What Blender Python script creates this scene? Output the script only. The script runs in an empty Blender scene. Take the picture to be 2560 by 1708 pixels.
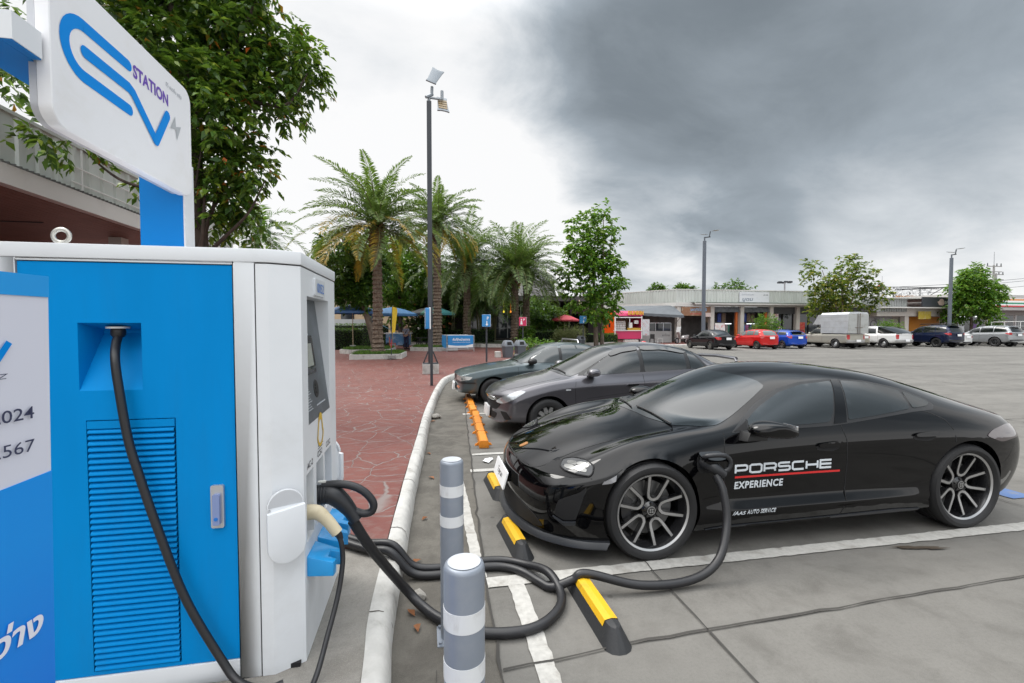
import bpy, bmesh, math, random
import numpy as np
from mathutils import Vector, Matrix
from mathutils.bvhtree import BVHTree
from mathutils.geometry import delaunay_2d_cdt
R = math.radians
SC = bpy.context.scene
COL = SC.collection
rnd = random.Random(7)
# ------------------------------------------------------------------ camera
cam_d = bpy.data.cameras.new('camera')
cam_d.sensor_width = 36.0
cam_d.lens = 16.003
cam_d.clip_start = 0.05
cam_d.clip_end = 3000
cam = bpy.data.objects.new('camera', cam_d)
COL.objects.link(cam)
cam.location = (0, 0, 1.74)
cam.rotation_euler = (R(90 - 1.963), 0, R(-10.70))
SC.camera = cam
# ------------------------------------------------------------------ light
SUN_EL, SUN_AZ = R(58), R(-50)          # azimuth measured from +Y towards +X
sun_d = bpy.data.lights.new('sun', 'SUN')
sun_d.energy = 2.0
sun_d.angle = R(25)
sun_d.color = (1.0, 0.97, 0.92)
sun = bpy.data.objects.new('sun', sun_d)
COL.objects.link(sun)
sdir = Vector((math.sin(SUN_AZ) * math.cos(SUN_EL), math.cos(SUN_AZ) * math.cos(SUN_EL), math.sin(SUN_EL)))
sun.rotation_euler = sdir.to_track_quat('Z', 'Y').to_euler()
SC.view_settings.view_transform = 'Standard'
SC.view_settings.look = 'None'
SC.view_settings.exposure = 0.0
SC.view_settings.gamma = 1.0
def nd(t, ty, **kw):
	n = t.nodes.new(ty)
	for k, v in kw.items():
		if k in n.inputs:
			n.inputs[k].default_value = v
		else:
			setattr(n, k, v)
	return n
def lk(t, a, b):
	t.links.new(a, b)
def mth(t, op, a, b=None, clamp=False):
	n = t.nodes.new('ShaderNodeMath')
	n.operation = op
	n.use_clamp = clamp
	for i, v in enumerate((a, b)):
		if v is None:
			continue
		if isinstance(v, (int, float)):
			n.inputs[i].default_value = v
		else:
			t.links.new(v, n.inputs[i])
	return n.outputs[0]
def mixc(t, f, a, b, blend='MIX'):
	n = t.nodes.new('ShaderNodeMix')
	n.data_type = 'RGBA'
	n.blend_type = blend
	for s, v in ((n.inputs[0], f), (n.inputs[6], a), (n.inputs[7], b)):
		if isinstance(v, (int, float)):
			s.default_value = v
		elif isinstance(v, (tuple, list)):
			s.default_value = (*v[:3], 1)
		else:
			t.links.new(v, s)
	return n.outputs[2]
def ramp(t, f, stops, interp='LINEAR'):
	n = t.nodes.new('ShaderNodeValToRGB')
	n.color_ramp.interpolation = interp
	e = n.color_ramp.elements
	while len(e) < len(stops):
		e.new(0.5)
	for i, (p, c) in enumerate(stops):
		e[i].position = p
		e[i].color = (*c, 1) if isinstance(c, tuple) else (c, c, c, 1)
	t.links.new(f, n.inputs[0])
	return n.outputs[0]
def noise(t, vec, scale, detail=4, rough=0.5, dist=0.0):
	n = nd(t, 'ShaderNodeTexNoise', Scale=scale, Detail=detail, Roughness=rough, Distortion=dist)
	if vec is not None:
		t.links.new(vec, n.inputs['Vector'])
	return n.outputs['Fac'], n.outputs['Color']
def smooth_range(t, v, a, b):
	n = t.nodes.new('ShaderNodeMapRange')
	n.interpolation_type = 'SMOOTHSTEP'
	n.inputs['From Min'].default_value = a
	n.inputs['From Max'].default_value = b
	t.links.new(v, n.inputs['Value'])
	return n.outputs[0]
# ------------------------------------------------------------------ sky (overcast, real directions)
def build_world():
	w = bpy.data.worlds.new('World')
	SC.world = w
	w.use_nodes = True
	t = w.node_tree
	t.nodes.clear()
	out = nd(t, 'ShaderNodeOutputWorld')
	bg = nd(t, 'ShaderNodeBackground', Strength=0.1)
	sky = nd(t, 'ShaderNodeTexSky', sky_type='NISHITA', sun_disc=False)
	sky.sun_elevation = SUN_EL
	sky.sun_rotation = SUN_AZ
	tc = nd(t, 'ShaderNodeTexCoord')
	d = tc.outputs['Generated']
	sep = nd(t, 'ShaderNodeSeparateXYZ')
	lk(t, d, sep.inputs[0])
	zz = mth(t, 'ADD', mth(t, 'MAXIMUM', sep.outputs[2], 0.0), 0.34)
	px = mth(t, 'DIVIDE', sep.outputs[0], zz)
	py = mth(t, 'DIVIDE', sep.outputs[1], zz)
	cmb = nd(t, 'ShaderNodeCombineXYZ')
	lk(t, px, cmb.inputs[0])
	lk(t, py, cmb.inputs[1])
	mp = nd(t, 'ShaderNodeMapping')
	mp.inputs['Rotation'].default_value = (0, 0, R(-32))
	mp.inputs['Scale'].default_value = (0.75, 1.0, 1)
	lk(t, cmb.outputs[0], mp.inputs['Vector'])
	n1, c1 = noise(t, mp.outputs[0], 1.1, 6, 0.5, 0.3)
	n2, c2 = noise(t, mp.outputs[0], 3.2, 8, 0.60, 0.35)
	# wobble the direction before the masks so their borders read as cloud
	va = nd(t, 'ShaderNodeVectorMath', operation='MULTIPLY_ADD')
	lk(t, c1, va.inputs[0])
	va.inputs[1].default_value = (0.36, 0.36, 0.30)
	vb = nd(t, 'ShaderNodeVectorMath', operation='ADD')
	lk(t, d, vb.inputs[0])
	vb.inputs[1].default_value = (-0.18, -0.18, -0.15)
	lk(t, vb.outputs[0], va.inputs[2])
	va2 = nd(t, 'ShaderNodeVectorMath', operation='MULTIPLY_ADD')
	lk(t, c2, va2.inputs[0])
	va2.inputs[1].default_value = (0.14, 0.14, 0.12)
	vb2 = nd(t, 'ShaderNodeVectorMath', operation='ADD')
	lk(t, va.outputs[0], vb2.inputs[0])
	vb2.inputs[1].default_value = (-0.07, -0.07, -0.06)
	lk(t, vb2.outputs[0], va2.inputs[2])
	nv = nd(t, 'ShaderNodeVectorMath', operation='NORMALIZE')
	lk(t, va2.outputs[0], nv.inputs[0])
	tot = None
	for (az, el, rad, s) in SKY_LOBES:
		az, el = R(az), R(el)
		v = (math.sin(az) * math.cos(el), math.cos(az) * math.cos(el), math.sin(el))
		dp = nd(t, 'ShaderNodeVectorMath', operation='DOT_PRODUCT')
		lk(t, nv.outputs[0], dp.inputs[0])
		dp.inputs[1].default_value = v
		m = mth(t, 'MULTIPLY', smooth_range(t, dp.outputs['Value'], math.cos(R(rad)), 1.0), s)
		tot = m if tot is None else mth(t, 'ADD', tot, m)
	nn = mth(t, 'ADD', mth(t, 'MULTIPLY', mth(t, 'SUBTRACT', n1, 0.5), 0.62), mth(t, 'MULTIPLY', mth(t, 'SUBTRACT', n2, 0.5), 0.46))
	shade = mth(t, 'ADD', tot, nn)
	lum = ramp(t, mth(t, 'SUBTRACT', 1.0, shade, True),
			   [(0.0, (0.16, 0.19, 0.215)), (0.25, (0.22, 0.255, 0.285)), (0.5, (0.36, 0.41, 0.455)), (0.75, (0.66, 0.70, 0.735)), (0.93, (0.93, 0.94, 0.95)), (1.0, (1.0, 1.0, 1.0))])
	# unseen sky overhead and behind the camera is brightened to light the scene
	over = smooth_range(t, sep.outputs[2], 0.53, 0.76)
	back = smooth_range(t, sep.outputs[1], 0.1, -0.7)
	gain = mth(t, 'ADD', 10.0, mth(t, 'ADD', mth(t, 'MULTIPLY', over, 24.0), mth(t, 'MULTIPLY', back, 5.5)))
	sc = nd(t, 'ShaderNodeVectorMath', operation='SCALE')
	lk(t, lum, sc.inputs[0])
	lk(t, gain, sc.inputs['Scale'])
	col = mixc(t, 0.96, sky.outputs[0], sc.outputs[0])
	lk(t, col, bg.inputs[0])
	lk(t, bg.outputs[0], out.inputs[0])
# azimuth (deg from +Y to +X), elevation, radius, darkness of each heavy part of the cloud deck
SKY_LOBES = [(44, 33, 36, 0.46), (30, 24, 22, 0.20), (60, 34, 26, 0.18), (24, 36, 18, 0.12), (36, 11, 8, 0.16), (24, 10, 7, 0.12), (125, 40, 34, 0.50), (165, 26, 26, 0.25)]
build_world()
# ------------------------------------------------------------------ materials
MATS = {}
def mat(name, col, rough=0.5, metal=0.0, coat=0.0, var=0.0, vs=6.0, bump=0.0, bs=60.0, rv=0.0, emit=0.0, spec=0.5, dirt=None, ds=2.5, da=0.5, stretch=None, coatr=0.03, trans=0.0):
	if name in MATS:
		return MATS[name]
	m = bpy.data.materials.new(name)
	m.use_nodes = True
	t = m.node_tree
	p = t.nodes['Principled BSDF']
	p.inputs['Base Color'].default_value = (*col, 1)
	p.inputs['Roughness'].default_value = rough
	p.inputs['Metallic'].default_value = metal
	p.inputs['Coat Weight'].default_value = coat
	p.inputs['Coat Roughness'].default_value = coatr
	p.inputs['Specular IOR Level'].default_value = spec
	if trans:
		p.inputs['Transmission Weight'].default_value = trans
	tc = nd(t, 'ShaderNodeTexCoord')
	vec = tc.outputs['Object']
	if stretch:
		mp = nd(t, 'ShaderNodeMapping')
		mp.inputs['Scale'].default_value = stretch
		lk(t, vec, mp.inputs['Vector'])
		vec = mp.outputs[0]
	c = None
	if var:
		f, _ = noise(t, vec, vs, 5, 0.6)
		f = smooth_range(t, f, 0.3, 0.7)
		c = mixc(t, f, tuple(x * (1 - var) for x in col), tuple(min(1, x * (1 + var)) for x in col))
	if dirt:
		f, _ = noise(t, vec, ds, 7, 0.65, 0.4)
		f = mth(t, 'MULTIPLY', smooth_range(t, f, 0.48, 0.72), da)
		c = mixc(t, f, c if c is not None else col, dirt)
	if c is not None:
		lk(t, c, p.inputs['Base Color'])
	if rv:
		f, _ = noise(t, vec, vs * 1.7, 4, 0.6)
		r = mth(t, 'ADD', mth(t, 'MULTIPLY', mth(t, 'SUBTRACT', f, 0.5), rv * 2), rough, True)
		lk(t, r, p.inputs['Roughness'])
	if bump:
		f, _ = noise(t, vec, bs, 5, 0.6)
		b = nd(t, 'ShaderNodeBump', Strength=bump, Distance=0.01)
		lk(t, f, b.inputs['Height'])
		lk(t, b.outputs[0], p.inputs['Normal'])
	if emit:
		p.inputs['Emission Color'].default_value = (*col, 1)
		p.inputs['Emission Strength'].default_value = emit
	MATS[name] = m
	return m
def leaf_mat(name, cols, trans=0.35, rough=0.45):
	"""leaves: every leaf (mesh island) gets its own shade from the list of (position, colour)"""
	if name in MATS:
		return MATS[name]
	m = bpy.data.materials.new(name)
	m.use_nodes = True
	t = m.node_tree
	p = t.nodes['Principled BSDF']
	out = t.nodes['Material Output']
	g = nd(t, 'ShaderNodeNewGeometry')
	c = ramp(t, g.outputs['Random Per Island'], cols)
	tc = nd(t, 'ShaderNodeTexCoord')
	f, _ = noise(t, tc.outputs['Object'], 0.9, 3, 0.6)
	c = mixc(t, mth(t, 'MULTIPLY', smooth_range(t, f, 0.3, 0.75), 0.45), c, (0.85, 0.9, 0.6), 'MULTIPLY')
	lk(t, c, p.inputs['Base Color'])
	p.inputs['Roughness'].default_value = rough
	tr = nd(t, 'ShaderNodeBsdfTranslucent')
	c2 = mixc(t, 0.5, c, (0.25, 0.42, 0.04))
	lk(t, c2, tr.inputs[0])
	mx = nd(t, 'ShaderNodeMixShader')
	mx.inputs[0].default_value = trans
	lk(t, p.outputs[0], mx.inputs[1])
	lk(t, tr.outputs[0], mx.inputs[2])
	lk(t, mx.outputs[0], out.inputs[0])
	MATS[name] = m
	return m
def paint(name, col, metal=0.0, rough=0.32, coat=1.0, ior=1.5):
	m = mat(name, col, rough=rough, metal=metal, coat=coat, coatr=0.012, spec=0.0)
	m.node_tree.nodes['Principled BSDF'].inputs['Coat IOR'].default_value = ior
	return m
# ------------------------------------------------------------------ mesh building
class MB:
	def __init__(s):
		s.v, s.f, s.mi = [], [], []
		s.cur = 0
	def use(s, i):
		s.cur = i
		return s
	def add(s, vs, fs):
		o = len(s.v)
		s.v.extend([tuple(x) for x in vs])
		for f in fs:
			s.f.append(tuple(i + o for i in f))
			s.mi.append(s.cur)
		return s
	def box(s, x0, x1, y0, y1, z0, z1, M=None):
		vs = [Vector((x, y, z)) for x in (x0, x1) for y in (y0, y1) for z in (z0, z1)]
		if M is not None:
			vs = [M @ v for v in vs]
		return s.add(vs, [(0, 1, 3, 2), (4, 6, 7, 5), (0, 4, 5, 1), (2, 3, 7, 6), (0, 2, 6, 4), (1, 5, 7, 3)])
	def quad(s, a, b, c, d):
		return s.add([a, b, c, d], [(0, 1, 2, 3)])
	def tube(s, pts, r, n=8, caps=True, rs=None, up=None):
		pts = [Vector(p) for p in pts]
		m = len(pts)
		o = []
		prev = None
		for i, p in enumerate(pts):
			d = (pts[min(i + 1, m - 1)] - pts[max(i - 1, 0)])
			if d.length < 1e-9:
				d = Vector((0, 0, 1))
			d.normalize()
			if prev is None:
				a = Vector(up) if up else (Vector((0, 0, 1)) if abs(d.z) < 0.9 else Vector((1, 0, 0)))
			else:
				a = prev
			a = a - d * a.dot(d)
			if a.length < 1e-6:
				a = d.orthogonal()
			a.normalize()
			prev = a
			b = d.cross(a)
			rr = rs[i] if rs else r
			for k in range(n):
				t = 2 * math.pi * k / n
				o.append(p + (a * math.cos(t) + b * math.sin(t)) * rr)
		fs = []
		for i in range(m - 1):
			for k in range(n):
				k2 = (k + 1) % n
				fs.append((i * n + k, i * n + k2, (i + 1) * n + k2, (i + 1) * n + k))
		if caps:
			fs.append(tuple(range(n - 1, -1, -1)))
			fs.append(tuple(range((m - 1) * n, m * n)))
		return s.add(o, fs)
	def cyl(s, p0, p1, r0, r1=None, n=16):
		return s.tube([p0, p1], r0, n, True, [r0, r0 if r1 is None else r1])
	def lathe(s, prof, n=32, M=None, closed=False):
		"""prof: list of (r, h) ; axis +Z of M"""
		vs = []
		for (r, h) in prof:
			for k in range(n):
				t = 2 * math.pi * k / n
				v = Vector((r * math.cos(t), r * math.sin(t), h))
				vs.append(M @ v if M is not None else v)
		fs = []
		m = len(prof)
		for i in range(m - 1 + (1 if closed else 0)):
			j = (i + 1) % m
			for k in range(n):
				k2 = (k + 1) % n
				fs.append((i * n + k, i * n + k2, j * n + k2, j * n + k))
		if not closed:
			if prof[0][0] > 1e-6:
				fs.append(tuple(range(n - 1, -1, -1)))
			if prof[-1][0] > 1e-6:
				fs.append(tuple(range((m - 1) * n, m * n)))
		return s.add(vs, fs)
	def prism(s, poly, h0, h1, M=None):
		"""2-D polygon (counter-clockwise) pushed from h0 to h1 along +Z of M"""
		n = len(poly)
		vs = [Vector((x, y, h0)) for x, y in poly] + [Vector((x, y, h1)) for x, y in poly]
		if M is not None:
			vs = [M @ v for v in vs]
		fs = [tuple(range(n - 1, -1, -1)), tuple(range(n, 2 * n))]
		fs += [(i, (i + 1) % n, n + (i + 1) % n, n + i) for i in range(n)]
		return s.add(vs, fs)
	def build(s, name, mats, parent=None, smooth=30, bevel=0.0, seg=2, loc=None, clean=False):
		me = bpy.data.meshes.new(name)
		me.from_pydata(s.v, [], s.f)
		if not isinstance(mats, (list, tuple)):
			mats = [mats]
		for m in mats:
			me.materials.append(m)
		if len(mats) > 1:
			me.polygons.foreach_set('material_index', s.mi)
		if bevel or clean:
			b = bmesh.new()
			b.from_mesh(me)
			bmesh.ops.remove_doubles(b, verts=b.verts, dist=1e-5)
			bmesh.ops.recalc_face_normals(b, faces=b.faces)
			if bevel:
				es = [e for e in b.edges if len(e.link_faces) == 2 and e.calc_face_angle(0) > R(35)]
				bmesh.ops.bevel(b, geom=es, offset=bevel, segments=seg, affect='EDGES', profile=0.6, clamp_overlap=True)
			b.to_mesh(me)
			b.free()
		if smooth:
			me.polygons.foreach_set('use_smooth', [True] * len(me.polygons))
			me.set_sharp_from_angle(angle=R(smooth))
		o = bpy.data.objects.new(name, me)
		COL.objects.link(o)
		if parent is not None:
			o.parent = parent
		if loc is not None:
			o.location = loc
		return o
def frame(origin, x, y=None, z=None):
	"""matrix with the given axes"""
	x = Vector(x).normalized()
	if z is None:
		y = Vector(y).normalized()
		z = x.cross(y)
	else:
		z = Vector(z).normalized()
		y = z.cross(x)
	M = Matrix((x, y, z)).transposed().to_4x4()
	M.translation = Vector(origin)
	return M
def T(x, y, z):
	return Matrix.Translation((x, y, z))
def RZ(a):
	return Matrix.Rotation(a, 4, 'Z')
def tag(o, label, cat, group=None):
	o['label'] = label
	o['category'] = cat
	if group:
		o['group'] = group
	return o
def thing(name, label, cat, loc=(0, 0, 0), rz=0.0, group=None):
	o = bpy.data.objects.new(name, None)
	o.empty_display_size = 0.2
	COL.objects.link(o)
	o.location = loc
	o.rotation_euler = (0, 0, rz)
	return tag(o, label, cat, group)
def struct(o):
	o['kind'] = 'structure'
	return o
def stuff(o, label, cat):
	tag(o, label, cat)
	o['kind'] = 'stuff'
	return o
def copy_tree(o, parent=None):
	c = o.copy()
	COL.objects.link(c)
	if parent is not None:
		c.parent = parent
	for ch in [k for k in COL.objects if k.parent == o]:
		copy_tree(ch, c)
	return c
def catmull(pts, n=8, closed=False):
	P = [Vector(p) for p in pts]
	m = len(P)
	out = []
	rng = range(m) if closed else range(m - 1)
	for i in rng:
		p1, p2 = P[i], P[(i + 1) % m]
		p0 = P[(i - 1) % m] if (closed or i > 0) else p1 * 2 - p2
		p3 = P[(i + 2) % m] if (closed or i + 2 < m) else p2 * 2 - p1
		for k in range(n):
			t = k / n
			out.append(0.5 * ((2 * p1) + (-p0 + p2) * t + (2 * p0 - 5 * p1 + 4 * p2 - p3) * t * t + (-p0 + 3 * p1 - 3 * p2 + p3) * t ** 3))
	if not closed:
		out.append(P[-1])
	return out
def chaikin(pts, it=3, first=0.15):
	P = [Vector(p[:2]) for p in pts]
	for k in range(it):
		q = first if k == 0 else 0.25
		o = []
		for i in range(len(P)):
			a, b = P[i], P[(i + 1) % len(P)]
			o.append(a.lerp(b, q))
			o.append(a.lerp(b, 1 - q))
		P = o
	return [(p.x, p.y) for p in P]
def rrect(x0, x1, y0, y1, r, n=5):
	o = []
	for cx, cy, a in ((x1 - r, y0 + r, -90), (x1 - r, y1 - r, 0), (x0 + r, y1 - r, 90), (x0 + r, y0 + r, 180)):
		for k in range(n + 1):
			t = R(a + 90 * k / n)
			o.append((cx + r * math.cos(t), cy + r * math.sin(t)))
	return o
# ------------------------------------------------------------------ lettering
def text_geo(s, height=1.0, width=None, bold=0.0, shear=0.0, spacing=1.0, align='LEFT'):
	"""triangles of a text laid in XY, cap height ~ height"""
	cu = bpy.data.curves.new('lettering', 'FONT')
	cu.body = s
	cu.size = 1.0
	cu.offset = bold
	cu.shear = shear
	cu.space_character = spacing
	cu.resolution_u = 3
	ob = bpy.data.objects.new('lettering', cu)
	COL.objects.link(ob)
	dg = bpy.context.evaluated_depsgraph_get()
	dg.update()
	ev = ob.evaluated_get(dg)
	me = ev.to_mesh()
	vs = [tuple(v.co) for v in me.vertices]
	fs = [tuple(p.vertices) for p in me.polygons]
	ev.to_mesh_clear()
	bpy.data.objects.remove(ob)
	bpy.data.curves.remove(cu)
	if not vs:
		return [], []
	x0 = min(v[0] for v in vs)
	x1 = max(v[0] for v in vs)
	sy = height / 0.73
	sx = sy if width is None else width / (x1 - x0)
	off = {'LEFT': x0, 'CENTER': (x0 + x1) / 2, 'RIGHT': x1}[align]
	return [((x - off) * sx, y * sy) for x, y, z in vs], fs
def flat_text(name, s, M, m, parent, height, width=None, bold=0.0, shear=0.0, spacing=1.0, align='LEFT', thick=0.0015):
	"""letters standing `thick` proud of the plane XY of M"""
	vs, fs = text_geo(s, height, width, bold, shear, spacing, align)
	b = MB()
	b.add([M @ Vector((x, y, thick)) for x, y in vs], fs)
	if thick > 0.004:
		me_e = {}
		for f in fs:
			for i in range(len(f)):
				e = (f[i], f[(i + 1) % len(f)])
				if (e[1], e[0]) in me_e:
					del me_e[(e[1], e[0])]
				else:
					me_e[e] = 1
		o = len(b.v)
		b.v.extend([tuple(M @ Vector((x, y, 0))) for x, y in vs])
		for (i, j) in me_e:
			b.f.append((j, i, i + o, j + o))
			b.mi.append(0)
	return b.build(name, m, parent, smooth=0)
def ribbon2d(pts, w, closed=False):
	"""flat stroke of width w along a 2-D polyline: vertices and quads"""
	P = [Vector(p[:2]) for p in pts]
	m = len(P)
	vs, fs = [], []
	for i in range(m):
		a = P[(i - 1) % m] if (closed or i > 0) else P[i]
		c = P[(i + 1) % m] if (closed or i < m - 1) else P[i]
		d1 = (P[i] - a)
		d2 = (c - P[i])
		if d1.length < 1e-9:
			d1 = d2
		if d2.length < 1e-9:
			d2 = d1
		n1 = Vector((-d1.y, d1.x)).normalized()
		n2 = Vector((-d2.y, d2.x)).normalized()
		n = (n1 + n2)
		n = n.normalized() if n.length > 1e-6 else n1
		k = 1 / max(0.5, n.dot(n1))
		vs.append(tuple(P[i] + n * (w / 2 * k)))
		vs.append(tuple(P[i] - n * (w / 2 * k)))
	for i in range(m if closed else m - 1):
		j = (i + 1) % m
		fs.append((2 * i, 2 * i + 1, 2 * j + 1, 2 * j))
	return vs, fs
# ------------------------------------------------------------------ ground, kerb, paving, markings
WORLD = {}
def wthing(name, label, cat, base, group=None):
	"""a thing whose parts are modelled in world coordinates"""
	o = thing(name, label, cat, base, 0, group)
	WORLD[o] = Vector(base)
	return o
_b = MB.build
def _build(s, name, mats, parent=None, **k):
	o = _b(s, name, mats, parent, **k)
	if parent in WORLD:
		o.location = -WORLD[parent]
	return o
MB.build = _build
def concrete_mat(name, base, dark, streak=None, bump=.25, rough=.85, lo=.42, hi=.72):
	m = bpy.data.materials.new(name)
	m.use_nodes = True
	t = m.node_tree
	p = t.nodes['Principled BSDF']
	tc = nd(t, 'ShaderNodeTexCoord')
	v = tc.outputs['Object']
	f1, _ = noise(t, v, .55, 8, .62, .4)
	f2, _ = noise(t, v, 3.2, 8, .68, .3)
	f3, _ = noise(t, v, 55, 4, .7)
	f4, _ = noise(t, v, 260, 2, .6)
	c = mixc(t, smooth_range(t, f1, .34, .68), base, tuple(x * .74 for x in base))
	c = mixc(t, mth(t, 'MULTIPLY', smooth_range(t, f2, lo, hi), .70), c, dark)
	c = mixc(t, mth(t, 'MULTIPLY', smooth_range(t, f3, .40, .75), .42), c, tuple(x * .55 for x in base))
	c = mixc(t, mth(t, 'MULTIPLY', smooth_range(t, f4, .45, .75), .5), c, tuple(min(1, x * 1.35) for x in base))
	# black spots of oil and gum
	vo = nd(t, 'ShaderNodeTexVoronoi', Scale=2.3, Randomness=1.0)
	lk(t, v, vo.inputs['Vector'])
	sp = smooth_range(t, vo.outputs['Distance'], .060, .030)
	c = mixc(t, mth(t, 'MULTIPLY', sp, .55), c, (.04, .038, .035))
	if streak:
		mp = nd(t, 'ShaderNodeMapping')
		mp.inputs['Scale'].default_value = streak
		mp.inputs['Rotation'].default_value = (0, 0, R(9))
		lk(t, v, mp.inputs['Vector'])
		f5, _ = noise(t, mp.outputs[0], 1.0, 6, .6, .6)
		c = mixc(t, mth(t, 'MULTIPLY', smooth_range(t, f5, .42, .70), .38), c, tuple(min(1, x * 1.40) for x in base))
	lk(t, c, p.inputs['Base Color'])
	p.inputs['Roughness'].default_value = rough
	bp = nd(t, 'ShaderNodeBump', Strength=bump, Distance=.006)
	lk(t, mth(t, 'ADD', f3, mth(t, 'MULTIPLY', f2, 1.4)), bp.inputs['Height'])
	lk(t, bp.outputs[0], p.inputs['Normal'])
	return m
LOT = concrete_mat('lot_concrete', (.140, .134, .122), (.064, .059, .052), (.10, .9, 1))
PAD = concrete_mat('pad_concrete', (.27, .255, .23), (.12, .108, .092), bump=.35)
def red_mat():
	m = bpy.data.materials.new('stamped_red_concrete')
	m.use_nodes = True
	t = m.node_tree
	p = t.nodes['Principled BSDF']
	tc = nd(t, 'ShaderNodeTexCoord')
	v = tc.outputs['Object']
	_, cw = noise(t, v, 2.2, 3, .5)
	va = nd(t, 'ShaderNodeVectorMath', operation='MULTIPLY_ADD')
	lk(t, cw, va.inputs[0])
	va.inputs[1].default_value = (.30, .30, .0)
	lk(t, v, va.inputs[2])
	vo = nd(t, 'ShaderNodeTexVoronoi', feature='DISTANCE_TO_EDGE', Scale=2.6, Randomness=1.0)
	lk(t, va.outputs[0], vo.inputs['Vector'])
	vc = nd(t, 'ShaderNodeTexVoronoi', Scale=2.6, Randomness=1.0)
	lk(t, va.outputs[0], vc.inputs['Vector'])
	line = smooth_range(t, vo.outputs['Distance'], .030, .006)
	f1, _ = noise(t, v, 1.2, 8, .65, .3)
	mpr = nd(t, 'ShaderNodeMapping')
	mpr.inputs['Scale'].default_value = (1, 2.2, 1)
	lk(t, v, mpr.inputs['Vector'])
	f2, _ = noise(t, mpr.outputs[0], 6, 6, .68, .9)
	f3, _ = noise(t, v, 60, 3, .6)
	sepc = nd(t, 'ShaderNodeSeparateColor')
	lk(t, vc.outputs['Color'], sepc.inputs[0])
	c = mixc(t, smooth_range(t, f1, .3, .7), (.118, .026, .020), (.165, .048, .036))
	c = mixc(t, mth(t, 'MULTIPLY', sepc.outputs[0], .35), c, (.13, .034, .027))
	c = mixc(t, mth(t, 'MULTIPLY', smooth_range(t, f2, .46, .66), .60), c, (.165, .100, .088))
	ln2 = mth(t, 'MULTIPLY', line, smooth_range(t, f1, .25, .50))
	c = mixc(t, mth(t, 'MULTIPLY', ln2, .85), c, (.19, .165, .155))
	lk(t, c, p.inputs['Base Color'])
	r = mth(t, 'ADD', .46, mth(t, 'MULTIPLY', f2, .34))
	lk(t, r, p.inputs['Roughness'])
	h = mth(t, 'SUBTRACT', mth(t, 'ADD', mth(t, 'MULTIPLY', f2, .8), mth(t, 'MULTIPLY', f3, .12)), mth(t, 'MULTIPLY', line, .9))
	bp = nd(t, 'ShaderNodeBump', Strength=.55, Distance=.014)
	lk(t, h, bp.inputs['Height'])
	lk(t, bp.outputs[0], p.inputs['Normal'])
	return m
REDP = red_mat()
KERB = mat('kerb_white', (.47, .46, .435), rough=.8, dirt=(.20, .185, .16), ds=4, da=.75, bump=.35, bs=40, var=.08, vs=9)
KPTS = [(-.15, -1.0), (-.163, 1.2), (-.168, 2.13), (-.19, 2.57), (-.165, 3.27), (-.13, 4.2), (-.095, 4.97), (-.01, 6.6), (.065, 8.14), (.23, 10.4), (.44, 12.6), (.66, 14.1), (1.1, 15.4), (1.9, 17.2), (3.1, 19.6), (6, 25), (9.5, 30.0), (12.5, 33.2), (16, 35.0), (21, 35.8), (30, 36.0), (75, 36.0)]
kp = [(p.x, p.y) for p in catmull([(a, b, 0) for a, b in KPTS], 5)]
def offset_path(P, d):
	o = []
	for i in range(len(P)):
		a, b = Vector(P[max(i - 1, 0)]), Vector(P[min(i + 1, len(P) - 1)])
		t = (b - a).normalized()
		o.append((P[i][0] - t.y * d, P[i][1] + t.x * d))
	return o
g = MB()
g.quad((-160, -60, 0), (420, -60, 0), (420, 500, 0), (-160, 500, 0))
struct(g.build('ground', LOT))
gp = MB()
jx = [(-.5, .345), (2.14, .36), (2.95, .383), (3.4, .41), (5.73, .56), (8.0, .70), (11.2, .93), (14.8, 1.3)]
gl0 = [q for q in kp if q[1] < 14.5]
gv = [(x - .01, y, .004) for x, y in gl0] + [(float(np.interp(y, [a for a, c in jx], [c for a, c in jx])), y, .004) for x, y in gl0]
gp.add(gv, [(i, len(gl0) + i, len(gl0) + i + 1, i + 1) for i in range(len(gl0) - 1)])
struct(gp.build('gutter', concrete_mat('gutter_concrete', (.125, .115, .098), (.045, .040, .033), bump=.4, lo=.38, hi=.62)))
# kerb: swept rounded profile, the paving starts at its inner edge
kb = MB()
prof = [(0, -.05), (0.004, .05), (.02, .115), (.045, .145), (.08, .157), (.128, .157), (.136, .10)]
rings = [offset_path(kp, d) for d, z in prof]
n_ = len(kp)
vs = []
for k, (d, z) in enumerate(prof):
	for i, (x, y) in enumerate(rings[k]):
		w = .004 * math.sin(y * 2.1 + k) + .0025 * math.sin(y * 7.7)
		# the broken end by the charger
		vs.append((x + w * .7, y, z + w * .5))
fs = [(k * n_ + i, k * n_ + i + 1, (k + 1) * n_ + i + 1, (k + 1) * n_ + i) for k in range(len(prof) - 1) for i in range(n_ - 1)]
kb.add(vs, fs)
struct(kb.build('kerb', KERB, smooth=50))
# joints between the kerb stones
kj = MB()
acc = 0
for i in range(1, n_ - 1):
	acc += (Vector(kp[i]) - Vector(kp[i - 1])).length
	if acc > 1.0 and kp[i][1] < 40:
		acc = 0
		t = (Vector(kp[i + 1]) - Vector(kp[i - 1])).normalized()
		a = [Vector((rings[k][i][0], rings[k][i][1], prof[k][1])) for k in range(1, 6)]
		up = [Vector((t.y, -t.x, .3)), Vector((t.y, -t.x, .6)), Vector((t.y * .5, -t.x * .5, 1)), Vector((0, 0, 1)), Vector((0, 0, 1))]
		tv = Vector((t.x, t.y, 0)) * .004
		for k in range(4):
			kj.quad(a[k] + up[k] * .003 + tv, a[k + 1] + up[k + 1] * .003 + tv, a[k + 1] + up[k + 1] * .003 - tv, a[k] + up[k] * .003 - tv)
struct(kj.build('kerb_joints', mat('joint_dirt', (.07, .062, .052), rough=.95)))
inner = rings[-1]
rp = MB()
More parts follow.
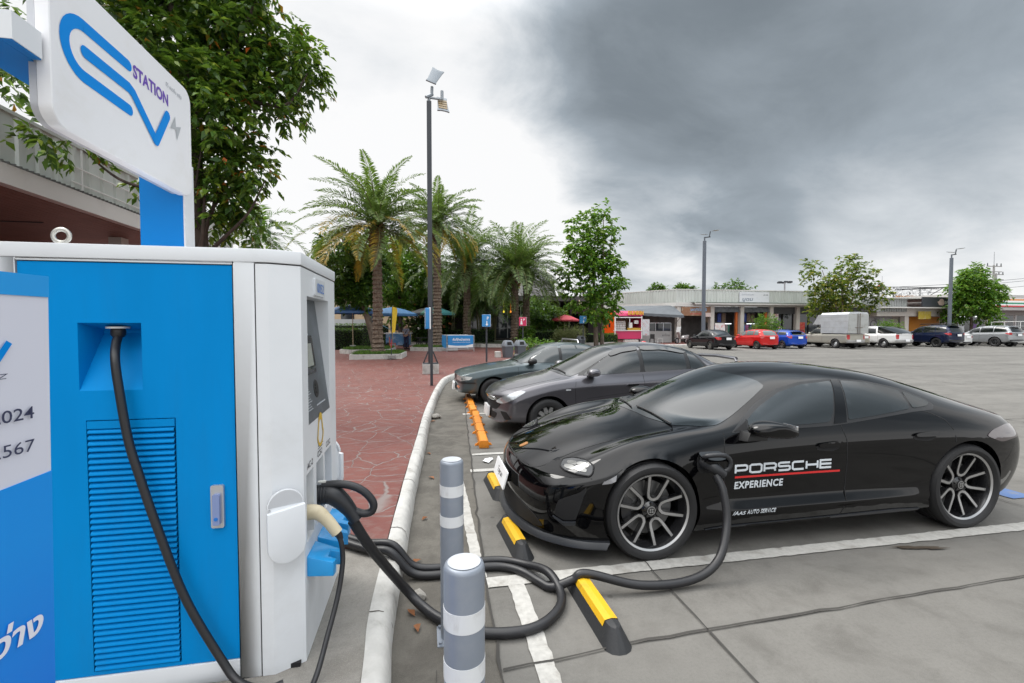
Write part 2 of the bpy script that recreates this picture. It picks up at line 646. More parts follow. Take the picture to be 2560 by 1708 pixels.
for i in range(n_ - 1):
	a, b = inner[i], inner[i + 1]
	if b[1] <= 3.36 or a[0] > 40:
		continue
	y0, y1 = max(a[1], 3.36), b[1]
	rp.quad((a[0], y0, .148), (b[0], y1, .148), (-60, y1, .148), (-60, y0, .148))
rp.quad((-60, 36.15, .148), (75, 36.15, .148), (75, 75, .148), (-60, 75, .148))
struct(rp.build('paving', REDP))
pd = MB()
pd.quad((-40, -10, .149), (-.29, -10, .149), (-.30, 3.36, .149), (-40, 3.36, .149))
struct(pd.build('charger_pad', PAD))
# painted lines and slab joints
LINE = mat('line_paint', (.40, .39, .365), rough=.8, dirt=(.24, .225, .20), ds=7, da=.85, var=.1, vs=30)
ln = MB()
def strip(mb, pts, w, z, jit=0.0, taper=False):
	P = []
	for i in range(len(pts) - 1):
		a, b = Vector(pts[i]), Vector(pts[i + 1])
		k = max(1, int((b - a).length / .12))
		P += [a.lerp(b, q / k) for q in range(k)]
	P.append(Vector(pts[-1]))
	if jit:
		P = [p + Vector((rnd.gauss(0, jit), rnd.gauss(0, jit))) for p in P]
	a, f = ribbon2d(P, w)
	if jit:
		a = [(x + rnd.gauss(0, w * .16), y + rnd.gauss(0, w * .16)) for x, y in a]
	mb.add([(x, y, z) for x, y in a], f)
def edge_strip(mb, x0, x1, y0, y1, z, along):
	"""a painted bar with slightly worn edges"""
	if along == 'x':
		n = int((x1 - x0) / .05)
		A = [(x0 + (x1 - x0) * i / n, y0 + rnd.gauss(0, .003)) for i in range(n + 1)]
		B = [(x0 + (x1 - x0) * i / n, y1 + rnd.gauss(0, .003)) for i in range(n + 1)]
	else:
		n = int((y1 - y0) / .05)
		A = [(x1 + rnd.gauss(0, .003), y0 + (y1 - y0) * i / n) for i in range(n + 1)]
		B = [(x0 + rnd.gauss(0, .003), y0 + (y1 - y0) * i / n) for i in range(n + 1)]
	mb.add([(x, y, z) for x, y in A] + [(x, y, z) for x, y in B], [(i, i + 1, n + 1 + i + 1, n + 1 + i) for i in range(n)])
edge_strip(ln, .395, 6.6, 2.935, 3.055, .008, 'x')
edge_strip(ln, .535, .64, -.6, 2.935, .008, 'y')
edge_strip(ln, .51, 6.2, 5.34, 5.44, .008, 'x')
edge_strip(ln, .60, 6.2, 6.03, 6.12, .008, 'x')
edge_strip(ln, .70, 6.2, 8.86, 8.97, .008, 'x')
edge_strip(ln, .80, 6.2, 12.1, 12.2, .008, 'x')
edge_strip(ln, .32, .40, 3.06, 5.33, .008, 'y')
for x in np.arange(17.6, 62, 2.6):
	edge_strip(ln, x, x + .1, 29.2, 34.6, .008, 'y')
struct(ln.build('parking_lines', LINE))
cr = MB()
strip(cr, [(.345, -.5), (.36, 2.14), (.383, 2.95), (.41, 3.4), (.56, 5.73), (.70, 8.0), (.93, 11.2), (1.3, 14.8)], .014, .012, .006)
strip(cr, [(1.568, -.5), (1.57, 2.27)], .012, .012, .003)
strip(cr, [(1.57, 2.28), (1.568, 2.9), (1.57, 12)], .010, .012, .003)
strip(cr, [(.37, 2.20), (1.07, 2.268), (2.6, 2.33), (4.06, 2.385), (9, 2.56), (20, 2.95)], .014, .012, .004)
strip(cr, [(5.6, -1), (5.65, 8), (5.75, 20)], .012, .012, .004)
strip(cr, [(.6, 6.35), (9, 6.5), (30, 7.1)], .012, .012, .004)
strip(cr, [(2.6, 10.9), (12, 11.1), (40, 12)], .012, .012, .004)
for yy in (15.5, 20.5, 25.5):
	strip(cr, [(4, yy), (60, yy + 1.2)], .02, .012, .004)
for xx in (10.5, 15.5, 20.5, 26, 32, 38):
	strip(cr, [(xx, -2), (xx + .3, 29)], .016, .012, .004)
# fine wandering cracks near the bollards
strip(cr, [(.02, 1.2), (.10, 1.75), (.05, 2.0), (.14, 2.3)], .004, .012, .012)
strip(cr, [(-.05, 1.4), (-.01, 1.9), (.06, 2.25)], .003, .012, .012)
struct(cr.build('slab_joints', mat('joint_black', (.045, .042, .038), rough=.95)))
bl = MB()
edge_strip(bl, 5.78, 6.06, 3.50, 3.74, .008, 'y')
struct(bl.build('blue_bay_paint', mat('bay_blue', (.07, .13, .28), rough=.8, dirt=(.15, .16, .18), ds=9, da=.8)))
ol = MB()
for (cx, cy, a, b, rr) in ((3.78, 2.845, .20, .022, 1), (3.30, 1.62, .10, .05, 2), (5.1, 2.2, .06, .03, 3)):
	n = 22
	pts = [(cx + a * math.cos(6.283 * i / n) * (1 + .25 * math.sin(i * 2.3 + rr)), cy - .10 * (0 if rr > 1 else math.cos(6.283 * i / n)) * .45 + b * math.sin(6.283 * i / n) * (1 + .3 * math.sin(i * 1.7 + rr))) for i in range(n)]
	ol.add([(x, y, .012) for x, y in pts], [tuple(range(n))])
struct(ol.build('oil_stains', mat('oil_brown', (.055, .042, .03), rough=.5)))
# ------------------------------------------------------------------ vehicles: shared tools
GLASS = mat('tinted_glass', (0.006, 0.009, 0.010), rough=0.015, spec=0.95)
BLACKP = mat('black_plastic', (0.010, 0.010, 0.011), rough=0.45)
DARK = mat('dark_void', (0.006, 0.006, 0.007), rough=0.8)
RUBBER = mat('tyre_rubber', (0.011, 0.011, 0.012), rough=0.65, bump=0.15, bs=90)
CHROME = mat('chrome', (0.75, 0.76, 0.78), rough=0.12, metal=1.0)
SILVER = mat('wheel_silver', (0.55, 0.56, 0.57), rough=0.28, metal=0.9)
LAMPW = mat('lamp_clear', (0.62, 0.65, 0.68), rough=0.08, coat=1.0, metal=0.35)
LAMPR = mat('lamp_red', (0.42, 0.012, 0.014), rough=0.12, coat=1.0)
LAMPO = mat('lamp_orange', (0.62, 0.16, 0.02), rough=0.15, coat=1.0)
PLATE = mat('plate_white', (0.78, 0.79, 0.80), rough=0.4)
INK = mat('plate_ink', (0.02, 0.02, 0.025), rough=0.6)
STEELD = mat('brake_steel', (0.22, 0.22, 0.22), rough=0.4, metal=0.8)
def subsurf(vs, fs, creases=None, levels=3):
	me = bpy.data.meshes.new('cage')
	me.from_pydata(vs, [], fs)
	if creases:
		idx = {tuple(sorted(e.vertices)): e.index for e in me.edges}
		at = me.attributes.new('crease_edge', 'FLOAT', 'EDGE')
		for (a, b), c in creases.items():
			k = idx.get(tuple(sorted((a, b))))
			if k is not None:
				at.data[k].value = c
	b = bmesh.new()
	b.from_mesh(me)
	bmesh.ops.recalc_face_normals(b, faces=b.faces)
	b.to_mesh(me)
	b.free()
	o = bpy.data.objects.new('cage', me)
	COL.objects.link(o)
	md = o.modifiers.new('s', 'SUBSURF')
	md.levels = levels
	md.render_levels = levels
	dg = bpy.context.evaluated_depsgraph_get()
	dg.update()
	out = bpy.data.meshes.new_from_object(o.evaluated_get(dg))
	bpy.data.objects.remove(o)
	bpy.data.meshes.remove(me)
	return out
def loft_body(cols, capf, capr, creases=(), levels=3, colcreases=()):
	"""cols: list of half sections (bottom centre .. side .. top centre); mirrored in Y; closed by a nose and a tail cap
	capf / capr: x of the middle of the cap for rows 1..n-2"""
	n = len(cols[0])
	m = len(cols)
	vs = []
	L = [[0] * n for _ in range(m)]
	Rr = [[0] * n for _ in range(m)]
	for i, c in enumerate(cols):
		for j, (x, y, z) in enumerate(c):
			L[i][j] = len(vs)
			vs.append((x, -y, z))
			if j in (0, n - 1):
				Rr[i][j] = L[i][j]
			else:
				Rr[i][j] = len(vs)
				vs.append((x, y, z))
	fs = []
	for i in range(m - 1):
		for j in range(n - 1):
			fs.append((L[i][j], L[i + 1][j], L[i + 1][j + 1], L[i][j + 1]))
			fs.append((Rr[i][j], Rr[i][j + 1], Rr[i + 1][j + 1], Rr[i + 1][j]))
	cr = {}
	for (j, w, *rg) in creases:
		for i in range(*rg) if rg else range(m - 1):
			cr[(L[i][j], L[i + 1][j])] = w
			cr[(Rr[i][j], Rr[i + 1][j])] = w
	for (i, j0, j1, w) in colcreases:
		for j in range(j0, j1):
			cr[(L[i][j], L[i][j + 1])] = w
			cr[(Rr[i][j], Rr[i][j + 1])] = w
	for i, cap in ((0, capf), (m - 1, capr)):
		mid = [L[i][0]]
		for j in range(1, n - 1):
			mid.append(len(vs))
			vs.append((cap[j - 1], 0, cols[i][j][2]))
		mid.append(L[i][n - 1])
		for j in range(n - 1):
			for S in (L, Rr):
				q = [S[i][j], S[i][j + 1], mid[j + 1], mid[j]]
				q2 = []
				for k in q:
					if k not in q2:
						q2.append(k)
				if len(q2) > 2:
					fs.append(tuple(q2))
	return subsurf(vs, fs, cr, levels)
def cut_arches(me, arches, ymin=0.45, lip=0.05):
	b = bmesh.new()
	b.from_mesh(me)
	for (ax, az, ar) in arches:
		# push the vertices near the arch circle onto it, drop everything inside
		dead = [f for f in b.faces if abs(f.calc_center_median().y) > ymin and (f.calc_center_median().x - ax) ** 2 + (f.calc_center_median().z - az) ** 2 < ar * ar]
		bmesh.ops.delete(b, geom=dead, context='FACES')
		new = [e for e in b.edges if e.is_boundary and all(abs(v.co.y) > ymin and abs(math.hypot(v.co.x - ax, v.co.z - az) - ar) < 0.12 for v in e.verts)]
		for v in {v for e in new for v in e.verts}:
			d = Vector((v.co.x - ax, v.co.z - az))
			if d.length > 1e-6 and v.co.z > 0.06:
				d = d.normalized() * ar
				v.co.x, v.co.z = ax + d.x, az + d.y
		r = bmesh.ops.extrude_edge_only(b, edges=new)
		for v in [g for g in r['geom'] if isinstance(g, bmesh.types.BMVert)]:
			v.co.y -= math.copysign(lip, v.co.y)
	b.normal_update()
	b.to_mesh(me)
	b.free()
	return me
def mesh_obj(name, me, m, parent, smooth=40):
	me.name = name
	me.materials.clear()
	me.materials.append(m)
	me.polygons.foreach_set('use_smooth', [True] * len(me.polygons))
	if smooth:
		me.set_sharp_from_angle(angle=R(smooth))
	o = bpy.data.objects.new(name, me)
	COL.objects.link(o)
	o.parent = parent
	return o
class Shell:
	"""a body surface that panes, lamps, seams and letters are laid onto"""
	def __init__(s, me):
		b = bmesh.new()
		b.from_mesh(me)
		s.t = BVHTree.FromBMesh(b)
		b.free()
	def hit(s, view, u, v):
		k = view[0]
		if k == 'side':                      # u = x, v = z ; view = ('side', sgn)
			o, d = Vector((u, view[1] * 3, v)), Vector((0, -view[1], 0))
		elif k == 'front':                   # u = y, v = z
			o, d = Vector((-6, u, v)), Vector((1, 0, 0))
		elif k == 'rear':
			o, d = Vector((9, u, v)), Vector((-1, 0, 0))
		elif k == 'top':                     # u = x, v = y
			o, d = Vector((u, v, 4)), Vector((0, 0, -1))
		elif k == 'dir':                     # any frame: u, v in its plane, rays along its Z
			o, d = view[1] @ Vector((u, v, -6)), view[1].to_3x3() @ Vector((0, 0, 1))
		elif k == 'corner':                  # looking at a front corner, 45 degrees; u along, v = z
			a = view[2]
			ex = Vector((math.cos(a), view[1] * math.sin(a), 0))      # direction in plan of the rays, pointing inwards
			px = Vector((-ex.y, ex.x, 0))
			o, d = -ex * 5 + px * u + Vector((0, 0, v)), ex
		loc, nor, i, dist = s.t.ray_cast(o, d)
		if loc is None:
			return None
		if nor.dot(d) > 0:
			nor = -nor
		return loc, nor
	def from3d(s, sg, d, pts):
		"""view along d (mirrored by sg) and the 2-D outline of 3-D points given for the near side"""
		d = Vector((d[0], -d[1] * sg, d[2])).normalized()
		x = Vector((0, 0, 1)).cross(d).normalized()
		M = frame((1.5, 0, .6), x, z=d)
		I = M.inverted()
		q = [I @ Vector((a, abs(b) * sg, c)) for a, b, c in pts]
		return ('dir', M), [(p.x, p.y) for p in q]
	def sheet(s, view, outline, spacing=0.04):
		P = [Vector(p) for p in outline]
		B = []
		for i in range(len(P)):
			a, c = P[i], P[(i + 1) % len(P)]
			k = max(1, int((c - a).length / spacing))
			B += [a.lerp(c, q / k) for q in range(k)]
		n = len(B)
		xs = [p.x for p in B]
		ys = [p.y for p in B]
		pts = list(B)
		gx = np.arange(min(xs) + spacing / 2, max(xs), spacing)
		gy = np.arange(min(ys) + spacing / 2, max(ys), spacing)
		for x in gx:
			for y in gy:
				ins = False
				near = False
				j = n - 1
				for i in range(n):
					if (B[i].y > y) != (B[j].y > y) and x < (B[j].x - B[i].x) * (y - B[i].y) / (B[j].y - B[i].y) + B[i].x:
						ins = not ins
					if abs(B[i].x - x) < spacing * 0.4 and abs(B[i].y - y) < spacing * 0.4:
						near = True
					j = i
				if ins and not near:
					pts.append(Vector((x, y)))
		r = delaunay_2d_cdt(pts, [(i, (i + 1) % n) for i in range(n)], [], 1, 1e-6)
		return [tuple(v) for v in r[0]], [tuple(f) for f in r[2]]
	def lay(s, view, vs, fs, off=0.003, rim=0.008):
		out, nrm, ok = [], [], []
		for (u, v) in vs:
			h = s.hit(view, u, v)
			if h is None:
				out.append(None)
			else:
				out.append(h[0] + h[1] * off)
			nrm.append(h[1] if h else None)
		m = {}
		V = []
		Nn = []
		for i, p in enumerate(out):
			if p is not None:
				m[i] = len(V)
				V.append(p)
				Nn.append(nrm[i])
		F = [tuple(m[i] for i in f) for f in fs if all(i in m for i in f)]
		if rim and F:
			ed = {}
			for f in F:
				for i in range(len(f)):
					e = (f[i], f[(i + 1) % len(f)])
					if (e[1], e[0]) in ed:
						del ed[(e[1], e[0])]
					else:
						ed[e] = 1
			low = {}
			for e in list(ed):
				for k in e:
					if k not in low:
						low[k] = len(V)
						V.append(V[k] - Nn[k] * rim)
			for (i, j) in ed:
				F.append((j, i, low[i], low[j]))
		return V, F
	def pane(s, name, view, outline, m, parent, off=0.003, spacing=0.04, rim=0.008, smooth=50):
		vs, fs = s.sheet(view, outline, spacing)
		V, F = s.lay(view, vs, fs, off, rim)
		b = MB()
		b.add(V, F)
		return b.build(name, m, parent, smooth=smooth)
	def line(s, name, view, pts, w, m, parent, off=0.0015, closed=False, step=0.04, mb=None, rim=0.004):
		P = [Vector(p) for p in pts]
		Q = []
		for i in range(len(P) - (0 if closed else 1)):
			a, c = P[i], P[(i + 1) % len(P)]
			k = max(1, int((c - a).length / step))
			Q += [a.lerp(c, q / k) for q in range(k)]
		if not closed:
			Q.append(P[-1])
		vs, fs = ribbon2d(Q, w, closed)
		V, F = s.lay(view, vs, fs, off, rim)
		if mb is not None:
			return mb.add(V, F)
		b = MB()
		b.add(V, F)
		return b.build(name, m, parent, smooth=60)
	def letters(s, name, view, geo, u, v, m, parent, ax=(1, 0), ay=(0, 1), off=0.002):
		vs, fs = geo
		pts = [(u + x * ax[0] + y * ay[0], v + x * ax[1] + y * ay[1]) for x, y in vs]
		V, F = s.lay(view, pts, fs, off, 0)
		b = MB()
		b.add(V, F)
		return b.build(name, m, parent, smooth=0)
def tyre_geo(mb, r, w, rr, M, n=48, tread=True):
	h = w / 2
	prof = [(rr, -h * 0.78), (rr + 0.012, -h * 0.92), (rr + (r - rr) * 0.45, -h * 1.0), (rr + (r - rr) * 0.78, -h * 0.97), (r - 0.010, -h * 0.86), (r, -h * 0.74)]
	if tread:
		for g in (-0.38, 0.0, 0.38):
			prof += [(r, h * (g - 0.07)), (r - 0.008, h * (g - 0.05)), (r - 0.008, h * (g + 0.05)), (r, h * (g + 0.07))]
	prof += [(a, -b) for a, b in prof[5::-1]] if not tread else [(r, h * 0.74), (r - 0.010, h * 0.86), (rr + (r - rr) * 0.78, h * 0.97), (rr + (r - rr) * 0.45, h), (rr + 0.012, h * 0.92), (rr, h * 0.78)]
	mb.lathe(prof, n, M, closed=True)
def wheel(parent, x, y, z, r, w, rr, spokes, rim_m, hub_m=None, style='plain', face_m=None, n=40, detail=True, dark=None):
	"""wheel part (tyre) with rim and disc as sub-parts; axis along Y, outer face towards sign(y)"""
	sg = 1 if y > 0 else -1
	M = frame((x, y, z), (1, 0, 0), z=(0, sg, 0))
	t = MB()
	tyre_geo(t, r, w, rr, M, n, detail)
	wo = t.build('wheel', RUBBER, parent, smooth=35)
	b = MB()
	h = w / 2
	b.lathe([(rr - 0.006, -h * 0.8), (rr - 0.03, -h * 0.5), (rr - 0.035, h * 0.35), (rr - 0.004, h * 0.80), (rr + 0.008, h * 0.86), (rr + 0.006, h * 0.7), (rr - 0.002, h * 0.2), (rr - 0.002, -h * 0.8)], n, M, closed=True)
	b.use(1)
	ro = rr - 0.006
	fz = h * 0.62
	if style == 'plain':
		for k in range(spokes):
			a = 2 * math.pi * k / spokes
			MM = M @ RZ(a)
			w0, w1 = rr * 0.2, rr * 0.13
			b.prism([(rr * 0.12, -w0), (ro, -w1), (ro, w1), (rr * 0.12, w0)], fz - 0.03, fz, MM)
		b.lathe([(0, fz + 0.006), (rr * 0.2, fz + 0.004), (rr * 0.24, fz - 0.02), (0, fz - 0.02)], 20, M)
	elif style == 'steel':
		b.lathe([(0, fz - 0.02), (rr * 0.25, fz - 0.02), (rr * 0.35, fz - 0.035), (rr * 0.6, fz - 0.015), (rr * 0.85, fz - 0.045), (ro, fz - 0.01), (ro, fz - 0.05), (0, fz - 0.05)], n, M)
	elif style == 'twin':
		for k in range(spokes):
			a = 2 * math.pi * k / spokes
			MM = M @ RZ(a)
			for s2 in (-1, 1):
				b.prism([(rr * 0.15, s2 * 0.008), (rr * 0.15, s2 * 0.05), (ro, s2 * 0.105), (ro, s2 * 0.07)][::s2], fz - 0.03, fz, MM)
		b.lathe([(0, fz + 0.006), (rr * 0.2, fz + 0.004), (rr * 0.26, fz - 0.02), (0, fz - 0.02)], 20, M)
	b.build('rim', [dark or BLACKP, rim_m], wo, smooth=30)
	d = MB()
	d.lathe([(0, -h * 0.1), (rr * 0.74, -h * 0.1), (rr * 0.74, -h * 0.2), (0, -h * 0.2)], 28, M)
	d.build('brake_disc', STEELD, wo, smooth=30)
	return wo
def arch_liner(parent, x, z, r, y, depth=0.42):
	"""black well behind each wheel"""
	for sg in (-1, 1):
		b = MB()
		n = 14
		prof = [(x + r * math.cos(math.pi * k / n), z + r * math.sin(math.pi * k / n)) for k in range(n + 1)]
		prof = [(x + r, z - 0.16)] + prof + [(x - r, z - 0.16)]
		y0, y1 = sg * (y - 0.02), sg * (y - depth)
		vs = [(px, y0, pz) for px, pz in prof] + [(px, y1, pz) for px, pz in prof]
		m = len(prof)
		fs = [(i, i + 1, m + i + 1, m + i) for i in range(m - 1)] + [tuple(range(m, 2 * m))]
		b.add(vs, fs)
		b.build('wheel_arch_liner', DARK, parent, smooth=40)
# ------------------------------------------------------------------ black electric sports saloon being charged
def P(*a):
	return list(a)
def build_sports_car():
	car = thing('sports_saloon', 'glossy black sports saloon plugged in to charge, white lettering on its front door', 'car', (1.645, 4.02, 0))
	BLK = paint('gloss_black_paint', (0.0015, 0.0015, 0.002), rough=0.25, ior=1.43)
	SATIN = mat('satin_sill', (0.022, 0.024, 0.028), rough=0.36)
	cols = [
		P((-.885, 0, .135), (-.86, .45, .135), (-.80, .62, .17), (-.80, .665, .28), (-.81, .67, .40), (-.80, .66, .52), (-.775, .60, .60), (-.80, .46, .628), (-.825, .32, .638), (-.84, .16, .644), (-.845, 0, .646)),
		P((-.75, 0, .135), (-.74, .55, .135), (-.64, .795, .16), (-.65, .83, .28), (-.665, .845, .41), (-.65, .845, .55), (-.60, .78, .655), (-.66, .58, .672), (-.70, .38, .692), (-.72, .19, .704), (-.725, 0, .708)),
		P((-.50, 0, .135), (-.50, .70, .135), (-.40, .92, .15), (-.40, .945, .28), (-.40, .955, .43), (-.40, .955, .61), (-.36, .845, .775), (-.42, .64, .742), (-.45, .44, .762), (-.47, .22, .784), (-.475, 0, .79)),
		P((-.10, 0, .14), (-.10, .70, .14), (-.10, .94, .16), (-.10, .965, .30), (-.10, .98, .46), (-.10, .975, .695), (-.10, .82, .885), (-.10, .655, .838), (-.12, .45, .838), (-.13, .22, .858), (-.135, 0, .864)),
		P((.25, 0, .14), (.25, .72, .14), (.25, .93, .16), (.25, .96, .30), (.25, .97, .47), (.25, .97, .735), (.25, .82, .925), (.25, .665, .888), (.24, .46, .883), (.22, .23, .904), (.215, 0, .91)),
		P((.55, 0, .14), (.55, .74, .14), (.55, .915, .165), (.55, .955, .30), (.55, .93, .46), (.55, .955, .745), (.56, .84, .93), (.56, .70, .94), (.54, .50, .936), (.48, .25, .958), (.46, 0, .966)),
		P((.80, 0, .14), (.80, .75, .14), (.80, .915, .168), (.80, .962, .295), (.80, .908, .43), (.80, .938, .75), (.83, .858, .928), (.93, .745, .962), (.76, .56, .975), (.62, .28, 1.0), (.58, 0, 1.008)),
		P((1.12, 0, .14), (1.12, .75, .14), (1.12, .915, .17), (1.12, .965, .295), (1.12, .895, .42), (1.12, .93, .765), (1.13, .868, .94), (1.22, .725, 1.075), (1.14, .585, 1.13), (1.03, .30, 1.172), (1.0, 0, 1.184)),
		P((1.5, 0, .14), (1.5, .75, .14), (1.5, .915, .172), (1.5, .965, .298), (1.5, .89, .42), (1.5, .925, .78), (1.5, .868, .948), (1.54, .735, 1.145), (1.60, .60, 1.292), (1.53, .32, 1.34), (1.51, 0, 1.352)),
		P((1.95, 0, .14), (1.95, .75, .14), (1.95, .915, .175), (1.95, .965, .302), (1.95, .892, .43), (1.95, .93, .795), (1.95, .872, .955), (1.95, .745, 1.165), (1.95, .605, 1.322), (1.95, .34, 1.374), (1.95, 0, 1.388)),
		P((2.35, 0, .14), (2.35, .76, .14), (2.35, .915, .18), (2.35, .965, .31), (2.35, .91, .46), (2.35, .95, .81), (2.35, .885, .965), (2.35, .745, 1.165), (2.35, .59, 1.305), (2.35, .33, 1.356), (2.35, 0, 1.37)),
		P((2.75, 0, .15), (2.75, .76, .15), (2.75, .92, .185), (2.75, .965, .32), (2.75, .965, .50), (2.75, .982, .82), (2.75, .905, .985), (2.75, .735, 1.135), (2.75, .565, 1.245), (2.75, .31, 1.295), (2.75, 0, 1.31)),
		P((3.15, 0, .16), (3.15, .76, .16), (3.15, .92, .20), (3.15, .96, .34), (3.15, .985, .52), (3.15, .992, .82), (3.15, .895, .985), (3.15, .69, 1.065), (3.15, .515, 1.14), (3.15, .28, 1.19), (3.15, 0, 1.205)),
		P((3.50, 0, .20), (3.50, .75, .20), (3.50, .90, .25), (3.50, .94, .38), (3.50, .955, .55), (3.50, .965, .80), (3.52, .845, .945), (3.54, .64, .99), (3.54, .46, 1.035), (3.54, .25, 1.075), (3.54, 0, 1.09)),
		P((3.74, 0, .24), (3.74, .68, .24), (3.72, .85, .29), (3.76, .885, .42), (3.78, .90, .58), (3.76, .90, .76), (3.80, .79, .885), (3.86, .60, .925), (3.88, .42, .955), (3.90, .22, .975), (3.91, 0, .982)),
		P((3.84, 0, .28), (3.84, .52, .28), (3.85, .72, .34), (3.93, .765, .46), (3.955, .77, .58), (3.94, .77, .69), (3.935, .70, .775), (3.965, .55, .80), (3.985, .40, .812), (4.0, .20, .82), (4.005, 0, .825)),
	]
	XM = lambda x: float(np.interp(x, (-1.1, -.93, -.5, 0, .25, .55, .80, 1.12, 1.5, 1.95, 2.35, 2.75, 3.15, 3.5, 3.74, 4.05), (-1.16, -.985, -.52, 0, .22, .37, .56, .86, 1.28, 1.72, 2.12, 2.56, 2.98, 3.38, 3.63, 3.93)))
	def fix(i, j, x, y, z):
		if j == 6 and i in (2, 3, 4, 5):
			z += (.010, .028, .028, .012)[i - 2]
		if j == 7 and i in (2, 3, 4, 5):
			z -= (.018, .030, .030, .014)[i - 2]
		if j >= 7 and i in (0, 1, 2):
			z -= (.03, .038, .016)[i]
		if j == 6 and i in (0, 1):
			z -= .015
		if 5 <= i <= 11:
			if j == 3:
				y, z = .962, .322
			if j == 4:
				y, z = (.91 if i < 10 else .925 + .02 * (i - 10)), .394
		if i > 12:
			x -= .03 * (i - 12)
		return (XM(x), y, z)
	cols = [[fix(i, j, *p) for j, p in enumerate(c)] for i, c in enumerate(cols)]
	capf = [-.90, -.925, -.94, -.95, -.935, -.90, -.875, -.86, -.85]
	capr = [3.84, 3.88, 3.96, 3.98, 3.97, 3.94, 3.92, 3.915, 3.91]
	capf, capr = [XM(x) for x in capf], [XM(x) for x in capr]
	me = loft_body(cols, capf, capr, creases=((2, .75), (5, .25), (5, .55, 0, 3), (3, .55, 6, 11), (4, .5, 6, 11)), levels=3, colcreases=((6, 7, 10, .55), (14, 6, 10, .85), (8, 8, 10, .25)))
	cut_arches(me, ((0, .37, .388), (2.9, .375, .392)), lip=0.06)
	S = Shell(me)
	body = mesh_obj('body', me, BLK, car, 45)
	arch_liner(car, 0, .36, .40, .90)
	arch_liner(car, 2.9, .365, .405, .90)
	# glass
	S.pane('windscreen', ('top',), chaikin([(.26, 0.0), (.275, -.30), (.36, -.62), (.50, -.765), (.62, -.79), (1.235, -.590), (1.17, -.30), (1.13, 0), (1.17, .30), (1.235, .590), (.62, .79), (.50, .765), (.36, .62), (.275, .30)], 2, .1), GLASS, car, spacing=.045)
	S.pane('rear_window', ('top',), chaikin([(2.42, -.38), (2.42, .38), (3.18, .50), (3.30, .40), (3.34, 0), (3.30, -.40), (3.18, -.50)], 2), GLASS, car, spacing=.05)
	LAMPD = mat('lamp_grey', (.25, .25, .24), rough=.15, metal=.7)
	HLG = mat('headlight_glass', (.05, .052, .055), rough=.05, spec=.4)
	for sg in (-1, 1):
		v = ('side', sg)
		S.pane('window_surround', v, chaikin([(.69, .900), (.86, 1.0), (1.03, 1.098), (1.27, 1.202), (1.51, 1.256), (1.82, 1.276), (2.18, 1.254), (2.52, 1.182), (2.70, 1.10), (2.735, 1.05), (2.66, 1.015), (2.44, 1.008), (1.77, .938), (1.60, .924), (.86, .908)], 2, .1), BLACKP, car, off=.002)
		S.pane('front_side_window', v, chaikin([(.862, .936), (.88, .985), (1.033, 1.070), (1.278, 1.180), (1.511, 1.236), (1.79, 1.256), (1.81, 1.25), (1.612, .946)], 2, .08), GLASS, car, off=.006)
		S.pane('quarter_light', v, [(.725, .911), (.872, .982), (.842, .914)], DARK, car, off=.005)
		S.pane('door_pillar', v, [(1.63, .938), (1.832, 1.268), (1.905, 1.27), (1.752, .946)], BLK, car, off=.006)
		S.pane('rear_side_window', v, chaikin([(1.770, .958), (1.913, 1.252), (1.93, 1.258), (2.173, 1.236), (2.485, 1.166), (2.425, 1.030)], 2, .05), GLASS, car, off=.006)
		S.pane('rear_quarter_window', v, chaikin([(2.51, 1.160), (2.66, 1.098), (2.695, 1.062), (2.62, 1.043), (2.45, 1.032)], 2, .1), GLASS, car, off=.006)
		for ln in ([(.635, .905), (.605, .80), (.600, .72), (.600, .5), (.61, .30), (.63, .20)],
				   [(1.690, .935), (1.712, .814), (1.712, .60), (1.704, .405), (1.68, .33), (1.655, .215)],
				   [(2.50, 1.025), (2.60, .995), (2.70, .942), (2.735, .87), (2.743, .803), (2.738, .72)]):
			S.line('panel_gap', v, ln, .007, DARK, car)
		S.pane('sill_trim', v, [(.44, .13), (.44, .185), (.60, .20), (1.5, .205), (2.2, .215), (2.44, .205), (2.44, .15), (1.5, .13)], SATIN, car, off=.010, rim=.016)
		# mirror
		prof = [(.72, .935), (.735, .985), (.79, 1.018), (.912, 1.030), (1.03, .998), (1.105, .955), (1.115, .925), (1.09, .897), (1.0, .886), (.80, .905)]
		cx, cz = .93, .955
		hw = [(-.085, .35, 0), (-.075, .72, .01), (-.03, .95, 0), (.03, 1.0, 0), (.08, .92, .01), (.11, .70, .02), (.118, .4, .03)]
		rings = []
		for (d, k, dx) in hw:
			rings.append([Vector((cx + (px - cx) * k + dx, sg * (1.01 + d), cz + (pz - cz) * k)) for px, pz in prof])
		vs = [p for r_ in rings for p in r_]
		m_ = len(prof)
		fs = [(i * m_ + j, i * m_ + (j + 1) % m_, (i + 1) * m_ + (j + 1) % m_, (i + 1) * m_ + j) for i in range(len(hw) - 1) for j in range(m_)]
		fs += [tuple(range(m_)), tuple(range((len(hw) - 1) * m_, len(hw) * m_))]
		mm = mesh_obj('wing_mirror', subsurf(vs, fs, None, 2), BLK, car, 60)
		m2 = MB()
		m2.prism([(-.09, -.03), (.10, -.03), (.07, .04), (-.05, .04)], 0, .13, frame((.83, sg * .855, .875), (1, 0, 0), z=(0, sg, .12)))
		m2.build('mirror_arm', BLACKP, mm, smooth=30, bevel=.01)
		m3 = MB()
		m3.box(1.083, 1.10, min(sg * .95, sg * 1.085), max(sg * .95, sg * 1.085), .912, .985)
		m3.build('mirror_glass', CHROME, mm, smooth=0, bevel=.004)
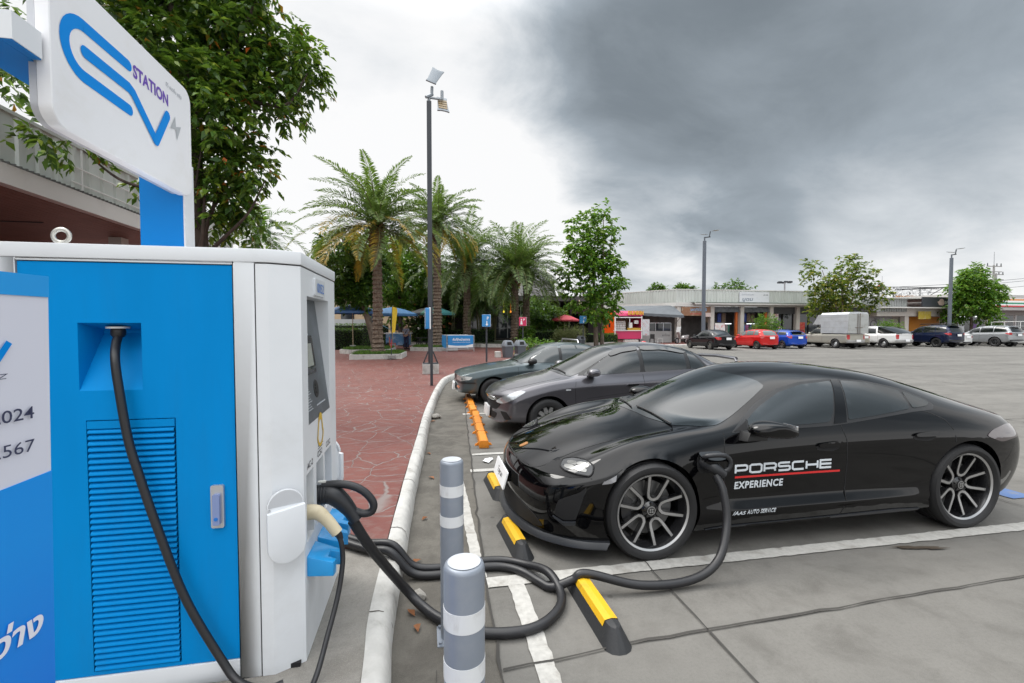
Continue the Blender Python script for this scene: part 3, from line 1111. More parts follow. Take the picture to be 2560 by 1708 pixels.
		for hx, hz in ((1.545, .778), (2.45, .828)):
			S.pane('handle_recess', v, chaikin([(hx - .115, hz - .035), (hx - .125, hz + .0), (hx + .08, hz + .01), (hx + .10, hz - .02), (hx + .03, hz - .05)], 2), DARK, car, off=.002, spacing=.02)
			S.pane('door_handle', v, chaikin([(hx - .115, hz - .010), (hx - .10, hz + .018), (hx + .10, hz + .032), (hx + .122, hz + .008), (hx + .10, hz - .008)], 2), BLK, car, off=.024, rim=.014, spacing=.02)
		# rounded lamp in a black housing
		D = (.66, .62, -.42)
		w, o = S.from3d(sg, D, [(-.783, .551, .603), (-.654, .53, .659), (-.58, .572, .681), (-.50, .62, .704), (-.44, .767, .722), (-.415, .85, .70), (-.440, .885, .655), (-.475, .892, .628), (-.59, .827, .613), (-.727, .658, .604)])
		hs = S.pane('headlight_housing', w, chaikin(o, 2, .1), DARK, car, off=.002, spacing=.03)
		w, o = S.from3d(sg, D, [(-.629, .66, .653), (-.58, .573, .679), (-.51, .614, .699), (-.45, .767, .719), (-.427, .849, .699), (-.445, .881, .660), (-.472, .888, .634), (-.558, .824, .639), (-.617, .747, .643)])
		hl = S.pane('headlight', w, chaikin(o, 3, .15), HLG, car, off=.010, spacing=.025, rim=.012)
		c0 = Vector((sum(p[0] for p in o) / len(o), sum(p[1] for p in o) / len(o)))
		for (k1, k2) in ((-1, 1), (1, 1), (-1, -1), (1, -1)):
			q = [(c0.x + sg * 0 + (p[0] - c0.x) * .34 + k1 * .050, c0.y + (p[1] - c0.y) * .28 + k2 * .018) for p in o]
			S.pane('lamp_element', w, chaikin(q, 2, .15), LAMPD, hl, off=.013, spacing=.02, rim=.004)
		S.line('headlight_trim', w, chaikin(o, 3, .15), .007, DARK, car, off=.014, closed=True)
		S.pane('side_marker', v, [(-.40, .592), (-.335, .60), (-.20, .66), (-.17, .685), (-.225, .683), (-.385, .612)], mat('marker_lens', (.22, .22, .23), rough=.1, coat=1), car, off=.004, spacing=.03)
		S.line('panel_gap', v, [(-.47, .626), (-.40, .605), (-.24, .69)], .005, DARK, car)
		w, o = S.from3d(sg, (-.45, .8, -.3), [(3.07, .97, .797), (3.165, .947, .842), (3.41, .876, .868), (3.62, .78, .84), (3.68, .72, .79), (3.60, .80, .745), (3.451, .909, .75), (3.25, .965, .735)])
		S.pane('tail_light', w, chaikin(o, 2), mat('tail_glass', (.045, .03, .034), rough=.03, coat=1.0), car, off=.005, spacing=.03)
		w, o = S.from3d(sg, (.8, .6, 0), [(-.545, .896, .53), (-.494, .907, .577), (-.54, .893, .43), (-.574, .875, .319), (-.652, .832, .307), (-.717, .792, .341), (-.694, .817, .454)])
		ai = S.pane('air_curtain', w, chaikin(o, 2, .1), DARK, car, off=.003, spacing=.025)
		w, o = S.from3d(sg, (.8, .6, 0), [(-.57, .87, .31), (-.655, .828, .297), (-.717, .785, .333), (-.70, .79, .318), (-.65, .83, .272), (-.57, .868, .287)])
		S.pane('intake_blade', w, o, SATIN, ai, off=.02, spacing=.02, rim=.018)
	# front
	f = ('front',)
	S.pane('grille', f, chaikin([(-.70, .20), (-.62, .285), (-.40, .33), (0, .345), (.40, .33), (.62, .285), (.70, .20), (.40, .17), (0, .165), (-.40, .17)], 2), DARK, car, off=.005, spacing=.04)
	sp = MB()
	lip = [(-.37, -.965), (-.54, -.91), (-.70, -.80), (-.85, -.62), (-.945, -.36), (-.985, 0), (-.945, .36), (-.85, .62), (-.70, .80), (-.54, .91), (-.37, .965)]
	lip = [(p.x, p.y) for p in catmull([(a, b, 0) for a, b in lip], 5)]
	inner = [(-.30, y * .80) if abs(y) > .8 else (x + .18, y * .86) for x, y in lip]
	m_ = len(lip)
	vs = []
	for (ox, oy), (ix, iy) in zip(lip, inner):
		vs += [(ox, oy, .115), (ox + .004, oy, .128), (ox + .03, oy * .985, .16), (ix, iy, .18), (ix, iy, .115)]
	fs = [(i * 5 + k, (i + 1) * 5 + k, (i + 1) * 5 + (k + 1) % 5, i * 5 + (k + 1) % 5) for i in range(m_ - 1) for k in range(5)]
	fs += [(0, 1, 2, 3, 4), tuple((m_ - 1) * 5 + k for k in (4, 3, 2, 1, 0))]
	sp.add(vs, fs)
	sp.build('front_splitter', SATIN, car, smooth=35, clean=True)
	hp = [(.27, .66), (.136, .631), (-.161, .554), (-.501, .525), (-.70, .535), (-.79, .50), (-.845, .38), (-.875, .20), (-.882, 0)]
	hp = [(p.x, p.y) for p in catmull([(a, -c, 0) for a, c in hp] + [(a, c, 0) for a, c in hp[-2::-1]], 4)]
	S.line('bonnet_gap', ('top',), hp, .007, DARK, car)
	S.pane('badge', ('top',), chaikin([(-.815, -.026), (-.815, .026), (-.745, .034), (-.735, 0), (-.745, -.034)], 2), mat('badge_gold', (.62, .30, .12), rough=.3, metal=.7), car, off=.004, spacing=.02)
	pl = MB()
	M = frame((-.995, -.02, .43), (0, -1, 0), z=(-1, 0, .28))
	pl.prism(rrect(-.26, .26, -.075, .075, .012), -.008, .004, M)
	po = pl.build('number_plate', PLATE, car, smooth=30)
	flat_text('plate_lettering', 'Taycan', M @ T(0, -.02, .004), INK, po, .055, .22, align='CENTER', shear=.2)
	b = MB()
	b.box(-.985, -.90, -.12, .12, .37, .47)
	b.build('plate_holder', BLACKP, car, smooth=0)
	# wipers
	for (a, c) in (((.35, -.58), (.33, .0)), ((.30, .06), (.42, .60))):
		w = MB()
		pts = []
		for k in range(7):
			q = k / 6
			u, vv = a[0] + (c[0] - a[0]) * q, a[1] + (c[1] - a[1]) * q
			h = S.hit(('top',), u, vv)
			if h:
				pts.append(h[0] + h[1] * .014)
		w.tube(pts, .007, 6)
		w.build('wiper', BLACKP, car, smooth=40)
	# charge port with open flap
	pt = S.pane('charge_port', ('side', -1), rrect(.355, .555, .625, .775, .06), DARK, car, off=.003, spacing=.03)
	S.pane('port_socket', ('side', -1), rrect(.39, .48, .655, .745, .035), mat('socket_red', (.25, .03, .03), rough=.4), pt, off=.007, spacing=.02)
	fl = MB()
	fl.prism(rrect(-.095, .095, -.115, .01, .03), 0, .012, frame((.455, -.945, .775), (1, 0, 0), z=(0, -.35, .93)))
	fl.build('port_flap', BLK, pt, smooth=40)
	# door lettering
	WHT = mat('vinyl_white', (.62, .66, .70), rough=.5)
	gl = {'P': [[(0, 0), (0, 1), (.85, 1), (1, .85), (1, .5), (.85, .36), (0, .36)]],
		  'O': [[(.14, 0), (.86, 0), (1, .14), (1, .86), (.86, 1), (.14, 1), (0, .86), (0, .14), (.14, 0)]],
		  'R': [[(0, 0), (0, 1), (.85, 1), (1, .85), (1, .53), (.85, .4), (0, .4)], [(.78, .4), (.92, .28), (.96, 0)]],
		  'S': [[(1, 1), (.14, 1), (0, .88), (0, .64), (.12, .53), (.88, .53), (1, .42), (1, .12), (.86, 0), (0, 0)]],
		  'C': [[(1, 1), (.14, 1), (0, .86), (0, .14), (.14, 0), (1, 0)]],
		  'H': [[(0, 0), (0, 1)], [(1, 0), (1, 1)], [(0, .5), (1, .5)]],
		  'E': [[(1, 0), (0, 0), (0, 1), (1, 1)], [(0, .5), (1, .5)]]}
	lw, lh, x0, z0, gap = .102, .060, .695, .602, .0258
	vs, fs = [], []
	for i, ch in enumerate('PORSCHE'):
		for st in gl[ch]:
			pts = []
			for k in range(len(st) - 1):
				for q in range(4):
					pts.append((st[k][0] + (st[k + 1][0] - st[k][0]) * q / 4, st[k][1] + (st[k + 1][1] - st[k][1]) * q / 4))
			pts.append(st[-1])
			a, c = ribbon2d([(x0 + i * (lw + gap) + p[0] * lw, z0 + p[1] * lh) for p in pts], .0165)
			o = len(vs)
			vs += a
			fs += [tuple(k + o for k in f_) for f_ in c]
	V, F = S.lay(('side', -1), vs, fs, .002, 0)
	b = MB()
	b.add(V, F)
	b.build('door_lettering', WHT, car, smooth=0)
	S.line('red_stripe', ('side', -1), [(.692, .570), (1.648, .567)], .0155, mat('vinyl_red', (.62, .02, .02), rough=.45), car)
	S.letters('door_lettering', ('side', -1), text_geo('EXPERIENCE', .056, .435, .032, .08, 1.12), .690, .480, WHT, car)
	S.letters('door_lettering', ('side', -1), text_geo('AUTO SERVICE', .034, .25, .022, .08, 1.1), .780, .290, WHT, car)
	S.letters('door_lettering', ('side', -1), text_geo('/AAS', .030, .112, .03, .2, 1.0), .655, .289, WHT, car)
	# wheels
	FACE = mat('rim_machined', (.50, .50, .50), rough=.3, metal=.85)
	RBLK = mat('rim_black', (.012, .012, .013), rough=.2, coat=.6)
	for (x, z, w) in ((0, .360, .27), (2.9, .364, .30)):
		for sg in (-1, 1):
			sports_wheel(car, x, sg * (.975 - w / 2), z, z, w, .282, RBLK, FACE)
	return car
def sports_wheel(parent, x, y, z, r, w, rr, black, face):
	sg = 1 if y > 0 else -1
	M = frame((x, y, z), (1, 0, 0), z=(0, sg, 0))
	t = MB()
	tyre_geo(t, r, w, rr, M, 72, True)
	h = w / 2
	wo = t.build('wheel', RUBBER, parent, smooth=35)
	b = MB()
	b.lathe([(rr - .004, -h * .8), (rr - .035, -h * .5), (rr - .04, h * .3), (rr - .012, h * .80), (rr + .003, h * .86), (rr + .002, -h * .8)], 64, M, closed=True)
	b.use(1)
	b.lathe([(rr - .009, h * .815), (rr + .005, h * .872), (rr + .006, h * .80)], 64, M, closed=True)
	f0 = h * .52
	up = h * .80
	for k in range(5):
		a = 2 * math.pi * k / 5 + math.pi / 2 - math.radians(13)
		MM = M @ RZ(a)
		for s2 in (-1, 1):
			R0 = [(.275, .0), (.285, .055), (.335, .125), (.43, .165), (.52, .185), (.75, .238), (.985, .292)]
			pts = [(p[0] * rr, p[1] * s2 * rr) for p in R0]
			vs, fs = ribbon2d(pts, .030)
			zz = [f0 - .018 + (up - f0) * min(1, max(0, (p[0] - .2) / .8)) for p in R0]
			V = []
			for i, (px, py) in enumerate(vs):
				V.append(MM @ Vector((px, py, zz[i // 2])))
			V2 = [MM @ Vector((px, py, zz[i // 2] - .045)) for i, (px, py) in enumerate(vs)]
			n = len(V)
			F = list(fs) + [tuple(n + i for i in reversed(f_)) for f_ in fs]
			for i in range(len(pts) - 1):
				F.append((2 * i, 2 * i + 2, n + 2 * i + 2, n + 2 * i))
				F.append((2 * i + 1, n + 2 * i + 1, n + 2 * i + 3, 2 * i + 3))
			b.use(0).add(V + V2, F)
			vs2, fs2 = ribbon2d(pts, .0195)
			b.use(1).add([MM @ Vector((px, py, zz[i // 2] + .002)) for i, (px, py) in enumerate(vs2)], fs2)
	b.use(0)
	b.lathe([(0, f0 + .004), (.04, f0 + .002), (.062, f0 - .016), (.066, f0 - .06), (0, f0 - .06)], 32, M)
	for k in range(5):
		MM = M @ RZ(2 * math.pi * k / 5 + .3)
		b.lathe([(0, f0 + .006), (.010, f0 + .006), (.011, f0 - .01), (0, f0 - .01)], 8, MM @ T(.049, 0, 0))
	ro = b.build('rim', [black, face], wo, smooth=25)
	c = MB()
	c.lathe([(0, f0 + .010), (.026, f0 + .010), (.034, f0 + .006), (.036, f0 - .004), (0, f0 - .004)], 28, M)
	c.use(1)
	c.lathe([(.028, f0 + .0105), (.033, f0 + .0105), (.033, f0 + .008), (.028, f0 + .008)], 28, M, closed=True)
	for px in (-.009, .009):
		for py in (-.009, .009):
			c.box(px - .006, px + .006, py - .006, py + .006, f0 + .010, f0 + .012, M)
	c.build('hub_cap', [black, face], ro, smooth=30)
	d = MB()
	d.lathe([(.09, -h * .05), (.205, -h * .05), (.205, -h * .2), (.09, -h * .2)], 40, M, closed=True)
	d.build('brake_disc', STEELD, wo, smooth=30)
	cp = MB()
	arc = [(.215 * math.cos(R(q)), .215 * math.sin(R(q))) for q in range(150, 211, 10)] + [(.135 * math.cos(R(q)), .135 * math.sin(R(q))) for q in range(210, 149, -10)]
	if sg < 0:
		pass
	cp.prism(arc, -h * .3, h * .15, M)
	cp.build('brake_caliper', mat('caliper_black', (.02, .02, .022), rough=.3, coat=.5), wo, smooth=30, bevel=.006)
SPORTS_CAR = build_sports_car()
# ------------------------------------------------------------------ ordinary cars, each from its own profile
def itp(tab, x):
	return float(np.interp(x, [t[0] for t in tab], [t[1] for t in tab]))
def build_car(name, label, cat, loc, rz, group, p):
	"""p: profile of one model. x=0 front axle, wb rear axle, nose at -fo, tail at wb+ro"""
	car = thing(name, label, cat, loc, rz, group)
	W, fo, ro, wb = p['w'] / 2, p['fo'], p['ro'], p['wb']
	top, belt = p['top'], p['belt']
	zb, wr, lv = p.get('zb', .20), p['wr'], p.get('lv', 2)
	xs0, xs1 = -fo, wb + ro
	ax = p['ax']            # A base, header, roof end, D base (rear window bottom), in x
	st = [xs0, xs0 + .10, xs0 + .32, -.05, .32, ax[0] - .12, ax[0] + .10, (ax[0] + ax[1]) / 2, ax[1], (ax[1] * 2 + ax[2]) / 3, (ax[1] + ax[2] * 2) / 3, ax[2], (ax[2] + ax[3]) / 2, ax[3], *p.get('extra', ()), xs1 - .30, xs1 - .10, xs1]
	st = sorted({round(v, 3) for v in st})
	st = [v for i, v in enumerate(st) if i == 0 or v - st[i - 1] > .045]
	rw = p.get('roofw', .72)
	nose_lo, nose_hi = p.get('nose', (.24, .62))
	tail_lo, tail_hi = p.get('tail', (.34, .95))
	cols = []
	for x in st:
		zt, ze = itp(top, x), itp(belt, x)
		ze = min(ze, zt - .012)
		H = zt - ze
		w = min(1, max(0, (H - .05) / .28))
		w = w * w * (3 - 2 * w)
		dF, dR = x - xs0, xs1 - x
		# plan taper towards both ends
		k = 1 - p.get('pf', .13) * max(0, 1 - dF / .75) ** 2 - p.get('pr', .09) * max(0, 1 - dR / .6) ** 2
		Wx = W * k
		zl = zb + .05 * max(0, 1 - dF / .35) + .16 * max(0, 1 - dR / .4)
		sh = p.get('sh', .13)
		rows = [(0, zl), (.80 * Wx, zl), (.93 * Wx, zl + .05), (.985 * Wx, zl + (ze - sh - zl) * .28), (.985 * Wx, zl + (ze - sh - zl) * .62), (Wx, ze - sh), (.945 * Wx - .02 * w, ze),
				((1 - w) * .74 * Wx + w * (.945 - .30 * (.945 - rw)) * Wx, ze + H * (.35 + .07 * w)),
				((1 - w) * .52 * Wx + w * rw * Wx, ze + H * (.66 + .22 * w)),
				((1 - w) * .28 * Wx + w * rw * .55 * Wx, ze + H * .96), (0, zt)]
		c = []
		for j, (y, z) in enumerate(rows):
			f = (y / W) ** 3
			bow = p.get('bow', .26) * f * max(0, 1 - dF / .5) - p.get('bowr', .18) * f * max(0, 1 - dR / .45)
			ws = 0
			if j >= 7 and ax[0] - .2 < x < ax[1] + .1:       # the windscreen bows forward in plan
				ws = p.get('wsb', .12) * ((y / W) ** 2 - .25)
			c.append([x + bow + ws, y, z])
		if x == st[0]:
			for j in range(11):
				t = j / 10
				c[j][2] = nose_lo + (nose_hi - nose_lo) * (0, .0, .06, .3, .55, .8, .93, .97, .985, .995, 1)[j]
				c[j][1] *= p.get('ny', .86)
		if x == st[-1]:
			for j in range(11):
				c[j][2] = tail_lo + (tail_hi - tail_lo) * (0, .0, .05, .25, .5, .78, .92, .965, .985, .995, 1)[j]
				c[j][1] *= .86
		cols.append([tuple(v) for v in c])
	bulge = (0, .03, .045, .05, .05, .04, .03, .02, .01)
	capf = [xs0 - b * p.get('nb', 1.0) for b in bulge]
	capr = [xs1 + b * p.get('tb', .8) for b in bulge]
	ia = min(range(len(st)), key=lambda i: abs(st[i] - (ax[0] - .0)))
	me = loft_body(cols, capf, capr, creases=((2, .6), (5, p.get('c5', .45)), (6, p.get('c6', .35))), levels=lv, colcreases=tuple(p.get('cc', ())))
	ar = p.get('ar', wr + .055)
	cut_arches(me, ((0, wr, ar), (wb, wr, ar)), ymin=W * .5, lip=.05)
	S = Shell(me)
	BODY = p['paint']
	mesh_obj('body', me, BODY, car, 40)
	arch_liner(car, 0, wr, ar + .01, W * .95)
	arch_liner(car, wb, wr, ar + .01, W * .95)
	g = p.get('glass', GLASS)
	sp = .05 if lv > 2 else .09
	pc = [v for v in p.get('pillars', ())]
	zlo = lambda x: itp(belt, x) + .035
	zhi = lambda x: itp(belt, x) + (itp(top, x) - itp(belt, x)) * p.get('wt', .84)
	def win(x0, x1, slant0=0, slant1=0):
		n = 8
		lo = [(x0 + (x1 - x0) * i / n, zlo(x0 + (x1 - x0) * i / n)) for i in range(n + 1)]
		a, b = x0 + slant0, x1 + slant1
		hi = [(a + (b - a) * i / n, max(zhi(a + (b - a) * i / n), zlo(a) + .01)) for i in range(n, -1, -1)]
		return lo + hi
	near = p.get('detail', False)
	for sg in (-1, 1):
		v = ('side', sg)
		xa, xd = p['win']                                   # ends of the side glass at the belt
		edges = [xa] + [e for q in pc for e in (q - .035, q + .035)] + [xd]
		if near:
			S.pane('window_surround', v, chaikin([(a, z - .0) for a, z in win(xa - .10, xd + .06, p.get('s0', .05), p.get('s1', -.05))], 1, .1), BLACKP, car, off=.003, spacing=sp)
		for i in range(0, len(edges), 2):
			s0 = p.get('s0', .05) if i == 0 else 0
			s1 = p.get('s1', -.05) if i == len(edges) - 2 else 0
			S.pane('side_window', v, chaikin(win(edges[i], edges[i + 1], s0, s1), 1, .1), g, car, off=.007, spacing=sp)
		for q in p.get('seams', ()):
			S.line('panel_gap', v, [(a, z) for a, z in q], .006 if near else .012, DARK, car)
		for (hx, hz) in p.get('handles', ()):
			if near:
				S.pane('handle_recess', v, chaikin([(hx - .07, hz - .03), (hx + .07, hz - .025), (hx + .07, hz + .03), (hx - .07, hz + .028)], 2), BODY, car, off=.002, spacing=.03)
			S.pane('door_handle', v, chaikin([(hx - .10, hz - .014), (hx + .10, hz - .010), (hx + .10, hz + .016), (hx - .10, hz + .012)], 2), p.get('handle_m', BODY), car, off=.022, rim=.02, spacing=.04)
		mx, mz = p['mirror']
		prof = [(-.11, -.05), (-.115, .0), (-.08, .055), (0, .075), (.09, .06), (.105, 0), (.09, -.055), (0, -.065)]
		hw = [(-.10, .5), (-.06, .95), (.02, 1), (.08, .9), (.11, .5)]
		vs, fs = [], []
		for d, k in hw:
			vs += [Vector((mx + a * k, sg * (W + .05 + d), mz + b * k)) for a, b in prof]
		m_ = len(prof)
		fs = [(i * m_ + j, i * m_ + (j + 1) % m_, (i + 1) * m_ + (j + 1) % m_, (i + 1) * m_ + j) for i in range(len(hw) - 1) for j in range(m_)] + [tuple(range(m_)), tuple(range((len(hw) - 1) * m_, len(hw) * m_))]
		mo = mesh_obj('wing_mirror', subsurf(vs, fs, None, 1), p.get('mirror_m', BODY), car, 60)
		if near:
			f = MB()
			f.box(mx - .06, mx + .05, min(sg * (W - .09), sg * (W + .0)), max(sg * (W - .09), sg * (W + .0)), mz - .07, mz - .03)
			f.build('mirror_arm', BLACKP, mo, smooth=0, bevel=.008)
		for nm, w_, o_, m, of in p.get('lamps', ()):
			w, o = S.from3d(sg, w_, o_)
			S.pane(nm, w, chaikin(o, 2, .12), m, car, off=of, spacing=sp)
	S.pane('windscreen', ('top',), windscreen_outline(p, W), g, car, off=.004, spacing=sp)
	rwo = p.get('rear_win')
	if rwo:
		S.pane('rear_window', ('rear',), chaikin(rwo, 2, .1), g, car, off=.005, spacing=sp)
	for nm, vw, o_, m, of in p.get('panes', ()):
		S.pane(nm, (vw,), chaikin(o_, 2, .1), m, car, off=of, spacing=sp)
	for sg in (-1, 1):
		for x in (0, wb):
			ww = p.get('ww', .2)
			wheel(car, x, sg * (W - .012 - ww / 2), wr, wr, ww, p['rr'], p.get('spk', 5), p.get('rim', SILVER), style=p.get('style', 'plain'), n=p.get('wn', 28), detail=near, dark=p.get('rimd'))
	if p.get('plate'):
		x, z, tilt = p['plate']
		b = MB()
		M = frame((x, 0, z), (0, 1, 0), z=(1, 0, tilt))
		b.prism(rrect(-.20, .20, -.085, .085, .012), 0, .012, M)
		po = b.build('number_plate', PLATE, car, smooth=30)
	if p.get('plate_front'):
		x, z = p['plate_front']
		b = MB()
		M = frame((x, 0, z), (0, -1, 0), z=(-1, 0, .08))
		b.prism(rrect(-.20, .20, -.085, .085, .012), -.03, .008, M)
		po = b.build('number_plate', PLATE, car, smooth=30)
	return car, S, me
def windscreen_outline(p, W):
	ax = p['ax']
	rw = p.get('roofw', .72)
	k = p.get('wsb', .12)
	yb, yt = W * .80, W * (rw - .07)
	x0, x1 = ax[0] + .02, ax[1] - .02
	lo = [(x0 + k * ((y / W) ** 2 - .25) + .06 * (abs(y) / yb) ** 4, y) for y in np.linspace(-yb, yb, 11)]
	hi = [(x1 + k * ((y / W) ** 2 - .25), y) for y in np.linspace(yt, -yt, 7)]
	return lo + hi
# ------------------------------------------------------------------ the two saloons parked beyond
GREYM = mat('grey_metallic', (.095, .092, .105), rough=.30, metal=.65, coat=1.0, coatr=.02)
TEAL = mat('old_teal_metallic', (.060, .085, .095), rough=.36, metal=.5, coat=.7, coatr=.06, dirt=(.10, .10, .09), ds=3, da=.25)
city = dict(w=1.695, wb=2.60, fo=.86, ro=.94, wr=.302, rr=.195, ww=.185, lv=3, zb=.19, paint=GREYM, detail=True, roofw=.70, wn=40,
	top=[(-.88, .66), (-.78, .735), (-.5, .83), (0, .925), (.20, .955), (.28, .975), (1.22, 1.42), (1.70, 1.475), (2.2, 1.455), (2.55, 1.385), (3.12, 1.10), (3.3, 1.075), (3.5, 1.06), (3.56, 1.0)],
	belt=[(-.88, .60), (-.6, .72), (0, .86), (.45, .915), (1.0, .935), (2.2, .985), (2.9, 1.01), (3.3, 1.0), (3.56, .93)],
	ax=(.24, 1.22, 2.50, 3.12), win=(.58, 2.72), pillars=(1.58, 2.40), s0=.66, s1=-.22, wt=.86, mirror=(.70, 1.01), nose=(.20, .62), ny=.9, tail=(.35, .98), pf=.09,
	seams=[[(.45, .90), (.42, .75), (.44, .45), (.50, .25)], [(1.58, .96), (1.59, .6), (1.55, .25)], [(2.42, 1.0), (2.50, .85), (2.36, .62)]],
	handles=[(1.38, .80), (2.28, .835)], handle_m=CHROME, style='plain', spk=10,
	lamps=[('headlight', (.72, .68, -.1), [(-.86, .50, .555), (-.82, .58, .59), (-.62, .70, .675), (-.38, .78, .735), (-.35, .79, .722), (-.52, .76, .60), (-.66, .70, .545), (-.82, .58, .525)], mat('headlamp', (.42, .44, .46), rough=.08, metal=.6, coat=1), .008),
		   ('fog_recess', (.8, .6, 0), [(-.80, .60, .40), (-.66, .72, .41), (-.57, .77, .30), (-.70, .70, .28)], DARK, .004),
		   ('side_repeater', (0, 1, 0), [(.27, .8, .755), (.35, .8, .757), (.35, .8, .735), (.27, .8, .733)], LAMPW, .006)],
	panes=[('grille', 'front', [(-.56, .50), (-.42, .58), (.42, .58), (.56, .50), (.42, .40), (-.42, .40)], DARK, .004),
		   ('chrome_bar', 'front', [(-.50, .575), (-.35, .615), (.35, .615), (.50, .575), (.35, .54), (-.35, .54)], CHROME, .010),
		   ('lower_grille', 'front', [(-.45, .36), (.45, .36), (.38, .25), (-.38, .25)], DARK, .004)],
	rear_win=[(-.56, 1.12), (.56, 1.12), (.47, 1.36), (-.47, 1.36)], plate_front=(-.868, .34), wsb=.16)
CITY, S_, me_ = build_car('grey_saloon', 'dark grey metallic saloon between the black sports car and the old teal saloon', 'car', (1.86, 7.60, 0), 0, None, city)
for sg in (-1, 1):
	v = ('side', sg)
	S_.line('door_crease_shade', v, [(.62, .60), (1.2, .665), (2.0, .715), (2.45, .74)], .010, mat('crease_shade', (.03, .03, .035), rough=.4, coat=1), CITY, off=.001, rim=0)  # shade of the door crease, drawn as a thin dark strip
	# weather shields over the side glass
	S_.pane('rain_visor', v, chaikin([(1.10, 1.235), (1.30, 1.30), (1.56, 1.335), (1.56, 1.39), (1.22, 1.345), (1.08, 1.27)], 1), GLASS, CITY, off=.022, rim=.02, spacing=.05)
	S_.pane('rain_visor', v, chaikin([(1.62, 1.33), (2.0, 1.335), (2.36, 1.27), (2.42, 1.30), (2.0, 1.395), (1.62, 1.39)], 1), GLASS, CITY, off=.022, rim=.02, spacing=.05)
for q in ([(.36, -.52), (.28, 0)], [(.30, .05), (.42, .55)]):
	w = MB()
	pts = []
	for k in range(7):
		t = k / 6
		h = S_.hit(('top',), q[0][0] + (q[1][0] - q[0][0]) * t, q[0][1] + (q[1][1] - q[0][1]) * t)
		if h:
			pts.append(h[0] + h[1] * .018)
	w.tube(pts, .008, 6)
	w.build('wiper', BLACKP, CITY, smooth=40)
w = MB()
w.tube([(3.40, -.62, 1.12), (3.42, -.55, 1.17), (3.45, 0, 1.185), (3.42, .55, 1.17), (3.40, .62, 1.12)], .02, 8)
w.tube([(3.44, -.56, 1.172), (3.48, 0, 1.185), (3.44, .56, 1.172)], .03, 8)
w.build('boot_spoiler', GREYM, CITY, smooth=50)
S_.line('bonnet_gap', ('top',), [(.24, -.64), (0, -.66), (-.4, -.62), (-.70, -.50)], .006, DARK, CITY)
S_.line('bonnet_gap', ('top',), [(.24, .64), (0, .66), (-.4, .62), (-.70, .50)], .006, DARK, CITY)
old = dict(w=1.655, wb=2.43, fo=.80, ro=.96, wr=.287, rr=.175, ww=.17, lv=3, zb=.20, paint=TEAL, detail=True, roofw=.74, wn=36, pf=.10, bow=.14,
	top=[(-.82, .66), (-.74, .725), (-.3, .80), (.3, .87), (.55, .90), (1.28, 1.31), (1.7, 1.36), (2.2, 1.35), (2.45, 1.30), (2.95, .99), (3.1, .96), (3.35, .94), (3.4, .88)],
	belt=[(-.82, .60), (-.6, .70), (0, .80), (.5, .86), (1.0, .875), (2.8, .905), (3.4, .86)], c5=.5, c6=.6,
	ax=(.53, 1.28, 2.42, 2.95), win=(.80, 2.62), pillars=(1.55,), s0=.48, s1=-.30, wt=.86, mirror=(.86, .95), nose=(.26, .66), ny=.95, cc=((0, 4, 10, .5), (0, 1, 4, .3)), tail=(.35, .86), mirror_m=BLACKP, glass=mat('light_glass', (.03, .04, .043), rough=.05, spec=.8),
	seams=[[(.56, .86), (.55, .7), (.56, .30)], [(1.57, .88), (1.58, .6), (1.56, .30)]], handles=[(1.38, .75), (2.2, .76)], handle_m=BLACKP, style='steel',
	lamps=[('headlight', (.8, .6, 0), [(-.82, .36, .64), (-.80, .52, .64), (-.74, .66, .635), (-.55, .76, .625), (-.46, .78, .615), (-.50, .77, .555), (-.70, .68, .53), (-.82, .36, .53)], mat('old_lens', (.36, .36, .35), rough=.2, metal=.3, coat=.6), .008),
		   ('bumper_indicator', (.8, .6, 0), [(-.83, .38, .40), (-.78, .58, .40), (-.78, .58, .35), (-.83, .38, .35)], LAMPO, .008),
		   ('bumper_strip', (.3, .9, 0), [(-.84, .30, .50), (-.70, .66, .505), (-.40, .80, .505), (-.40, .80, .475), (-.70, .66, .475), (-.84, .30, .47)], BLACKP, .014)],
	panes=[('grille', 'front', [(-.34, .54), (-.34, .64), (.34, .64), (.34, .54)], BLACKP, .006), ('lower_intake', 'front', [(-.35, .30), (-.35, .41), (.35, .41), (.35, .30)], DARK, .004)],
	rear_win=[(-.58, 1.0), (.58, 1.0), (.50, 1.27), (-.50, 1.27)], plate_front=(-.845, .36), wsb=.08)
OLD, S_, me_ = build_car('old_teal_saloon', 'old boxy teal grey saloon nearest the kerb bend, orange indicator in its bumper', 'car', (1.46, 10.70, 0), 0, None, old)
for y0 in (-.05,):
	for x in (2.0,):
		w = MB()
		w.tube([(x, -.66, 1.34), (x, -.60, 1.41), (x, .60, 1.41), (x, .66, 1.34)], .016, 8)
		w.build('roof_bar', SILVER, OLD, smooth=50)
for q in ([(.62, -.45), (.56, .05)], [(.60, .10), (.66, .52)]):
	w = MB()
	pts = []
	for k in range(6):
		t = k / 5
		h = S_.hit(('top',), q[0][0] + (q[1][0] - q[0][0]) * t, q[0][1] + (q[1][1] - q[0][1]) * t)
		if h:
			pts.append(h[0] + h[1] * .018)
	w.tube(pts, .008, 6)
	w.build('wiper', BLACKP, OLD, smooth=40)
S_.line('bonnet_gap', ('top',), [(.46, -.62), (-.3, -.60), (-.74, -.58)], .006, DARK, OLD)
S_.line('bonnet_gap', ('top',), [(.46, .62), (-.3, .60), (-.74, .58)], .006, DARK, OLD)
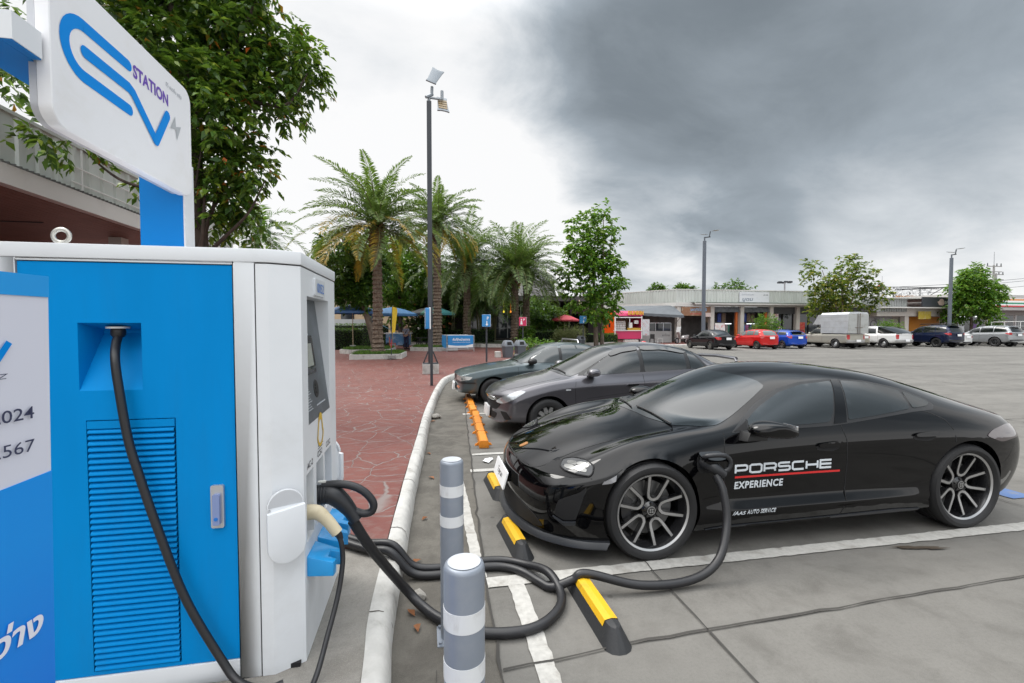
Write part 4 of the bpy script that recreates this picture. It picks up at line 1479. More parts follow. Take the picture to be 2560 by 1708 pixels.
# ------------------------------------------------------------------ charging cabinet
BLUE = mat('cabinet_blue', (.001, .225, .58), rough=.45, spec=.06, var=.05, vs=3, stretch=(1, 1, .15), dirt=(.012, .17, .42), ds=3, da=.4)
WHITE = mat('cabinet_white', (.70, .72, .745), rough=.38, var=.02, vs=2, dirt=(.50, .50, .49), ds=2.5, da=.25)
GAPD = mat('gap_black', (.01, .01, .012), rough=.8)
CABLE = mat('cable_rubber', (.014, .014, .016), rough=.42, bump=.08, bs=70, rv=.08)
SKYB = mat('holder_blue', (.015, .30, .68), rough=.32, coat=.3, dirt=(.02, .20, .45), ds=14, da=.4)
CH = wthing('charging_cabinet', 'large blue and white charging cabinet with three sockets and a dark slanted screen', 'charger', (-1.15, 2.62, .15))
X0, X1, Y0, Y1, ZB, ZT = -1.75, -.567, 2.19, 3.10, .15, 2.08
b = MB()
# white frame of the blue side (opening left for the door) and the plain rear walls
dx0, dx1, dz0, dz1 = -1.632, -.827, .24, 2.008
b.box(X0, dx0, Y0, Y0 + .04, ZB, ZT - .06)
b.box(dx1, -.742, Y0, Y0 + .04, ZB, ZT - .06)
b.box(dx0, dx1, Y0, Y0 + .04, dz1, ZT - .06)
b.box(dx0, dx1, Y0, Y0 + .04, ZB, dz0)
b.box(X0, -.742, Y1 - .04, Y1, ZB, ZT - .06)
b.box(X0, X0 + .04, Y0 + .04, Y1 - .04, ZB, ZT - .06)
b.box(X0 + .04, -.742, Y0 + .22, Y1 - .04, ZB, ZT - .10)
b.build('cabinet_frame', WHITE, CH, smooth=30, bevel=.004)
b = MB()
b.prism([(X0 - .005, Y0 - .004), (-.685, Y0 - .004), (-.562, Y0 + .058), (-.562, Y1 - .058), (-.685, Y1 + .004), (X0 - .005, Y1 + .004)], ZT - .06, ZT)
b.build('top_cover', WHITE, CH, smooth=30, bevel=.006)
# front module: a wall with a screen opening and three socket slots
fm = MB()
PX = X1
zs = [ZB, .70, 1.025, 1.255, 1.885, ZT - .066]
ys = [Y0 + .062, 2.30, 2.36, 2.44, 2.50, 2.665, 2.70, 2.85, 2.89, Y1 - .062]
def hole(y, z):
	if 1.255 < z < 1.885 and 2.36 < y < 2.85:
		return True
	if .70 < z < 1.025 and (2.30 < y < 2.44 or 2.50 < y < 2.665 or 2.70 < y < 2.89):
		return True
	return False
for i in range(len(ys) - 1):
	for j in range(len(zs) - 1):
		if not hole((ys[i] + ys[i + 1]) / 2, (zs[j] + zs[j + 1]) / 2):
			fm.quad((PX, ys[i], zs[j]), (PX, ys[i + 1], zs[j]), (PX, ys[i + 1], zs[j + 1]), (PX, ys[i], zs[j + 1]))
zt = zs[-1]
fm.quad((-.738, Y0, ZB), (-.685, Y0, ZB), (-.685, Y0, zt), (-.738, Y0, zt))
fm.quad((-.685, Y0, ZB), (PX, Y0 + .062, ZB), (PX, Y0 + .062, zt), (-.685, Y0, zt))
fm.quad((PX, Y1 - .062, ZB), (-.685, Y1, ZB), (-.685, Y1, zt), (PX, Y1 - .062, zt))
fm.quad((-.685, Y1, ZB), (-.738, Y1, ZB), (-.738, Y1, zt), (-.685, Y1, zt))
# walls of the openings
xb = PX - .17
for (ya, yb_, za, zb_) in ((2.30, 2.44, .70, 1.025), (2.50, 2.665, .70, 1.025), (2.70, 2.89, .70, 1.025)):
	fm.quad((PX, ya, za), (xb, ya, za), (xb, ya, zb_), (PX, ya, zb_))
	fm.quad((PX, yb_, zb_), (xb, yb_, zb_), (xb, yb_, za), (PX, yb_, za))
	fm.quad((PX, ya, zb_), (xb, ya, zb_), (xb, yb_, zb_), (PX, yb_, zb_))
	fm.quad((xb, ya, za), (PX, ya, za), (PX, yb_, za), (xb, yb_, za))
	fm.quad((xb, ya, za), (xb, yb_, za), (xb, yb_, zb_), (xb, ya, zb_))
ya, yb_, za, zb_ = 2.36, 2.85, 1.255, 1.885
xd = PX - .078
fm.quad((PX, yb_, zb_), (xd, yb_, zb_), (xd, yb_, zb_), (PX, yb_, za))
fm.quad((PX, ya, za), (xd, ya, zb_), (xd, ya, zb_), (PX, ya, zb_))
fm.quad((PX, ya, zb_), (xd, ya, zb_), (xd, yb_, zb_), (PX, yb_, zb_))
fm.build('front_module', WHITE, CH, smooth=30)
b = MB()
b.box(-.7415, -.7385, Y0 - .001, Y0 + .03, ZB, zt)
b.build('module_gap', GAPD, CH, smooth=0)
# slanted control panel and its screen
sl = Vector((xd - PX, 0, zb_ - za))
MS = frame((PX + .001, ya, za), (0, 1, 0), y=sl.normalized())
L = sl.length
b = MB()
b.prism([(0, 0), (yb_ - ya, 0), (yb_ - ya, L), (0, L)], -.012, 0, MS)
PANEL = mat('panel_charcoal', (.075, .088, .10), rough=.32, dirt=(.15, .17, .19), ds=9, da=.5)
pn = b.build('control_panel', PANEL, CH, smooth=0)
b = MB()
b.prism(rrect(.02, .29, .235, .435, .006), 0, .004, MS)
b.use(1).prism([(.03, .275), (.245, .275), (.245, .395), (.03, .395)], .004, .006, MS)
b.build('screen', [mat('screen_bezel', (.02, .024, .03), rough=.25, coat=.5), mat('screen_face', (.42, .44, .40), rough=.25, coat=.6, var=.25, vs=7)], pn, smooth=0)
b = MB()
b.lathe([(0, .003), (.045, .003), (.05, 0), (0, 0)], 24, MS @ T(.235, .15, 0))
for k in range(3):
	b.prism(rrect(.215, .255, .125 + .02 * k, .139 + .02 * k, .003), .003, .005, MS)
b.build('card_reader', BLACKP, pn, smooth=30)
PALE = mat('print_pale', (.42, .45, .48), rough=.5)
b = MB()
for k in range(9):
	b.box(.02, .12 - .02 * (k % 3), .06 + .013 * k, .064 + .013 * k, .0008, .0014, MS)
b.box(.20, .40, .06, .067, .0008, .0014, MS)
for yy in (.46, .55):
	for xx in (.05, .12, .19):
		b.box(xx, xx + .03, yy, yy + .05, .0008, .0014, MS)
		b.box(xx, xx + .04, yy - .02, yy - .013, .0008, .0014, MS)
b.build('panel_print', PALE, pn, smooth=0)
MF = frame((PX, 0, 0), (0, 1, 0), z=(1, 0, 0))          # front face: u = y, v = z
b = MB()
b.prism(rrect(2.495, 2.72, 1.897, 1.985, .008), 0, .010, MF)
pl = b.build('number_plaque', mat('plaque_white', (.72, .74, .77), rough=.3, coat=.4), CH, smooth=30)
NUMB = mat('digit_blue', (.01, .16, .55), rough=.4)
flat_text('plaque_number', '0052', MF @ T(2.6075, 1.915, .0105), NUMB, pl, .052, .15, bold=.0, align='CENTER')
b = MB()
n = 28
o1 = [(2.60 + .075 * math.cos(6.283 * i / n) * (.85 if math.sin(6.283 * i / n) > 0 else 1), 1.165 + .075 * math.sin(6.283 * i / n) * (1.45 if math.sin(6.283 * i / n) > .75 else 1)) for i in range(n)]
b.add([MF @ Vector((x, y, .002)) for x, y in o1] + [MF @ Vector((2.60 + (x - 2.60) * .72, 1.16 + (y - 1.165) * .70, .002)) for x, y in o1], [(i, (i + 1) % n, n + (i + 1) % n, n + i) for i in range(n)])
b.build('hand_sticker', mat('sticker_yellow', (.62, .40, .03), rough=.4), CH, smooth=0)
for tx, yy in (('AC-2', 2.37), ('CCS-2', 2.58), ('CCS-2', 2.79)):
	flat_text('socket_label', tx, MF @ T(yy, 1.045, 0), INK, CH, .032, .11, bold=.01, align='CENTER')
b = MB()
for k in range(2):
	b.box(2.54, 2.66, 1.085 + .014 * k, 1.088 + .014 * k, .0008, .0014, MF)
b.build('sticker_print', INK, CH, smooth=0)
# blue door with recess and louvres
d = MB()
yd = Y0 + .006
rx0, rx1, rz0, rz1 = -1.424, -1.19, 1.468, 1.753
lx0, lx1, lz0, lz1 = -1.404, -1.068, .26, 1.343
gx = [dx0 + .004, rx0, lx0, rx1, lx1, dx1 - .004]
gz = [dz0 + .004, lz0, lz1, rz0, rz1, dz1 - .004]
for i in range(5):
	for j in range(5):
		cx, cz = (gx[i] + gx[i + 1]) / 2, (gz[j] + gz[j + 1]) / 2
		if (rx0 < cx < rx1 and rz0 < cz < rz1) or (lx0 < cx < lx1 and lz0 < cz < lz1):
			continue
		d.quad((gx[i], yd, gz[j]), (gx[i + 1], yd, gz[j]), (gx[i + 1], yd, gz[j + 1]), (gx[i], yd, gz[j + 1]))
e = dx0 + .004, dx1 - .004, dz0 + .004, dz1 - .004
for (x, z, x2, z2) in ((e[0], e[2], e[0], e[3]), (e[1], e[3], e[1], e[2]), (e[0], e[3], e[1], e[3]), (e[1], e[2], e[0], e[2])):
	d.quad((x, yd, z), (x2, yd, z2), (x2, yd + .03, z2), (x, yd + .03, z))
dp = .135
ix0, ix1 = rx0 + .015, rx1 - .015
d.quad((rx0, yd, rz1), (rx1, yd, rz1), (ix1, yd + dp, rz1 - .03), (ix0, yd + dp, rz1 - .03))
d.quad((rx0, yd, rz0), (rx0, yd, rz1), (ix0, yd + dp, rz1 - .03), (ix0, yd + dp, rz1 - .045))
d.quad((rx1, yd, rz1), (rx1, yd, rz0), (ix1, yd + dp, rz1 - .045), (ix1, yd + dp, rz1 - .03))
d.quad((ix0, yd + dp, rz1 - .03), (ix1, yd + dp, rz1 - .03), (ix1, yd + dp, rz1 - .045), (ix0, yd + dp, rz1 - .045))
d.quad((rx0, yd, rz0), (ix0, yd + dp, rz1 - .045), (ix1, yd + dp, rz1 - .045), (rx1, yd, rz0))
for (xa, za, xb_, zb2) in ((lx0, lz0, lx0, lz1), (lx1, lz1, lx1, lz0), (lx0, lz1, lx1, lz1), (lx1, lz0, lx0, lz0)):
	d.quad((xa, yd, za), (xb_, yd, zb2), (xb_, yd + .04, zb2), (xa, yd + .04, za))
d.quad((lx0, yd + .04, lz0), (lx1, yd + .04, lz0), (lx1, yd + .04, lz1), (lx0, yd + .04, lz1))
door = d.build('door', BLUE, CH, smooth=0)
sl_ = MB()
nz = 41
pitch = (lz1 - .035 - lz0) / nz
pf = [(.004, -.5), (-.009, -.42), (-.013, -.25), (-.012, .05), (-.004, .30), (.012, .42)]
for k in range(nz):
	zc = lz0 + pitch * (k + .5)
	vs = [(x, yd + .008 + a * 1.0, zc + c * pitch) for x in (lx0 + .006, lx1 - .006) for a, c in pf]
	m_ = len(pf)
	sl_.add(vs, [(i, m_ + i, m_ + i + 1, i + 1) for i in range(m_ - 1)])
sl_.box(lx0 + .004, lx1 - .004, yd - .003, yd + .02, lz1 - .036, lz1 - .004)
sl_.build('louvre', BLUE, door, smooth=50)
b = MB()
for (xa, xb2, za, zb2) in ((dx0 + .001, dx0 + .03, dz0 + .001, dz1 - .001), (dx1 - .03, dx1 - .001, dz0 + .001, dz1 - .001), (dx0 + .03, dx1 - .03, dz0 + .001, dz0 + .03), (dx0 + .03, dx1 - .03, dz1 - .03, dz1 - .001)):
	b.box(xa, xb2, Y0 + .038, Y0 + .044, za, zb2)
b.build('door_gap', GAPD, CH, smooth=0)
h = MB()
MD = frame((-.907, yd, .945), (1, 0, 0), z=(0, -1, 0))
h.prism(rrect(-.026, .026, -.095, .095, .008), 0, .014, MD)
h.use(1).prism(rrect(-.014, .014, -.078, .058, .006), .014, .030, MD)
h.use(2).lathe([(0, .032), (.008, .032), (.008, .028), (0, .028)], 14, MD @ T(0, -.05, 0))
h.build('door_handle', [mat('handle_silver', (.52, .54, .57), rough=.3, metal=.7), mat('handle_lilac', (.20, .26, .47), rough=.3), NUMB], door, smooth=30)
# gland in the recess
gl_ = MB()
MG = frame((-1.31, Y0 + .065, rz1 - .016), (1, 0, 0), z=(0, .0, -1))
gl_.lathe([(0, 0), (.042, 0), (.042, .008), (0, .008)], 24, MG)
gl_.use(1).lathe([(.024, .008), (.027, .016), (.027, .035), (.020, .045), (0, .045)], 20, MG)
gl_.build('cable_gland', [mat('gland_white', (.6, .6, .58), rough=.4), CABLE], door, smooth=35)
# scoops that carry the spare cable
for (cx, cy, ang) in ((-.640, Y0 + .012, R(-63)), (-.628, Y1 - .030, R(63))):
	s_ = MB()
	nrm = Vector((math.cos(ang), math.sin(ang), 0))
	M = frame((cx, cy, .845), (-nrm.y, nrm.x, 0), z=nrm)
	capsule = [(.078 * math.cos(R(a)), -.085 + .078 * math.sin(R(a))) for a in range(180, 361, 15)] + [(.078 * math.cos(R(a)), .085 + .078 * math.sin(R(a))) for a in range(0, 181, 15)]
	s_.prism([(x * .8, y * .85) for x, y in capsule], 0, .035, M)
	cut = [p for p in capsule if p[1] < .09] + []
	plate = [(.078 * math.cos(R(a)), -.085 + .078 * math.sin(R(a))) for a in range(180, 361, 15)] + [(.078, .088), (-.078, .070)]
	s_.prism(plate, .035, .060, M)
	s_.use(1).prism([(x * .98, y) for x, y in capsule if y > .05], .022, .036, M)
	s_.build('cable_scoop', [WHITE, mat('scoop_grey', (.46, .47, .49), rough=.5)], CH, smooth=40, bevel=.004)
# blue cradles
for k, (yc, zc) in enumerate(((2.37, .60), (2.585, .60), (2.80, .60))):
	c = MB()
	out = [(-.085, 0), (.085, 0), (.085, .02), (.070, .125), (.032, .135), (.030, .085), (-.030, .085), (-.034, .125), (-.078, .118), (-.085, .02)]
	vs = []
	for (u, w) in out:
		zt_ = zc + .035 - w * .35
		vs.append((PX + w, yc + u, zt_))
	for (u, w) in out:
		vs.append((PX + w, yc + u, zc - .060 - w * .12))
	m_ = len(out)
	c.add(vs, [tuple(range(m_)), tuple(range(2 * m_ - 1, m_ - 1, -1))] + [(i, m_ + i, m_ + (i + 1) % m_, (i + 1) % m_) for i in range(m_)])
	c.build('plug_cradle', SKYB, CH, smooth=30, clean=True, bevel=.004)
for (ex, ey) in ((-1.52, 2.27), (-.80, 2.88)):
	b = MB()
	M = frame((ex, ey, ZT + .042), (1, 0, 0), z=(.35, -.93, 0))
	ringp = [(.030 + .010 * math.cos(a), .010 * math.sin(a)) for a in np.linspace(0, 2 * math.pi, 9)[:-1]]
	b.lathe(ringp, 24, M, closed=True)
	b.cyl((ex, ey, ZT), (ex, ey, ZT + .012), .022, .018, 14)
	b.build('lifting_eye', mat('eye_zinc', (.55, .54, .50), rough=.35, metal=.6), CH, smooth=50)
b = MB()
b.box(X0 + .03, X1 - .02, Y0 + .03, Y1 - .03, ZB - .001, ZB + .02)
b.build('plinth', GAPD, CH, smooth=0)
# ------------------------------------------------------------------ cables and plugs
def cable(name, label, pts, r, n=10, sub=10):
	b = MB()
	b.tube(catmull(pts, sub), r, n)
	base = pts[0]
	return tag(b.build(name, CABLE, None, smooth=60), label, 'cable')
cable('charging_cable', 'black cable hanging from the recess down the blue cabinet door',
	  [(-1.31, 2.256, 1.70), (-1.30, 2.22, 1.66), (-1.272, 2.165, 1.60), (-1.255, 2.15, 1.50), (-1.222, 2.145, 1.27), (-1.18, 2.143, 1.10), (-1.122, 2.142, .89), (-1.02, 2.14, .57), (-.885, 2.135, .29), (-.80, 2.10, .20), (-.68, 2.06, .185), (-.62, 2.08, .185)], .0165)
A = [(-.72, 3.55, .30), (-.60, 3.46, .205), (-.42, 3.33, .195), (-.24, 3.25, .20), (-.10, 3.21, .06), (.086, 3.195, .033), (.30, 3.23, .033), (.52, 3.22, .033), (.68, 3.12, .040), (.80, 2.93, .075), (.835, 2.74, .036), (.76, 2.57, .033), (.576, 2.445, .033), (.317, 2.46, .033), (.10, 2.60, .033), (-.03, 2.74, .050), (-.12, 2.80, .12), (-.235, 2.72, .32), (-.33, 2.62, .52), (-.40, 2.575, .675)]
cable('charging_cable', 'thick black cable looping on the concrete back to the black plug in the cabinet', A, .029, 12)
B = [(-.72, 3.45, .25), (-.58, 3.37, .197), (-.40, 3.24, .19), (-.25, 3.17, .19), (-.10, 3.13, .05), (.086, 3.11, .031), (.30, 3.15, .031), (.50, 3.14, .031), (.64, 3.05, .031), (.735, 2.90, .031), (.80, 2.82, .033), (.93, 2.79, .085), (1.02, 2.775, .125), (1.36, 2.70, .055), (1.72, 2.70, .05), (1.95, 2.74, .14), (2.085, 2.84, .34), (2.11, 2.92, .54), (2.095, 2.985, .64)]
cable('charging_cable', 'thick black cable running over a yellow wheel stop up to the sports saloon', B, .028, 12)
cable('charging_cable', 'thin black cable hanging in front of the cabinet from the cream plug',
	  [(-.447, 2.378, .70), (-.425, 2.375, .645), (-.418, 2.36, .55), (-.432, 2.30, .42), (-.462, 2.20, .29), (-.49, 2.08, .185), (-.53, 1.90, .166), (-.62, 1.75, .166)], .0125)
def plug(name, label, base, rot, m, big=True):
	"""connector along +X from its socket, drooping into the cable"""
	t = thing(name, label, 'plug', base, rot)
	b = MB()
	if big:
		path = catmull([(-.10, 0, .015), (-.02, 0, .015), (.05, 0, .012), (.10, 0, -.028), (.145, 0, -.085), (.175, 0, -.135)], 5)
		rs = list(np.interp(np.linspace(0, 1, len(path)), (0, .25, .45, .62, .8, 1), (.046, .050, .052, .046, .037, .036)))
		b.tube(path, .04, 16, True, rs, up=(0, 1, 0))
		for k in range(5):
			b.lathe([(.051, 0), (.053, .003), (.051, .006)], 18, frame((-.03 + .014 * k, 0, .015), (0, 1, 0), z=(1, 0, 0)))
		body = b.build('plug_body', m, t, smooth=50)
		hb = MB()
		lp = [(p.x, 0, p.z) for p in catmull([(.0, 0, .066), (.09, 0, .068), (.165, 0, .050), (.225, 0, .012), (.265, 0, -.045), (.258, 0, -.090), (.215, 0, -.102), (.165, 0, -.085)], 5)]
		hb.tube(lp, .017, 10, True, up=(0, 1, 0), rs=[.021] * len(lp))
		hb.build('handle_loop', m, t, smooth=60)
		tp = MB()
		tp.box(-.02, .02, -.012, .012, .082, .090)
		tp.build('latch_label', mat('latch_white', (.6, .6, .56), rough=.5), t, smooth=0)
	else:
		path = catmull([(-.08, 0, 0), (-.02, 0, 0), (.03, 0, -.006), (.075, 0, -.05), (.12, 0, -.115)], 5)
		rs = list(np.interp(np.linspace(0, 1, len(path)), (0, .3, .5, .7, 1), (.036, .037, .035, .030, .028)))
		b.tube(path, .03, 16, True, rs, up=(0, 1, 0))
		b.build('plug_body', m, t, smooth=50)
		e = MB()
		e.tube([(.115, 0, -.108), (.13, 0, -.130), (.137, 0, -.150)], .017, 12, True, [.021, .017, .013])
		e.build('strain_relief', CABLE, t, smooth=50)
	return t
PLUGM = mat('plug_black', (.018, .019, .022), rough=.42, bump=.05, bs=200)
plug('charging_plug', 'big black plug with a loop handle in the cabinet socket', (-.555, 2.575, .815), R(-2), PLUGM)
plug('charging_plug', 'cream plug in the left socket of the cabinet', (-.565, 2.38, .815), 0, mat('plug_cream', (.60, .52, .36), rough=.45, dirt=(.42, .33, .2), ds=20, da=.4), False)
# plug in the car
t = thing('charging_plug', 'black plug with a grip pushed into the sports saloon fender', 'plug', (2.07, 3.075, .705))
b = MB()
path = catmull([(-.005, .10, 0), (-.005, .02, 0), (0, -.05, -.002), (.03, -.085, -.022), (.085, -.095, -.065)], 5)
b.tube(path, .04, 16, True, list(np.interp(np.linspace(0, 1, len(path)), (0, .3, .6, 1), (.045, .050, .045, .033))), up=(0, 0, 1))
b.build('plug_body', PLUGM, t, smooth=50)
hb = MB()
lp = catmull([(-.05, -.03, .045), (-.035, -.075, .075), (.03, -.095, .085), (.10, -.10, .075), (.135, -.10, .03), (.12, -.10, -.02), (.07, -.095, -.045)], 5)
hb.tube(lp, .018, 10, True, up=(0, 1, 0))
hb.build('handle_loop', PLUGM, t, smooth=60)
# ------------------------------------------------------------------ bollards
BGREY = mat('bollard_grey', (.21, .235, .275), rough=.42, metal=.25, var=.05, vs=4, rv=.08, dirt=(.30, .31, .33), ds=6, da=.25)
BWHITE = mat('bollard_white', (.66, .67, .68), rough=.45, dirt=(.33, .31, .29), ds=11, da=.55, stretch=(1, 1, .35))
BTOP = mat('bollard_top', (.40, .42, .45), rough=.5, dirt=(.52, .53, .55), ds=9, da=.5)
def bollard(x, y, label):
	t = thing('bollard', label, 'bollard', (x, y, 0), 0, 'grey bollards in front of the charger')
	r = .0645
	b = MB()
	b.lathe([(r, .008), (r, .985), (r - .004, .996), (r - .012, 1.0)], 40)
	b.use(1).add([((r - .0125) * math.cos(6.2832 * k / 40), (r - .0125) * math.sin(6.2832 * k / 40), 1.0025) for k in range(40)], [tuple(range(40))])
	b.build('post', [BGREY, BTOP], t, smooth=50)
	for (z0, z1) in ((.808, .868), (.642, .70)):
		w = MB()
		w.lathe([(r + .0012, z0), (r + .0012, z1), (r - .002, z1), (r - .002, z0)], 40, closed=True)
		w.build('reflective_band', BWHITE, t, smooth=50)
	p = MB()
	p.box(-.085, .085, -.085, .085, 0, .010)
	for sx in (-1, 1):
		for sy in (-1, 1):
			p.cyl((sx * .068, sy * .068, .010), (sx * .068, sy * .068, .024), .009, .009, 6)
	p.build('base_plate', BGREY, t, smooth=20)
bollard(.113, 1.407, 'grey bollard with two white bands nearest the camera')
bollard(.135, 2.515, 'grey bollard with two white bands standing behind the nearer one')
# ------------------------------------------------------------------ wheel stops
YEL = mat('stop_yellow', (.62, .36, .010), rough=.5, dirt=(.34, .19, .02), ds=12, da=.45)
SBLK = mat('stop_rubber', (.018, .019, .021), rough=.6, bump=.2, bs=60)
ORNG = mat('stop_orange', (.66, .22, .012), rough=.5, dirt=(.33, .12, .03), ds=9, da=.55)
def wheel_stop(x, y, ang, label):
	t = thing('wheel_stop', label, 'wheel stop', (x, y, 0), ang, 'black and yellow rubber wheel stops')
	L2, w, wt, h = .36, .08, .036, .105
	b = MB()
	n = 6
	out = []
	low = [(w, -L2 + .07), (w, L2 - .07)] + [(w * math.cos(a), L2 - .07 + .07 * math.sin(a)) for a in np.linspace(.3, math.pi - .3, n)] + [(-w, L2 - .07), (-w, -L2 + .07)] + [(w * math.cos(a), -L2 + .07 + .07 * math.sin(a)) for a in np.linspace(math.pi + .3, 2 * math.pi - .3, n)]
	vs = [(a, c, 0) for a, c in low] + [(a * wt / w, c * .80, h * .93) for a, c in low] + [(0, c * .78, h) for a, c in low]
	m = len(low)
	fs = [(i, (i + 1) % m, m + (i + 1) % m, m + i) for i in range(m)] + [(m + i, m + (i + 1) % m, 2 * m + (i + 1) % m, 2 * m + i) for i in range(m)]
	b.add(vs, fs)
	b.build('stop_body', SBLK, t, smooth=25)
	s = MB()
	for sg in (-1, 1):
		k0, k1, e = .20, .86, .003
		pts = []
		for c in (-.205, .205):
			pts.append((sg * (w + (wt - w) * k0 + e), c * 1.02, h * .93 * k0 + e))
		a = [(sg * (wt + (w - wt) * .30 + e), -.21, h * .65), (sg * (wt + (w - wt) * .30 + e), .21, h * .65), (sg * (wt * .98 + e), .21, h * .935 + e), (sg * (wt * .98 + e), -.21, h * .935 + e)]
		s.add(a, [(0, 1, 2, 3)][::1])
		bq = [(sg * (wt * .98 + e), -.21, h * .935 + e), (sg * (wt * .98 + e), .21, h * .935 + e), (0, .21, h + e), (0, -.21, h + e)]
		s.add(bq, [(0, 1, 2, 3)])
	s.build('yellow_panel', YEL, t, smooth=0)
wheel_stop(.715, 4.76, R(2), 'yellow wheel stop beside the front plate of the sports saloon')
wheel_stop(.69, 3.57, R(4), 'yellow wheel stop in front of the sports saloon splitter')
wheel_stop(1.0, 2.555, R(2), 'yellow wheel stop with the black cable lying over it')
def orange_stop(x, y, ang, L, label):
	t = thing('wheel_stop', label, 'wheel stop', (x, y, 0), ang, 'orange steel wheel stops')
	b = MB()
	b.prism([(-.07, 0), (.07, 0), (.062, .10), (.045, .115), (-.045, .115), (-.062, .10)], -L / 2, L / 2, frame((0, 0, 0), (1, 0, 0), z=(0, -1, 0)))
	b.build('stop_beam', ORNG, t, smooth=20, bevel=.006)
	b = MB()
	for yy in (-L * .23, L * .02, L * .27):
		b.box(-.064, .064, yy - .006, yy + .006, .06, .118)
	b.build('joint_band', mat('stop_rust', (.25, .10, .02), rough=.7), t, smooth=0)
	for yy in (-L * .42, -L * .1, L * .16, L * .42):
		for sg in (-1, 1):
			f = MB()
			f.prism([(0, 0), (.06, 0), (0, .05)] if sg > 0 else [(0, 0), (0, .05), (-.06, 0)], -.02, .02, frame((sg * .066, yy, .003), (1, 0, 0), z=(0, -1, 0)))
			f.cyl((sg * .105, yy, .003), (sg * .105, yy, .03), .012, .012, 6)
			f.build('bolt_foot', ORNG, t, smooth=0)
orange_stop(.862, 7.52, R(-3), 2.3, 'nearer orange wheel stop, in front of the grey saloon')
orange_stop(.945, 9.85, R(-2), 2.05, 'farther orange wheel stop, under the old teal saloon bumper')
# ------------------------------------------------------------------ light-box sign on its post
SG = wthing('charging_sign', 'white light-box sign reading EV STATION on a blue post behind the cabinet', 'sign', (-1.45, 3.12, .15))
SBLUE = mat('sign_blue', (.001, .19, .56), rough=.35, spec=.2, var=.05, vs=2)
b = MB()
b.box(-1.648, -1.418, 3.06, 3.166, .15, 2.715)
b.use(1).box(-1.418, -1.41, 3.058, 3.17, .15, 2.72)
b.build('post', [SBLUE, WHITE], SG, smooth=0)
b = MB()
b.box(-1.578, -1.418, 1.88, 3.165, 2.716, 2.72)
b.box(-1.417, -1.384, 1.88, 2.00, 2.716, 2.72)
b.use(1).box(-1.582, -1.436, 1.876, 3.169, 2.72, 2.815)
b.box(-1.436, -1.380, 1.876, 2.0, 2.72, 2.815)
b.build('arm', [SBLUE, WHITE], SG, smooth=0)
LB = mat('lightbox_white', (.80, .80, .82), rough=.35, coat=.2, dirt=(.60, .57, .50), ds=5, da=.18)
px_ = -1.36
MP = frame((px_, 0, 0), (0, 1, 0), z=(1, 0, 0))
b = MB()
b.prism(rrect(2.01, 3.045, 2.497, 3.115, .075, 8), -.05, 0, MP)
panel = b.build('light_box', LB, SG, smooth=30, bevel=.008, seg=3)
b = MB()
b.prism(rrect(2.015, 3.04, 2.502, 3.11, .075, 8), -.075, -.051, MP)
b.build('box_rim', mat('rim_grey', (.50, .51, .54), rough=.4, metal=.3, dirt=(.33, .33, .34), ds=5, da=.4), SG, smooth=30)
EVB = mat('logo_blue', (.001, .235, .70), rough=.5, spec=.1)
def strokes(name, lines, w, m, parent, off=.0015, M=MP, rnd_ends=True):
	b = MB()
	z = off
	for L_ in lines:
		a, f = ribbon2d(L_, w)
		b.add([M @ Vector((x, y, z)) for x, y in a], f)
		if rnd_ends:
			for (cx, cy) in (L_[0], L_[-1]):
				n = 14
				z += .0002
				b.add([M @ Vector((cx + w / 2 * math.cos(6.283 * i / n), cy + w / 2 * math.sin(6.283 * i / n), z)) for i in range(n)], [tuple(range(n))])
		z += .0003
	return b.build(name, m, parent, smooth=0)
def arc(cx, cy, r, a0, a1, n=10):
	return [(cx + r * math.cos(R(a0 + (a1 - a0) * i / n)), cy + r * math.sin(R(a0 + (a1 - a0) * i / n))) for i in range(n + 1)]
# the E is a hairpin around a middle bar; the bar runs on into the V
ze, zm, zl = 2.957, 2.855, 2.752
strokes('logo', [[(2.465, ze), (2.18, ze)] + arc(2.18, (ze + zl) / 2, (ze - zl) / 2, 90, 270, 16) + [(2.465, zl)],
				 [(2.185, zm), (2.465, zm), (2.497, zm - .012)], [(2.495, zm - .012), (2.672, 2.692)], [(2.676, 2.692), (2.785, 2.868)]], .050, EVB, panel)
b = MB()
bolt = [(2.815, 2.815), (2.865, 2.90), (2.872, 2.845), (2.925, 2.865), (2.88, 2.775), (2.868, 2.832)]
b.add([MP @ Vector((x, y, .002)) for x, y in bolt], [(0, 1, 2, 5), (2, 3, 4, 5)])
b.build('logo_bolt', mat('bolt_grey', (.42, .44, .46), rough=.4), panel, smooth=0)
flat_text('sign_lettering', 'STATION', MP @ T(2.50, 2.925, 0), mat('station_purple', (.13, .05, .42), rough=.4), panel, .060, .30, bold=.032)
flat_text('sign_lettering', 'อีวี สเตชั่น พลัส', MP @ T(2.78, 3.025, 0), mat('thai_grey', (.34, .36, .40), rough=.4), panel, .022, .16)
# ------------------------------------------------------------------ pull-up banner
BN = thing('banner_stand', 'white and blue pull-up banner with dates at the left edge', 'banner', (-.907, 1.27, .15), R(90 - 8.6))
BN.rotation_euler.x = R(1.0)
